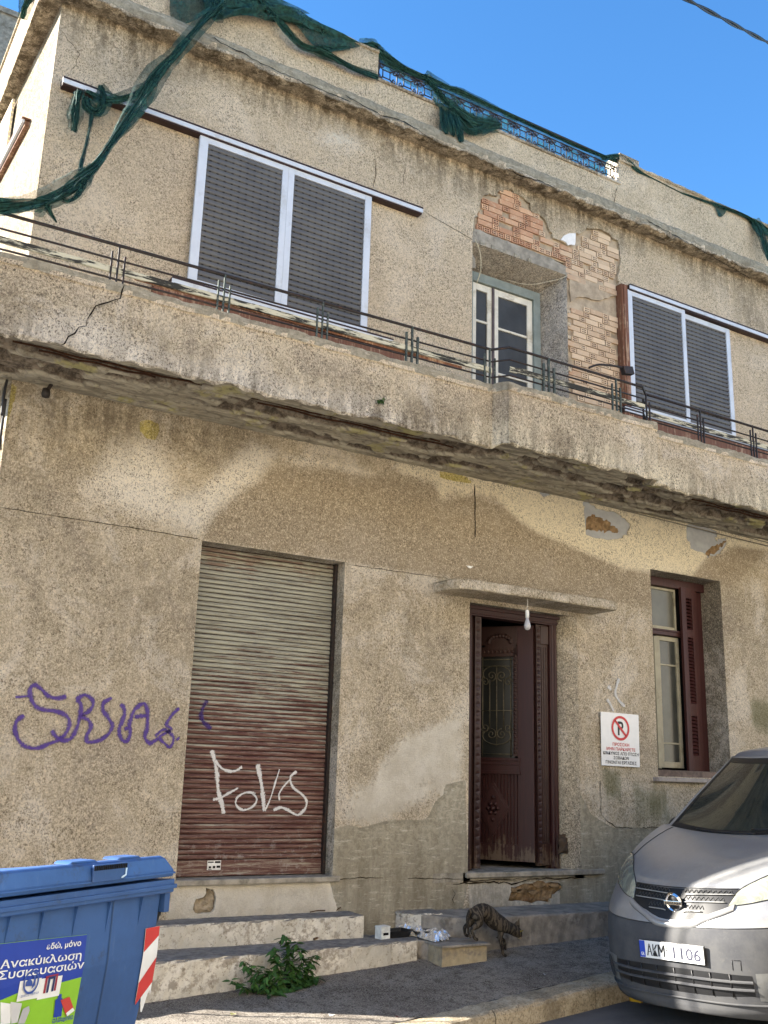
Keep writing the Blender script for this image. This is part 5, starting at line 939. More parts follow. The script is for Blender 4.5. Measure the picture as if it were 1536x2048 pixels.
# ================================================================== green netting
def net_mat(name, c, alpha):
    n = NT(name, .7, 0, .25); v = n.pos(); k = n.noise(n.mapv(v, (30, 30, 30)), 1, 4, .7); f = n.noise(v, 140, 2, .6); n.color(n.mix(n.step(k, .35, .65), tuple(x*.45 for x in c), tuple(x*1.5 for x in c)))
    if alpha < 1:
        q = n.noise(v, 5, 4, .6); n.t.links.new(n.math('ADD', n.math('MULTIPLY', n.step(q, .35, .65), .35), alpha-.18, True), n.b.inputs['Alpha'])
    n.bump(n.noise(n.mapv(v, (60, 60, 60)), 1, 4, .75), 1.0, .01); return n.m
M_NET = net_mat('green_debris_net', (.012,.050,.040), .98); M_NETS = net_mat('green_net_single_layer', (.022,.085,.066), .50); M_NETD = net_mat('green_net_double', (.014,.052,.042), .84); M_NETF = net_mat('green_net_fringe', (.016,.062,.050), .60)
def rope(name, pts, rs, parent, seed=0, tw=.55, n=18, sub=8, sq=1.0):
    P = smooth_path(pts, sub); m = len(P); R = [np.interp(i/(m-1)*(len(rs)-1), range(len(rs)), rs) for i in range(m)]; r_ = random.Random(seed); ph = r_.uniform(0, 6)
    from mathutils import noise as nz_
    mb = MB(); K = 8
    for q in range(5):              # loosely twisted layers of cloth
        wide = q > 2; w0 = (1.0, .85, .7, 1.35, 1.15)[q]; vs = []; a0 = ph+q*1.9
        for i, p in enumerate(P):
            t = (P[min(i+1, m-1)]-P[max(i-1, 0)]).normalized(); a = t.cross(Vector((0, 1, 0)));
            if a.length < .1: a = t.cross(Vector((1, 0, 0)))
            a.normalize(); b = t.cross(a); s_ = i/m*(m*.05)
            ang = a0+.9*math.sin(s_*1.3+q)+s_*(.35 if not wide else .15); u = a*math.cos(ang)+b*math.sin(ang)*.6; v = t.cross(u)
            w = R[i]*w0*(.75+.5*nz_.noise(Vector((s_*2.2, q*3.1, seed)))+(.25 if wide else 0)); off = (u*math.cos(a0+s_)+v*math.sin(a0+s_))*R[i]*.25
            for k in range(-K, K+1):
                f = k/K; pl = math.sin(f*9+q*2+s_*.7)*.20*R[i]+nz_.noise(Vector((s_*6, f*3, q+seed)))*.22*R[i]; fr = 1+.12*nz_.noise(Vector((s_*14, k, q)))*(abs(f) > .8); vs.append(p+off+u*w*f*fr+v*pl)
        mm = 2*K+1; mb.add(vs, [(i*mm+j, (i+1)*mm+j, (i+1)*mm+j+1, i*mm+j+1) for i in range(m-1) for j in range(mm-1)], 1 if wide else 0, True)
    return mb.build(name, [M_NET, M_NETF], parent, recalc=False)
def sheet(name, la, lb, parent, mat, n=10, amp=.015, seed=0, sub=6):
    A_ = smooth_path(la, sub); B_ = smooth_path(lb, sub); m = min(len(A_), len(B_)); r_ = random.Random(seed); vs = []
    for i in range(m):
        a = A_[int(i*(len(A_)-1)/(m-1))]; b = B_[int(i*(len(B_)-1)/(m-1))]
        for j in range(n+1): p = a.lerp(b, j/n); w = amp*math.sin(i*.8+j*.5+seed)+amp*.6*math.sin(j*1.9+seed*2+i*.25); vs.append((p.x, p.y+w, p.z+w*.2))
    mb = MB(); mb.add(vs, [(i*(n+1)+j, (i+1)*(n+1)+j, (i+1)*(n+1)+j+1, i*(n+1)+j+1) for i in range(m-1) for j in range(n)], 0, True); return mb.build(name, mat, parent, recalc=False)
N1 = tag(empty('green_netting', (0, 0, 0)), 'torn green debris netting draped from the parapet across the facade to the balcony handrail', 'netting')
rope('twisted_net', [(2.634, 7.720, 8.718), (2.493, 7.700, 8.494), (2.366, 7.660, 8.228), (2.199, 7.620, 7.876), (2.043, 7.600, 7.574), (1.941, 7.580, 7.288), (1.826, 7.500, 6.976), (1.693, 7.420, 6.649), (1.573, 7.320, 6.336), (1.450, 7.220, 6.109), (1.319, 7.150, 5.906), (1.155, 7.080, 5.726), (0.994, 7.030, 5.615), (0.793, 7.000, 5.506)], [.05, .06, .05, .05, .07, .06, .045, .04, .045, .07, .085, .08, .07, .08], N1, 1)
rope('branch', [(2.042, 7.620, 7.561), (1.959, 7.680, 7.436), (1.834, 7.760, 7.358), (1.701, 7.820, 7.314), (1.590, 7.860, 7.344), (1.519, 7.860, 7.355)], [.05, .05, .05, .04, .04, .03], N1, 2)
rope('knot', [(1.632, 7.860, 7.454), (1.662, 7.840, 7.362), (1.656, 7.820, 7.235), (1.606, 7.820, 7.164), (1.547, 7.840, 7.202), (1.534, 7.860, 7.295)], [.045, .06, .06, .055, .05, .04], N1, 3)
rope('hanging_end', [(1.461, 7.860, 7.330), (1.448, 7.840, 7.196), (1.451, 7.840, 7.048), (1.451, 7.850, 6.920)], [.05, .055, .05, .035], N1, 4)
rope('thin_strand', [(1.582, 7.830, 7.170), (1.564, 7.750, 6.964), (1.521, 7.600, 6.664), (1.459, 7.400, 6.362), (1.441, 7.300, 6.208)], [.022, .016, .014, .02, .03], N1, 5)
rope('hanging_loop', [(1.277, 7.140, 5.855), (1.339, 7.120, 5.824), (1.412, 7.140, 5.903), (1.460, 7.200, 6.071), (1.492, 7.280, 6.238)], [.02, .025, .03, .035, .03], N1, 6); rope('hanging_end', [(1.181, 7.080, 5.714), (1.215, 7.070, 5.657), (1.272, 7.080, 5.597)], [.035, .02, .008], N1, 7)
sheet('translucent_fold', [(1.874, 7.500, 7.109), (1.807, 7.460, 6.910), (1.731, 7.400, 6.676)], [(1.947, 7.500, 7.274), (1.944, 7.460, 7.064), (1.783, 7.420, 6.813)], N1, M_NETS, 8, .012, 1)
sheet('translucent_fold', [(1.493, 7.300, 6.318), (1.450, 7.240, 6.156), (1.355, 7.180, 5.992)], [(1.506, 7.280, 6.289), (1.482, 7.220, 6.067), (1.397, 7.160, 5.908)], N1, M_NETS, 8, .02, 2)
sheet('translucent_fold', [(1.062, 7.040, 5.661), (1.151, 7.060, 5.714), (1.205, 7.080, 5.765)], [(1.077, 7.040, 5.599), (1.152, 7.040, 5.575), (1.203, 7.060, 5.677)], N1, M_NETS, 6, .015, 3)
N2 = tag(empty('green_netting', (0, 0, 0)), 'wide green net sheet hanging over the parapet at the top left', 'netting')
sheet('net_sheet', [(2.155, 7.900, 8.988), (2.547, 7.900, 9.130), (3.072, 7.900, 9.216), (3.635, 7.900, 9.199)], [(2.193, 7.880, 8.466), (2.344, 7.860, 8.450), (2.467, 7.840, 8.562), (2.604, 7.840, 8.753)], N2, M_NETD, 12, .012, 4)
sheet('net_sheet', [(2.541, 7.880, 9.111), (2.958, 7.880, 9.174), (3.287, 7.880, 9.156), (3.635, 7.900, 9.187), (4.232, 7.900, 9.096)], [(2.574, 7.800, 8.606), (2.626, 7.780, 8.548), (2.804, 7.820, 8.731), (3.185, 7.860, 8.883), (3.291, 7.860, 8.945)], N2, M_NET, 14, .03, 5)
sheet('net_sheet', [(3.214, 7.890, 9.074), (3.632, 7.890, 9.148), (4.051, 7.900, 9.106), (4.255, 7.920, 9.108)], [(3.466, 7.880, 8.983), (3.702, 7.880, 8.828), (3.873, 7.880, 8.869), (4.145, 7.900, 9.013)], N2, M_NETD, 8, .01, 6)
rope('gathered_net', [(2.529, 7.820, 8.827), (2.566, 7.760, 8.697), (2.586, 7.740, 8.596), (2.668, 7.780, 8.602)], [.06, .08, .07, .04], N2, 8)
N3 = tag(empty('green_netting', (0, 0, 0)), 'green net strand swagging across the parapet to the left end of the roof railing', 'netting')
rope('net_strand', [(3.052, 7.860, 9.086), (3.204, 7.850, 8.944), (3.377, 7.850, 8.818), (3.549, 7.850, 8.737), (3.751, 7.860, 8.776), (3.943, 7.870, 8.773), (4.174, 7.880, 8.760), (4.469, 7.920, 8.817)], [.03, .035, .04, .045, .06, .05, .04, .04], N3, 9)
rope('net_strand', [(3.756, 7.870, 8.797), (3.902, 7.880, 8.882), (4.115, 7.900, 9.011)], [.05, .03, .02], N3, 10)
N4 = tag(empty('green_netting', (0, 0, 0)), 'green net tied along the wrought iron roof railing', 'netting')
rope('net_roll', [(4.263, 7.980, 9.153), (4.411, 7.980, 9.183), (4.537, 7.980, 9.151), (4.716, 7.980, 9.116), (4.975, 7.980, 9.102), (5.106, 7.980, 9.120)], [.05, .09, .08, .06, .055, .06], N4, 11)
rope('net_roll', [(5.106, 7.980, 9.120), (5.442, 7.980, 9.122), (5.614, 7.980, 9.129), (6.146, 7.980, 9.124), (6.895, 7.980, 9.114), (7.529, 7.980, 9.117), (7.986, 7.980, 9.156)], [.07, .035, .05, .03, .028, .028, .04], N4, 12)
sheet('hanging_net', [(4.52, 8.03, 9.16), (5.4, 8.03, 9.15), (6.5, 8.03, 9.15), (7.9, 8.03, 9.15)], [(4.56, 8.03, 9.05), (5.4, 8.03, 8.95), (6.4, 8.03, 8.86), (7.85, 8.03, 8.87)], N4, net_mat('thin_green_net_painted_sun', (.05,.26,.24), .52), 10, .012, 7)  # brighter green paints in the sunlight passing through the net
N5 = tag(empty('green_netting', (0, 0, 0)), 'dark bunched green net hanging over the sill below the roof railing', 'netting')
rope('bunched_net', [(5.100, 7.970, 9.117), (5.195, 7.930, 9.003), (5.290, 7.900, 8.896), (5.411, 7.880, 8.806), (5.608, 7.870, 8.733), (5.822, 7.880, 8.761), (6.107, 7.930, 8.892)], [.05, .07, .08, .09, .09, .08, .06], N5, 13)
for k, (a, b, c_, r0) in enumerate((((5.286, 7.900, 8.747), (5.248, 7.820, 8.513), (5.269, 7.790, 8.360), .05), ((5.365, 7.900, 8.755), (5.340, 7.800, 8.506), (5.367, 7.780, 8.368), .055), ((5.432, 7.880, 8.731), (5.426, 7.790, 8.484), (5.457, 7.775, 8.325), .05))): rope('hanging_fold', [a, b, c_], [r0*.9, r0*1.2, r0*.6], N5, 20+k)
rope('bunched_net', [(5.412, 7.880, 8.742), (5.603, 7.860, 8.571), (5.781, 7.870, 8.648), (5.978, 7.900, 8.887)], [.05, .05, .05, .05], N5, 15)
N6 = tag(empty('green_netting', (0, 0, 0)), 'green net draped over the parapet cap at the right end of the railing', 'netting')
rope('net_edge', [(7.723, 7.970, 9.080), (7.969, 7.960, 9.210), (8.128, 7.950, 9.193), (8.260, 7.940, 9.108), (8.514, 7.950, 9.098), (9.050, 7.950, 9.073)], [.03, .03, .035, .03, .012, .010], N6, 16)
sheet('net_sheet', [(7.702, 7.990, 9.111), (7.937, 7.970, 9.225), (8.086, 7.950, 9.206)], [(7.745, 7.950, 9.049), (7.922, 7.940, 9.138), (8.165, 7.930, 9.124)], N6, M_NETD, 5, .006, 8)
N7 = tag(empty('green_netting', (0, 0, 0)), 'green net running along the parapet top at the far right', 'netting')
rope('net_edge', [(9.050, 7.950, 9.073), (9.506, 7.940, 9.096), (9.784, 7.930, 9.120), (10.265, 7.920, 9.129), (10.537, 7.900, 9.058), (10.943, 7.900, 8.976)], [.012, .02, .03, .04, .07, .08], N7, 17)
rope('hanging_fold', [(10.415, 7.920, 9.118), (10.474, 7.860, 8.918), (10.492, 7.800, 8.632), (10.490, 7.780, 8.473)], [.06, .07, .06, .03], N7, 18); sheet('net_flap', [(9.650, 7.940, 9.109), (9.796, 7.940, 9.129), (9.943, 7.940, 9.135)], [(9.700, 7.930, 9.031), (9.770, 7.930, 8.951), (9.874, 7.930, 9.031)], N7, M_NETD, 4, .004, 9)
N8 = tag(empty('green_netting', (0, 0, 0)), 'strip of green net hanging over the left end of the side cornice', 'netting')
rope('hanging_fold', [(1.089, 8.900, 8.995), (1.064, 8.850, 8.828), (1.046, 8.850, 8.703), (1.046, 8.900, 8.636)], [.07, .06, .05, .03], N8, 19)
# ================================================================== neighbours
a_ = Vector((2.217, 19.000, 16.532)); mb = MB(); mb.box((a_.x-9, 19, -.5), (a_.x, 30, a_.z)); mb.box((a_.x-9.05, 18.95, a_.z), (a_.x+.05, 30.05, a_.z+.12)); tag(mb.build('concrete_building', M_GREYC), 'plain grey concrete building corner beyond the left side of the house', 'building')
OB = tag(empty('added_bounce_house', (0, -2.6, 0)), 'plain cream house front added unseen across the street to bounce warm sunlight onto the stucco house', 'house')  # unseen house, added for warm bounced light on the facade
M_BOUNCE_HOUSE = stucco('stucco_bounce_house', (.70,.60,.45), (.76,.66,.51), 30, (.5,.42,.32), .4, masks=False, gscale=.5)
mb = MB(); mb.box((-14, -6, -1), (22, 0, 8.5)); mb.box((-14.2, -6.2, 8.5), (22.2, .25, 8.75)); mb.build('added_bounce_wall', M_BOUNCE_HOUSE, OB)
for q in range(9):
    for z0_ in (1.4, 4.9):
        mb = MB(); x_ = -12+q*3.8; mb.box((x_, -.02, z0_), (x_+1.2, .03, z0_+1.5)); wf = mb.build('window', M_ALU, OB); g = MB(); g.box((x_+.08, .03, z0_+.08), (x_+1.12, .036, z0_+1.42)); g.build('pane', M_GLASS, wf)
# ================================================================== recycling container
def bin_mat(nm, c):
    n = NT(nm, .5, 0, .4); v = n.pos(); k = n.noise(v, 2.5, 6, .7); f = n.noise(n.mapv(v, (40, 40, 6)), 1, 5, .7); col = n.mix(n.step(k, .35, .65), tuple(x*.85 for x in c), tuple(x*1.1 for x in c))
    col = n.mix(n.math('MULTIPLY', n.step(f, .58, .74), .18), col, (.16,.22,.32)); col = n.mix(n.math('MULTIPLY', n.step(n.noise(v, 6, 6, .75), .55, .68), .5), col, (.035,.045,.065)); n.color(col); n.bump(n.noise(v, 200, 2, .5), .15, .002); return n.m
M_BLUE = bin_mat('blue_container_plastic', (.032,.088,.25)); M_BLUEL = bin_mat('blue_lid_plastic', (.036,.105,.30))
BN = tag(empty('recycling_container', (1.64, 4.60, 0)), 'large blue recycling container with a poster and red and white chevron strips', 'recycling bin'); BN.rotation_euler = (0, 0, math.atan2(.566, .825))
zl = (-0.006, 1.269)[1]; GB = -.16; BW = -1.37
mb = MB()
def loft(mb, secs, mi=0):       # secs: list of loops (same length)
    k = len(secs[0]); mb.add([p for s in secs for p in s], [(i*k+j, i*k+(j+1) % k, (i+1)*k+(j+1) % k, (i+1)*k+j) for i in range(len(secs)-1) for j in range(k)]+[tuple(range(k)), tuple((len(secs)-1)*k+j for j in range(k))], mi)
def rect(x0, x1, y0, y1, z): return [(x0, y0, z), (x1, y0, z), (x1, y1, z), (x0, y1, z)]
loft(mb, [rect(BW+.10, -.06, .14, .92, .12), rect(BW+.03, .045, .055, 1.0, .85), rect(BW, .06, .05, 1.02, 1.12)]); mb.build('body', M_BLUE, BN, .012)
mb = MB(); loft(mb, [rect(BW-.04, .085, .012, 1.06, 1.105), rect(BW-.045, .09, .005, 1.065, 1.11), [(BW-.045, .005, 1.165), (.09, .005, 1.165), (.09, 1.06, 1.115), (BW-.045, 1.06, 1.115)]]); loft(mb, [rect(BW-.05, .10, -.005, 1.07, 1.125), rect(BW-.05, .10, -.005, 1.07, 1.143)])
mb.box((.062, .03, 1.02), (.10, .10, 1.12)); mb.build('rim', M_BLUE, BN, .006)
mb = MB(); loft(mb, [rect(BW-.03, .075, .0, 1.05, 1.135)[2:]*0+[(BW-.03, 0, 1.177), (.075, 0, 1.177), (.075, 1.05, 1.12), (BW-.03, 1.05, 1.12)], [(BW-.03, -.004, 1.205), (.07, -.004, 1.205), (.06, 1.05, 1.14), (BW-.03, 1.05, 1.14)], [(BW-.02, .012, zl-.012), (.02, .012, zl-.012), (0, 1.02, 1.15), (BW, 1.02, 1.15)], [(BW-.01, .03, zl), (0, .03, zl), (-.03, 1.0, zl-.12), (BW+.02, 1.0, zl-.12)]]); lid = mb.build('lid', M_BLUEL, BN, .008)
mb = MB(); mb.box((BW-.032, -.010, 1.190), (.072, .0, 1.198)); mb.build('lid_ridge', M_BLUEL, lid, .002)
for (xa, xb) in ((-.60, -.42), (-.30, -.13)): mb = MB(); mb.prism([(xa, zl-.004), (xa+.02, zl+.007), (xb-.02, zl+.007), (xb, zl-.004)], .032, .12, 'y'); mb.build('lid_hump', M_BLUEL, lid, .006)
h0, h1 = (-0.500, 1.269), (-0.288, 1.191); mb = MB(); mb.box((h0[0], -.014, h1[1]+.0), (h1[0], -.003, h0[1]-.008)); mb.build('grip_recess', M_BLUE, lid, .004)
mb = MB()
for q in range(18): xx = h0[0]+(h1[0]-h0[0])*(q+.5)/18; mb.box((xx-.0035, -.017, h0[1]-.03), (xx+.0035, -.013, h0[1]-.012))
mb.build('grip_comb', M_DARK, lid); mb = MB(); mb.tube([(h1[0]-.008, -.018, h0[1]-.03), (h1[0]-.010, -.018, h1[1]+.02), (h1[0]-.035, -.018, h1[1]+.010)], .004, 6); mb.build('grip_edge', plain('pale_blue_edge', (.45,.62,.85), .4), lid)
def yb_(z): return .05+.005*max(0, (1.12-z)/.27) if z > .85 else .055+(.85-z)/.73*.085
for u in (18, 85, 152, 218, 282):
    x_ = [(-0.883, 1.123), (-0.706, 1.114), (-0.514, 1.109), (-0.308, 1.105), (-0.090, 1.100)][(18, 85, 152, 218, 282).index(u)][0]; mb = MB(); mb.add([(x_-.004, .052, 1.11), (x_+.004, .052, 1.11), (x_+.004, .034, 1.10), (x_-.004, .034, 1.10), (x_-.004, .054, .97), (x_+.004, .054, .97)], [(3, 2, 1, 0), (0, 4, 3), (1, 2, 5), (3, 4, 5, 2), (0, 1, 5, 4)]); mb.build('rib', M_BLUE, BN)
x_ = (-0.277, 0.905)[0]; mb = MB(); mb.add([(x_-.003, yb_(1.1)-.004, 1.1), (x_+.003, yb_(1.1)-.004, 1.1), (x_+.003, yb_(.86)-.004, .86), (x_-.003, yb_(.86)-.004, .86), (x_+.003, yb_(.2)-.004, .2), (x_-.003, yb_(.2)-.004, .2)], [(0, 1, 2, 3), (3, 2, 4, 5)]); mb.build('panel_seam', bin_mat('blue_seam', (.03,.07,.17)), BN)
mb = MB(); mb.tube([(.05, .13, 1.00), (.082, .13, 1.00)], .062, 20); mb.tube([(.08, .13, 1.005), (.15, .13, 1.005)], .022, 16); mb.build('trunnion', M_BPLA, BN)
for (wx, wy) in ((-.15, .2), (-1.2, .2), (-.15, .85), (-1.2, .85)): mb = MB(); mb.tube([(wx-.02, wy, GB+.09), (wx+.02, wy, GB+.09)], .09, 18); mb.box((wx-.03, wy-.03, GB+.10), (wx+.03, wy+.03, .13)); mb.build('castor', M_BPLA, BN)
def onb(p, d=.006): return (p[0], yb_(p[1])-d, p[1])
def flat(nm, P, mat, par, d, y=None):
    mb = MB(); mb.add([onb(p, d) for p in P], [tuple(range(len(P)))]); return mb.build(nm, mat, par)
def pm_(nm, c, r=.4): return plain(nm, c, r, 0, .45, .06, 8)
tl, tr, br = (-0.909, 1.008), (-0.431, 0.984), (-0.386, 0.640); lx = -1.06
P_BL = pm_('poster_blue', (.014,.045,.34)); P_GR = pm_('poster_green', (.24,.50,.025)); P_WH = pm_('poster_white', (.74,.76,.77))
def gridpoly(nm, xl, xr, ztop, zbot, mat, par, d):     # follows the slightly kinked body
    mb = MB(); vs = []; N = 10
    for i in range(N+1):
        for j in range(N+1):
            x = xl+(xr-xl)*i/N; a, b = zbot(x), ztop(x); z = a+(b-a)*j/N; vs.append((x, yb_(z)-d, z))
    mb.add(vs, [(i*(N+1)+j, (i+1)*(N+1)+j, (i+1)*(N+1)+j+1, i*(N+1)+j+1) for i in range(N) for j in range(N)]); return mb.build(nm, mat, par, recalc=False)
tilt = lambda x: .052*(tr[0]-x)
PO = gridpoly('poster', lx, tr[0], lambda x: tr[1]+tilt(x), lambda x: .46, P_GR, BN, .004)
cv = [(-0.875, 0.809), (-0.726, 0.829), (-0.561, 0.821), (-0.409, 0.823)]; gridpoly('poster_band', lx, tr[0], lambda x: tr[1]-.001+tilt(x), lambda x: float(np.interp(x, [c[0] for c in cv], [c[1] for c in cv])), P_BL, PO, .0055)
def btext(body, r, l, w, size=.05, bold=.002, mat=None):       # right-end anchor at pixel-free local coordinates
    t = text_obj('lettering', body, size, mat or P_WH, PO, w, bold, 'RIGHT'); z = r[1]; t.location = (r[0], yb_(z)-.0085, z); t.rotation_euler = (0, .058, 0); return t
btext('εδώ, μόνο', (-0.464, 0.946), 0, abs((-0.464, 0.946)[0]-(-0.664, 0.959)[0]), .030, .0006)
btext('Ανακύκλωση', (-0.450, 0.895), 0, abs((-0.450, 0.895)[0]-(-0.895, 0.927)[0]), .040, .0006); btext('Συσκευασιών', (-0.432, 0.857), 0, abs((-0.432, 0.857)[0]-(-0.903, 0.889)[0]), .040, .0006)
for (A_, B_) in (((-0.786, 0.878), (-0.671, 0.799)), ((-0.677, 0.869), (-0.553, 0.787))): q = flat('badge_square', [(A_[0], A_[1]-.016), (B_[0], A_[1]-.021), (B_[0], B_[1]-.014), (A_[0], B_[1]-.009)], P_WH, PO, .008)
A_, B_ = (-0.677, 0.869), (-0.553, 0.787); mx = (A_[0]+B_[0])/2; w = (B_[0]-A_[0]); hh = A_[1]-B_[1]
for k, (a, c_, m) in enumerate(((.28, .10, pm_('emblem_red', (.28,.02,.05))), (.16, .04, pm_('emblem_navy', (.02,.03,.12)))) ): flat('emblem_arch', [(mx-w*a, A_[1]-hh*(.12+.06*k)), (mx+w*a, A_[1]-hh*(.12+.06*k)), (mx+w*a, B_[1]+hh*.12), (mx+w*(a-.09), B_[1]+hh*.12), (mx+w*(a-.09), A_[1]-hh*(.24+.06*k)), (mx-w*(a-.09), A_[1]-hh*(.24+.06*k)), (mx-w*(a-.09), B_[1]+hh*.12), (mx-w*a, B_[1]+hh*.12)], m, PO, .010+.001*k)
A_, B_ = (-0.786, 0.878), (-0.671, 0.799); mx, mz = (A_[0]+B_[0])/2, (A_[1]+B_[1])/2+.012; r_ = (B_[0]-A_[0])*.36
mb = MB(); nv = 28; vs = []
for i in range(nv): a = 2*math.pi*i/nv; vs += [(mx+r_*.82*math.cos(a), yb_(mz)-.010, mz+r_*.82*math.sin(a)), (mx+r_*math.cos(a), yb_(mz)-.010, mz+r_*math.sin(a))]
mb.add(vs, [(2*i, 2*i+1, (2*i+3) % (2*nv), (2*i+2) % (2*nv)) for i in range(nv)]); P_NV = pm_('emblem_blue', (.03,.07,.30)); mb.add([(mx-r_*.7, yb_(mz)-.0102, mz-r_*.25), (mx+r_*.2, yb_(mz)-.0102, mz-r_*.35), (mx+r_*.1, yb_(mz)-.0102, mz+.1*r_), (mx-r_*.3, yb_(mz)-.0102, mz+r_*.35), (mx-r_*.65, yb_(mz)-.0102, mz+r_*.1)], [(0, 1, 2, 3, 4)]); mb.add([(mx+r_*.1, yb_(mz)-.0103, mz-r_*.6), (mx+r_*.55, yb_(mz)-.0103, mz-r_*.35), (mx+r_*.6, yb_(mz)-.0103, mz+r_*.45), (mx+r_*.2, yb_(mz)-.0103, mz+r_*.55), (mx+r_*.35, yb_(mz)-.0103, mz+r_*.1)], [(0, 1, 2, 3, 4)]); mb.build('emblem_disc', P_NV, PO)
t = text_obj('lettering', 'ΔΗΜΟΣ ΠΕΙΡΑΙΑ', .012, P_NV, PO, r_*2.3); t.location = (mx, yb_(mz)-.0102, B_[1]+.004)
def pic(nm, P, m, d=.0075): return flat(nm, P, m, PO, d)
pic('printed_bottle', [(-0.568, 0.760), (-0.555, 0.763), (-0.557, 0.778), (-0.537, 0.777), (-0.534, 0.762), (-0.522, 0.754), (-0.514, 0.690), (-0.560, 0.694)], P_BL); pic('printed_can', [(-0.539, 0.754), (-0.488, 0.758), (-0.443, 0.699), (-0.488, 0.688)], pm_('can_red', (.50,.05,.04)), .009)
pic('printed_can_band', [(-0.493, 0.698), (-0.457, 0.712), (-0.443, 0.699), (-0.482, 0.685)], P_WH, .0102)
pic('printed_cup', [(-0.869, 0.803), (-0.807, 0.787), (-0.795, 0.717), (-0.846, 0.723)], P_WH); pic('printed_cup', [(-0.818, 0.796), (-0.755, 0.780), (-0.759, 0.714), (-0.792, 0.716)], pm_('cup_grey', (.55,.56,.58)), .009); pic('printed_cup', [(-0.746, 0.759), (-0.715, 0.764), (-0.707, 0.746), (-0.721, 0.703), (-0.758, 0.710)], pm_('cup_grey2', (.42,.43,.46)), .0102)
btext('αλουμίνιο', (-0.441, 0.667), 0, abs((-0.441, 0.667)[0]-(-0.561, 0.680)[0]), .026, .0003, P_BL)
# chevron strip
CH = gridpoly('chevron_strip', (-0.039, 0.874)[0], (0.053, 0.862)[0]+.01, lambda x: (-0.052, 0.962)[1], lambda x: .66-.05*math.sin(x*90)-.3*x, P_WH, BN, .005)
P_RD = pm_('chevron_red', (.52,.035,.03)); cxl, cxr = (-0.039, 0.874)[0]+.001, (0.053, 0.862)[0]+.009; zt = (-0.052, 0.962)[1]
for (a0, a1, b0, b1) in ((.0, .098, .0, .040), (.225, .315, .130, .235)):
    mb = MB(); vs = []; N = 4
    for i in range(N+1):
        x = cxl+(cxr-cxl)*i/N; za = zt-(a0+(b0-a0)*i/N); zb = zt-(a1+(b1-a1)*i/N); vs += [(x, yb_(za)-.0065, za), (x, yb_(zb)-.0065, zb)]
    mb.add(vs, [(2*i, 2*i+1, 2*i+3, 2*i+2) for i in range(N)]); mb.build('red_band', P_RD, CH)
# ================================================================== van
VA, VB = Vector((.9885, .148, .035)).normalized(), Vector((-.148, .9885, -.042)); VB = (VB-VA*VB.dot(VA)).normalized(); VU = VA.cross(VB)
VAN = tag(empty('parked_van', (0, 0, 0)), 'silver grey delivery van parked at the kerb with plain dark plastic bumper', 'van')
VAN.matrix_world = Matrix(((VA[0], VB[0], VU[0], 5.53), (VA[1], VB[1], VU[1], 5.23), (VA[2], VB[2], VU[2], .06), (0, 0, 0, 1)))
def car_paint():
    n = NT('silver_paint', .32, .35, .5); v = n.co(); k = n.noise(v, 5, 5, .7); f = n.noise(v, 38, 4, .75)
    c = n.mix(n.step(k, .3, .7), (.25,.25,.253), (.30,.30,.30)); c = n.mix(n.math('MULTIPLY', n.step(f, .52, .70), .25), c, (.40,.38,.34)); n.color(c)
    n.b.inputs['Coat Weight'].default_value = .6; n.b.inputs['Coat Roughness'].default_value = .12; n.t.links.new(n.math('ADD', n.math('MULTIPLY', k, .25), .22), n.b.inputs['Roughness']); return n.m
M_SILV = car_paint()
def bump_mat():
    n = NT('grey_bumper_plastic', .65, 0, .10); v = n.co(); k = n.noise(v, 4, 6, .7); c = n.mix(n.step(k, .35, .65), (.058,.059,.064), (.082,.082,.083)); c = n.mix(n.math('MULTIPLY', n.step(n.noise(v, 22, 5, .8), .57, .68), .35), c, (.11,.108,.10)); n.color(c); n.bump(n.noise(v, 300, 2, .5), .1, .001); return n.m
M_BUMP = bump_mat(); M_VBLK = plain('black_trim', (.012,.012,.013), .4, 0, .4, .2); M_CHR = plain('chrome', (.75,.75,.76), .12, 1.0, .5, .03); M_GRIL = plain('dark_grille', (.008,.008,.009), .5, 0, .4, .2)
M_VGL = glassy('van_glass', (.016,.021,.019), .03); M_VGL.node_tree.nodes['Principled BSDF'].inputs['Specular IOR Level'].default_value = .9
ROWS = [ # centre (x,z), end (x,z), half width, plan power
 ((.13, .125), (.62, .10), .74, 2.6), ((.055, .118), (.50, .085), .80, 2.5), ((.035, .15), (.455, .12), .825, 3.0), ((.030, .20), (.44, .19), .835, 3.3), ((.012, .30), (.43, .30), .85, 3.3), ((.0, .42), (.42, .42), .86, 3.3), ((.005, .56), (.43, .56), .865, 3.3), ((.022, .635), (.445, .66), .862, 3.3),
 ((.03, .655), (.45, .69), .86, 3.3), ((.05, .70), (.475, .76), .852, 3.3), ((.09, .78), (.53, .85), .842, 2.8), ((.128, .87), (.59, .955), .825, 2.3), ((.150, .898), (.62, .985), .82, 2.3), ((.21, .945), (.67, 1.045), .805, 2.3), ((.45, 1.05), (.82, 1.145), .785, 2.2), ((.80, 1.15), (.98, 1.225), .765, 2.1), ((1.05, 1.198), (1.11, 1.265), .75, 2.0),
 ((1.07, 1.185), (1.13, 1.255), .74, 2.0), ((1.09, 1.19), (1.15, 1.262), .735, 2.0), ((1.40, 1.46), (1.55, 1.52), .68, 2.0), ((1.73, 1.755), (1.96, 1.78), .61, 2.0), ((1.80, 1.80), (2.02, 1.80), .61, 2.0), ((1.98, 1.865), (2.18, 1.845), .62, 2.0), ((2.5, 1.905), (2.62, 1.87), .64, 2.0), ((3.4, 1.91), (3.4, 1.87), .65, 2.0), ((4.25, 1.87), (4.25, 1.84), .64, 2.0), ((4.38, 1.75), (4.36, 1.72), .66, 2.0)]
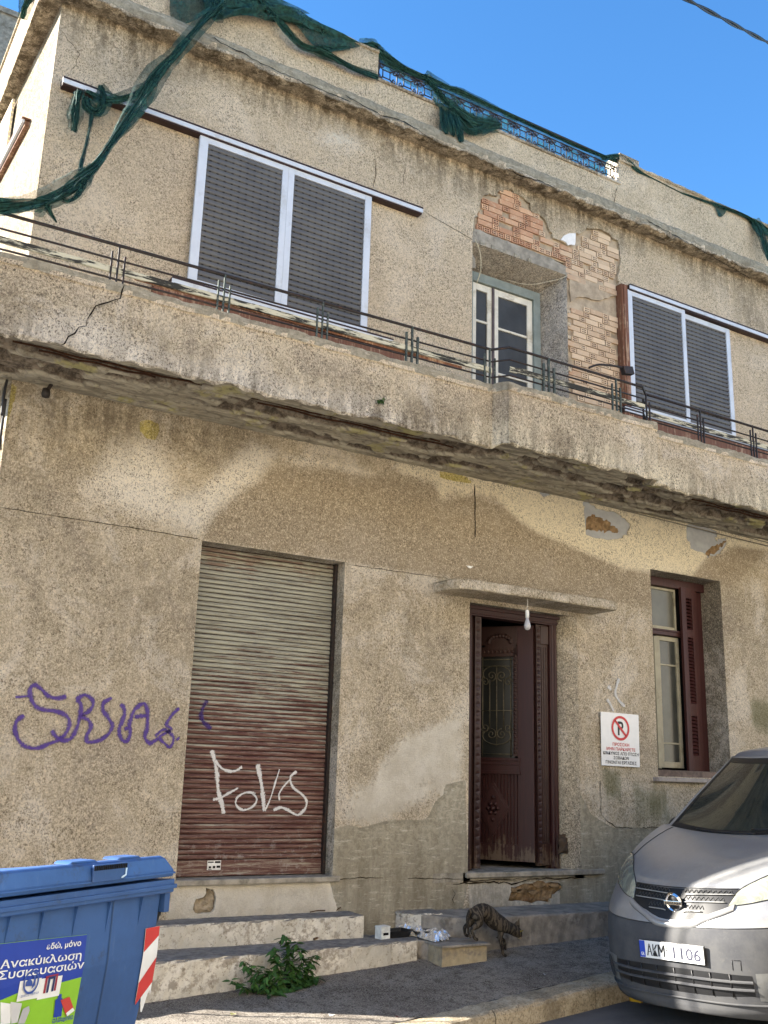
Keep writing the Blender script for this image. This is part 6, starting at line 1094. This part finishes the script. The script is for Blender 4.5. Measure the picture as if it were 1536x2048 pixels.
def cat1(v, t):
    i = int(min(len(v)-2, max(0, math.floor(t)))); f = t-i; a, b, c, d = v[max(i-1, 0)], v[i], v[i+1], v[min(i+2, len(v)-1)]
    m1, m2 = (c-a)/2, (d-b)/2
    if (b-a)*(c-b) <= 0: m1 = 0
    if (c-b)*(d-c) <= 0: m2 = 0
    f2, f3 = f*f, f*f*f; return (2*f3-3*f2+1)*b+(f3-2*f2+f)*m1+(-2*f3+3*f2)*c+(f3-f2)*m2
R_cx = [r[0][0] for r in ROWS]; R_cz = [r[0][1] for r in ROWS]; R_ex = [r[1][0] for r in ROWS]; R_ez = [r[1][1] for r in ROWS]; R_w = [r[2] for r in ROWS]; R_p = [r[3] for r in ROWS]
def S(t, q):
    cx_, cz_, ex, ez, w, p = (cat1(v, t) for v in (R_cx, R_cz, R_ex, R_ez, R_w, R_p)); a = abs(q); return Vector((cx_+(ex-cx_)*a**p, q*w, cz_+(ez-cz_)*a**2.2))
def SN(t, q):
    e = .01; du = S(t+e, q)-S(t-e, q); dv = S(t, min(1, q+e))-S(t, max(-1, q-e)); n = dv.cross(du); n.normalize()
    return n if n.x < 0 or (abs(n.x) < .5 and n.z > 0) else -n
def SZ(b, z, off=0.0, t0=1.2, t1=16.0):
    lo, hi = t0, t1
    for _ in range(26):
        m = (lo+hi)/2; w = cat1(R_w, m)
        if S(m, max(-1, min(1, b/w))).z < z: lo = m
        else: hi = m
    q = max(-1, min(1, b/cat1(R_w, lo))); n = SN(lo, q)
    if n.x > 0: n = -n
    return S(lo, q)+n*off
def body_patch(nm, ts, qs, mat, parent=None, off=0):
    vs = [S(t, q) if not off else S(t, q)+SN(t, q)*off for t in ts for q in qs]; k = len(qs); mb = MB(); mb.add(vs, [(i*k+j, i*k+j+1, (i+1)*k+j+1, (i+1)*k+j) for i in range(len(ts)-1) for j in range(k-1)], 0, True); return mb.build(nm, mat, parent or VAN, recalc=False)
QS = [math.copysign(abs(q)**.85, q) for q in np.linspace(-1, 1, 49)]
BUM = body_patch('bumper', np.linspace(0, 8, 49), QS, M_BUMP)
BOD = body_patch('bonnet', list(np.linspace(8, 12, 26))+list(np.linspace(12.15, 16, 32)), QS, M_SILV)
body_patch('cowl', np.linspace(16, 18, 6), QS, M_VBLK)
Wg = [q for q in np.linspace(-1, 1, 81)]
def qcols(a, b, n=40): return list(np.linspace(a, b, n))
WS = body_patch('windscreen', np.linspace(18, 20, 26), qcols(-.93, .93), M_VGL)
for s_ in (-1, 1):
    body_patch('glass_border', np.linspace(17.9, 20.05, 26), sorted([s_*.925, s_*.95, s_*.972]), M_VBLK, WS, .002)
    body_patch('pillar', np.linspace(17.6, 21, 30), sorted([s_*.965, s_*.985, s_*1.0]), M_SILV, None, .003)
body_patch('glass_border', np.linspace(19.86, 20.1, 5), qcols(-.96, .96), M_VBLK, WS, .003); body_patch('glass_border', np.linspace(17.9, 18.16, 5), qcols(-.96, .96), M_VBLK, WS, .003)
body_patch('roof', np.linspace(20.05, 26, 60), QS, M_SILV)
# sides and rear
def side(s_):
    ts = list(np.linspace(0, 21, 64)); cols = [0, .02, .05, .1, .2, .35, .55, .8, 1]; vs = []
    for t in ts:
        e = S(t, s_); wb = np.interp(e.z, [0, .3, .9, 1.2, 1.5, 1.8, 1.9], [.83, .865, .86, .835, .76, .67, .64])
        for c in cols: x = e.x+(4.36-e.x)*c; k = min(1, c*7); k = k*k*(3-2*k); b = abs(e.y)+(wb-abs(e.y))*k; vs.append((x, s_*b, max(e.z, .16 if c > .02 else e.z)))
    tr_ = list(np.linspace(21, 26, 20)); k = len(cols); mb = MB(); mb.add(vs, [(i*k+j, i*k+j+1, (i+1)*k+j+1, (i+1)*k+j) for i in range(len(ts)-1) for j in range(k-1)], 0, True)
    sd_ = mb.build('side_panel', M_SILV, VAN, recalc=False)
    mb = MB(); A_ = [S(t, s_) for t in tr_]; mb.add([p for a in A_ for p in (tuple(a), (a.x, s_*(abs(a.y)+.03), 1.79))], [(2*i, 2*i+1, 2*i+3, 2*i+2) for i in range(len(A_)-1)], 0, True); mb.build('roof_edge', M_SILV, VAN)
    for (xa, xb, za, zb) in ((1.75, 2.45, 1.28, 1.68), (2.55, 3.25, 1.28, 1.70), (3.35, 4.2, 1.28, 1.68)):
        mb = MB(); w0, w1 = np.interp(za, [1.2, 1.5, 1.8], [.835, .76, .67])+.012, np.interp(zb, [1.2, 1.5, 1.8], [.835, .76, .67])+.012; mb.add([(xa-(.25 if xa < 2 else 0), s_*w0, za), (xb, s_*w0, za), (xb, s_*w1, zb), (xa+(.22 if xa < 2 else 0), s_*w1, zb)], [(0, 1, 2, 3)]); mb.build('side_window', M_VGL, VAN)
    for wx in (.98, 3.66):
        wy = s_*.80; W_ = empty('wheel', (wx, wy, .305), VAN); mb = MB(); 
        prof = [(.19, -.09), (.29, -.095), (.31, -.07), (.315, 0), (.31, .07), (.29, .095), (.19, .09)]; vs = [(r*math.cos(a), y, r*math.sin(a)) for a in np.linspace(0, 2*math.pi, 33)[:-1] for (r, y) in prof]; mb.add(vs, [(i*7+j, ((i+1) % 32)*7+j, ((i+1) % 32)*7+j+1, i*7+j+1) for i in range(32) for j in range(6)], 0, True); mb.build('tyre', M_VBLK, W_)
        mb = MB(); mb.tube([(0, s_*-.05, 0), (0, s_*.075, 0)], .195, 24); mb.build('rim', plain('grey_wheel_cover', (.35,.35,.36), .4, .3), W_)
        mb = MB(); mb.tube([(wx, s_*.70, .31), (wx, s_*.876, .31)], .355, 32); mb.build('wheel_arch', M_VBLK, VAN)
        W_.location.y = s_*.80
side(1); side(-1)
mb = MB(); mb.add([(4.36, -.83, .2), (4.36, .83, .2), (4.36, .84, 1.2), (4.36, .66, 1.8), (4.36, -.66, 1.8), (4.36, -.84, 1.2)], [(0, 1, 2, 3, 4, 5)]); mb.build('rear_doors', M_SILV, VAN); mb = MB(); mb.box((.75, -.62, .14), (4.3, .62, .20)); mb.build('underbody', M_VBLK, VAN)
# patches described by (b, zlo, zhi) columns
def colpatch(nm, cols, mat, parent, off, nz=10, sub=4):
    C = []
    for (a, b) in zip(cols, cols[1:]):
        for k in range(sub): f = k/sub; C.append(tuple(a[i]+(b[i]-a[i])*f for i in range(3)))
    C.append(cols[-1]); vs = []
    for (b, zl_, zh) in C:
        for j in range(nz+1): z = zl_+(zh-zl_)*j/nz; o = off*(min(1, .25+2.2*min(j, nz-j)/nz)); vs.append(SZ(b, z, o))
    k = nz+1; mb = MB(); mb.add(vs, [(i*k+j, (i+1)*k+j, (i+1)*k+j+1, i*k+j+1) for i in range(len(C)-1) for j in range(nz)], 0, True); o = mb.build(nm, mat, parent, recalc=False); return o
def seam(nm, pts, r, mat, off=.002, par=None, n=5):
    P = smooth_path([(p[0], p[1], 0) for p in pts], n); mb = MB(); mb.tube([SZ(p.x, p.y, off) for p in P], r, 5); return mb.build(nm, mat, par or VAN)
GR = colpatch('grille', [(-.415, .80, .892), (-.38, .775, .892), (-.30, .748, .891), (-.24, .735, .889), (-.18, .712, .887), (-.12, .694, .885), (-.06, .688, .884), (0, .687, .884), (.06, .688, .884), (.12, .694, .885), (.18, .712, .887), (.24, .735, .889), (.30, .748, .891), (.38, .775, .892), (.415, .80, .892)], M_GRIL, VAN, .004, 8, 2)
M_GBAR = plain('grille_bar', (.28,.28,.27), .35, .2, .5, .1); M_GMESH = plain('grille_mesh_grey', (.06,.06,.058), .6)
for (z, hw) in ((.853, .40), (.806, .36), (.745, .21)):
    for s_ in (-1, 1): seam('grille_bar', [(s_*.07, z-.006), (s_*hw*.5, z), (s_*hw, z+.004)], .0042, M_GBAR, .012, GR, 6)
for (zc, hw, n_) in ((.872, .39, 10), (.829, .35, 9), (.775, .22, 6)):
    for s_ in (-1, 1):
        mb = MB(); mb.tube([SZ(s_*(.06+(hw-.06)*i/(n_*2)), zc+(.011 if i % 2 else -.011), .006) for i in range(n_*2+1)], .003, 4); mb.build('grille_mesh', M_GMESH, GR)
VS = [(-.42, .79), (-.36, .762), (-.29, .735), (-.235, .712), (-.19, .688), (-.13, .670), (-.06, .664), (0, .663), (.06, .664), (.13, .670), (.19, .688), (.235, .712), (.29, .735), (.36, .762), (.42, .79)]
P_ = smooth_path([(p[0], p[1], 0) for p in VS], 5); mb = MB(); vs = []
for p in P_:
    for (dz, o) in ((.014, .002), (.010, .013), (-.006, .014), (-.020, .010), (-.026, .001)): vs.append(SZ(p.x, p.y+dz, o))
mb.add(vs, [(i*5+j, (i+1)*5+j, (i+1)*5+j+1, i*5+j+1) for i in range(len(P_)-1) for j in range(4)], 0, True); mb.build('grille_surround', M_SILV, VAN, recalc=False); seam('panel_gap', [(p[0], p[1]-.024) for p in VS if abs(p[0]) > .15 and p[0] > 0], .0028, M_VBLK, .0025); seam('panel_gap', [(p[0], p[1]-.024) for p in VS if abs(p[0]) > .15 and p[0] < 0], .0028, M_VBLK, .0025)
seam('panel_gap', [(-.42, .896), (-.2, .892), (0, .889), (.2, .892), (.42, .896)], .004, M_VBLK, .001)
seam('panel_gap', [(b, .655+.035*(abs(b)/.86)**2.2) for b in np.linspace(-.85, .85, 15)], .003, M_VBLK, .001)
# badge
BG = empty('badge', tuple(SZ(0, .785, .03)), VAN); BG.rotation_euler = (0, rad(-12), 0)
def yz_ring(mb, r0, r1, x0, x1, n=36):
    vs = []
    for i in range(n): a = 2*math.pi*i/n; c, s_ = math.cos(a), math.sin(a); vs += [(x1, r0*c, r0*s_), (x0, (r0+r1)/2*c, (r0+r1)/2*s_), (x1, r1*c, r1*s_)]
    mb.add(vs, [(3*i+j, 3*i+j+1, (3*i+4+j) % (3*n), (3*i+3+j) % (3*n)) for i in range(n) for j in range(2)], 0, True)
mb = MB(); yz_ring(mb, .046, .066, -.012, .004); mb.box((-.012, -.072, -.014), (.0, .072, .014)); mb.build('ring', M_CHR, BG, .002)
mb = MB(); mb.tube([(0.0, 0, 0), (.012, 0, 0)], .05, 24); mb.build('disc', M_GRIL, BG)
def face_text(nm, body, size, mat, parent, loc, w, bold=0.0, h=None):
    t = text_obj(nm, body, size, mat, parent, w, bold); t.rotation_euler = (0, 0, -math.pi/2); t.location = loc
    if h: z = [v.co.z for v in t.data.vertices]; t.scale = (1, 1, h/(max(z)-min(z)))
    return t
face_text('lettering', 'NISSAN', .022, M_VBLK, BG, (-.0128, 0, -.0075), .118, .0006)
# headlights
def lamp_mat():
    n = NT('milky_headlight', .18, 0, .5); v = n.co(); k = n.noise(v, 11, 4, .6, .8); n.color(n.mix(n.step(k, .38, .62), (.17,.175,.14), (.33,.33,.25))); n.b.inputs['Coat Weight'].default_value = .8; n.b.inputs['Coat Roughness'].default_value = .05; n.bump(k, .25, .01); return n.m
M_LAMP = lamp_mat()
for s_ in (-1, 1):
    cols = [(.385, .785, .80), (.41, .789, .872), (.44, .797, .905), (.5, .812, .942), (.56, .826, .975), (.62, .842, 1.008), (.68, .855, 1.035), (.74, .868, 1.058), (.79, .880, 1.06), (.815, .888, .98)]
    H = colpatch('headlight', [(s_*b, a, c) for (b, a, c) in (cols if s_ > 0 else cols)], M_LAMP, VAN, .010, 10, 3)
    seam('headlight_seam', [(s_*.385, .79), (s_*.5, .810), (s_*.62, .840), (s_*.74, .866), (s_*.815, .884)], .003, M_VBLK, .003, H, 5); seam('headlight_seam', [(s_*.385, .79), (s_*.415, .88), (s_*.5, .946), (s_*.62, 1.012), (s_*.74, 1.062), (s_*.79, 1.064)], .003, M_VBLK, .003, H, 5)
# plate
PT_ = empty('number_plate', (-.016, 0.0, .49), VAN); PT_.rotation_euler = (0, rad(-1), 0)
mb = MB(); mb.box((0, -.262, -.060), (.012, .262, .060)); mb.build('holder', M_VBLK, PT_, .003); mb = MB(); mb.box((-.0022, -.255, -.055), (.0, .255, .055)); mb.build('plate', plain('plate_white', (.72,.73,.72), .35, 0, .5, .03), PT_)
mb = MB(); mb.box((-.0030, .210, -.053), (-.0020, .255, .053)); mb.build('euro_band', plain('plate_blue', (.012,.055,.42), .4, 0, .4, .05), PT_)
face_text('lettering', 'GR', .03, P_WH, PT_, (-.0034, .2325, -.042), .028, .0005)
face_text('lettering', 'ΑΚ', .1, M_BLK, PT_, (-.0034, .152, -.038), .090, .0022, .076)
mb = MB()
for (y0, y1, z0, z1) in ((.098, .098, -.038, .038), (.053, .053, -.038, .038), (.096, .0755, .038, -.012), (.055, .0755, .038, -.012)):
    w_ = .006; mb.add([(-.0034, y0+w_, z0), (-.0034, y0-w_, z0), (-.0034, y1-w_, z1), (-.0034, y1+w_, z1)], [(0, 1, 2, 3)])
mb.build('lettering', M_BLK, PT_); face_text('lettering', '-', .06, M_BLK, PT_, (-.0034, .030, -.008), .022, .001); face_text('lettering', '1106', .1, pm_('plate_digit', (.035,.035,.06), .5), PT_, (-.0034, -.115, -.038), .215, .0014, .076)
mb = MB(); mb.tube([(-.003, .033, .025), (-.0036, .033, .025)], .011, 14); mb.build('seal', plain('plate_seal', (.42,.42,.36), .5), PT_)
# lower intake, lip, fog lamps, tow cover
LI = colpatch('lower_intake_shade_patch', [(-.53, .262, .385), (-.3, .245, .392), (0, .24, .393), (.3, .245, .392), (.53, .262, .385), (.68, .28, .372)], M_GRIL, VAN, .003, 6, 5)  # surface patch coloured dark to paint in the shadow of a recess
for z in (.345, .298):
    mb = MB(); bs = np.linspace(-.53, .62, 30)
    vs = []
    for b in bs: p = SZ(b, z, .0); p2 = SZ(b, z, .016); vs += [tuple(p+Vector((0, 0, -.007))), tuple(p2+Vector((0, 0, -.004))), tuple(p2+Vector((0, 0, .004))), tuple(p+Vector((.0, 0, .010)))]
    mb.add(vs, [(i*4+j, (i+1)*4+j, (i+1)*4+j+1, i*4+j+1) for i in range(len(bs)-1) for j in range(3)]); mb.build('intake_slat', M_BUMP, LI)
for b in (-.40, -.27, -.14, 0, .14, .27, .40): mb = MB(); mb.tube([SZ(b, .25, .006), SZ(b, .39, .006)], .005, 4); mb.build('intake_divider', M_VBLK, LI)
seam('lip_edge', [(b, .205) for b in np.linspace(-.75, .75, 13)], .008, M_BUMP, .004)
for s_ in (-1, 1):
    FG = colpatch('fog_bezel', [(s_*.55, .235, .40), (s_*.62, .232, .405), (s_*.70, .235, .40), (s_*.78, .25, .385)], plain('fog_bezel_grey', (.13,.13,.125), .5, 0, .3, .15), VAN, .006, 6, 4)
    c_ = SZ(s_*.655, .318, .010); n_ = (c_-SZ(s_*.655, .318, 0)).normalized(); mb = MB(); u_ = n_.cross(Vector((0, 0, 1))).normalized(); v_ = u_.cross(n_); vs = []
    for i in range(28): a = 2*math.pi*i/28; vs += [tuple(c_+(u_*math.cos(a)+v_*math.sin(a))*r+n_*o) for (r, o) in ((.078, 0), (.068, .006), (.060, -.002))]
    mb.add(vs, [(3*i+j, 3*i+j+1, (3*i+4+j) % 84, (3*i+3+j) % 84) for i in range(28) for j in range(2)], 0, True); mb.build('fog_ring', M_BUMP, FG); mb = MB(); mb.add([tuple(c_+(u_*math.cos(2*math.pi*i/28)+v_*math.sin(2*math.pi*i/28))*.061+n_*.001) for i in range(28)], [tuple(range(28))]); mb.build('fog_recess', M_GRIL, FG)
for (a, b) in (((-.425, .415), (-.425, .475)), ((-.425, .475), (-.475, .475)), ((-.475, .475), (-.475, .415))): seam('tow_cover_gap', [a, b], .002, M_VBLK, .001, None, 3)
for s_ in (-1, 1):
    mb = MB(); mb.tube([S(t, s_*q)+SN(t, s_*q)*.001 for t, q in zip(np.linspace(12.3, 15.8, 20), np.linspace(.90, .86, 20))], .0035, 5); mb.build('bonnet_gap', M_VBLK, VAN)
mb = MB(); mb.tube([S(18.0, q)+SN(18, q)*.02 for q in np.linspace(-.1, .62, 14)], .008, 5); mb.tube([S(18.12, q)+SN(18.1, q)*.03 for q in np.linspace(-.75, -.05, 14)], .008, 5); mb.build('wiper', M_VBLK, VAN)
mb = MB(); mb.box((-.0, -.001, 0), (.02, .001, .01)); 
# mirror on the kerb side
for s_ in (1, -1): mb = MB(); sphere_mb(mb, (1.62, s_*.98, 1.20), .11, 8, 0, (.6, .9, .95)); mb.tube([(1.60, s_*.80, 1.18), (1.62, s_*.95, 1.18)], .025, 6); mb.build('wing_mirror', M_VBLK, VAN)
# ================================================================== tabby cat
def cat_mat():
    n = NT('tabby_fur', .85, 0, .15); v = n.co(); w = n.nd('ShaderNodeTexWave'); w.wave_type = 'BANDS'; w.bands_direction = 'X'; n.put(w.inputs['Vector'], n.mapv(v, (1, .6, .5))); w.inputs['Scale'].default_value = 7; w.inputs['Distortion'].default_value = 15; w.inputs['Detail'].default_value = 3; w.inputs['Detail Scale'].default_value = 2.0
    f = n.noise(n.mapv(v, (90, 90, 240)), 1, 4, .75); c = n.mix(n.step(w.outputs['Fac'], .42, .62), (.020,.017,.014), (.085,.068,.050)); c = n.mix(n.math('MULTIPLY', n.step(f, .45, .65), .4), c, (.09,.078,.065)); n.color(c); n.bump(f, .8, .006); return n.m
M_CAT = cat_mat()
def skin_obj(name, chains, parent, mat, root, sub=2):
    vs = []; es = []; rs = []; key = {}
    def vid(p, r):
        k = tuple(round(c, 4) for c in p)
        if k not in key: key[k] = len(vs); vs.append(k); rs.append(r)
        return key[k]
    for ch in chains:
        ids = [vid(p, r) for (p, r) in ch]; es += list(zip(ids, ids[1:]))
    me = bpy.data.meshes.new(name); me.from_pydata(vs, es, []); me.materials.append(mat); o = bpy.data.objects.new(name, me); COL.objects.link(o); o.parent = parent
    sk = o.modifiers.new('skin', 'SKIN'); lay = me.skin_vertices[0] if me.skin_vertices else None
    if lay is None:
        bm = bmesh.new(); bm.from_mesh(me); bm.verts.layers.skin.verify(); bm.to_mesh(me); bm.free(); lay = me.skin_vertices[0]
    for i, r in enumerate(rs): lay.data[i].radius = r if isinstance(r, tuple) else (r, r); lay.data[i].use_root = (i == root)
    sk.use_smooth_shade = True; o.modifiers.new('sub', 'SUBSURF').levels = sub; o.modifiers['sub'].render_levels = sub; return o
c0 = Vector((5.580, 7.250, 0.336)); CAT = tag(empty('tabby_cat', tuple(c0)), 'brown tabby cat stepping down from the concrete block with its back arched', 'cat')
def K(p, dy=0): q = Vector(p)-c0; return (q.x, q.y+dy, q.z)
pel, sp1, sp2, sp3, shd, nk, hd, sn, nose = K((5.323, 7.250, 0.575)), K((5.385, 7.250, 0.589)), K((5.459, 7.250, 0.546)), K((5.517, 7.250, 0.492)), K((5.596, 7.250, 0.457)), K((5.676, 7.250, 0.426)), K((5.741, 7.250, 0.403)), K((5.779, 7.250, 0.377)), K((5.800, 7.250, 0.352))
body = [[(pel, .064), (sp1, .072), (sp2, .077), (sp3, .075), (shd, .067), (nk, .050), (hd, (.058, .055)), (sn, .042), (nose, .024)]]
for dy, (kn, hk, pw_, toe) in ((-.035, ((5.349, 7.250, 0.480), (5.252, 7.250, 0.438), (5.289, 7.250, 0.366), (5.325, 7.250, 0.353))), (.04, ((5.318, 7.250, 0.481), (5.237, 7.250, 0.446), (5.247, 7.250, 0.388), (5.283, 7.250, 0.374)))):
    body.append([(pel, .064), (K((5.328, 7.250, 0.528), dy), .054), (K(kn, dy), .040), (K(hk, dy), .016), (K(pw_, dy), .013), (K(toe, dy), .014)])
body.append([(shd, .067), (K((5.580, 7.250, 0.407), -.03), .034), (K((5.549, 7.250, 0.365), -.035), .022), (K((5.575, 7.250, 0.285), -.035), .014), (K((5.586, 7.250, 0.226), -.035), .013), (K((5.623, 7.250, 0.212), -.035), .014)])
body.append([(shd, .067), (K((5.612, 7.250, 0.401), .03), .032), (K((5.596, 7.250, 0.351), .035), .021), (K((5.655, 7.250, 0.324), .035), .014), (K((5.660, 7.250, 0.265), .035), .013), (K((5.670, 7.250, 0.245), .035), .013)])
body.append([(pel, .064), (K((5.266, 7.250, 0.577), 0), .020), (K((5.241, 7.250, 0.532), 0), .015), (K((5.236, 7.250, 0.470), -.01), .013), (K((5.242, 7.250, 0.407), -.015), .012), (K((5.263, 7.250, 0.368), -.02), .010)])
skin_obj('body', body, CAT, M_CAT, 0)
for (dy, u) in ((-.022, 0), (.024, 1)):
    b_ = Vector(K((5.747, 7.250, 0.443), dy)); mb = MB(); tip = Vector(K((5.763, 7.250, 0.510) if u == 0 else (5.796, 7.250, 0.477), dy*1.5)); mb.add([b_+Vector((-.026, 0, -.008)), b_+Vector((.020, -.010, -.012)), b_+Vector((0, .018, -.006)), tip], [(0, 1, 3), (1, 2, 3), (2, 0, 3)]); mb.build('ear', M_CAT, CAT)
mb = MB(); e = Vector(K((5.768, 7.250, 0.402), -.044)); sphere_mb(mb, tuple(e), .0085, 6); e2 = Vector(K((5.812, 7.250, 0.396), .010)); sphere_mb(mb, tuple(e2+Vector((.02, 0, 0))), .006, 5); mb.build('eye', plain('amber_eye', (.20,.16,.03), .15), CAT)
mb = MB(); sphere_mb(mb, (nose[0]+.012, nose[1], nose[2]+.003), .007, 5); mb.build('nose', plain('dark_nose', (.05,.02,.02), .5), CAT)
mb = MB(); sphere_mb(mb, (nose[0]-.008, nose[1]-.004, nose[2]-.010), .017, 6, 0, (1, 1.1, .7)); mb.build('chin', plain('pale_chin_fur', (.28,.23,.17), .9), CAT)

# groups of like things
GROUPS = {'netting': 'green debris netting on the parapet and facade', 'graffiti': 'sprayed graffiti on the wall and shutter', 'litter': 'small scraps on the pavement', 'twig': 'twigs lying on the steps', 'plant': 'green weeds growing on the house and pavement', 'food tray': 'black food trays beside the foil', 'cable': 'cables on and above the house', 'cord': 'cords hanging in the balcony door recess'}
for o in list(SC.objects):
    if o.parent is None and o.get('category') in GROUPS and o.get('kind') is None: o['group'] = GROUPS[o['category']]
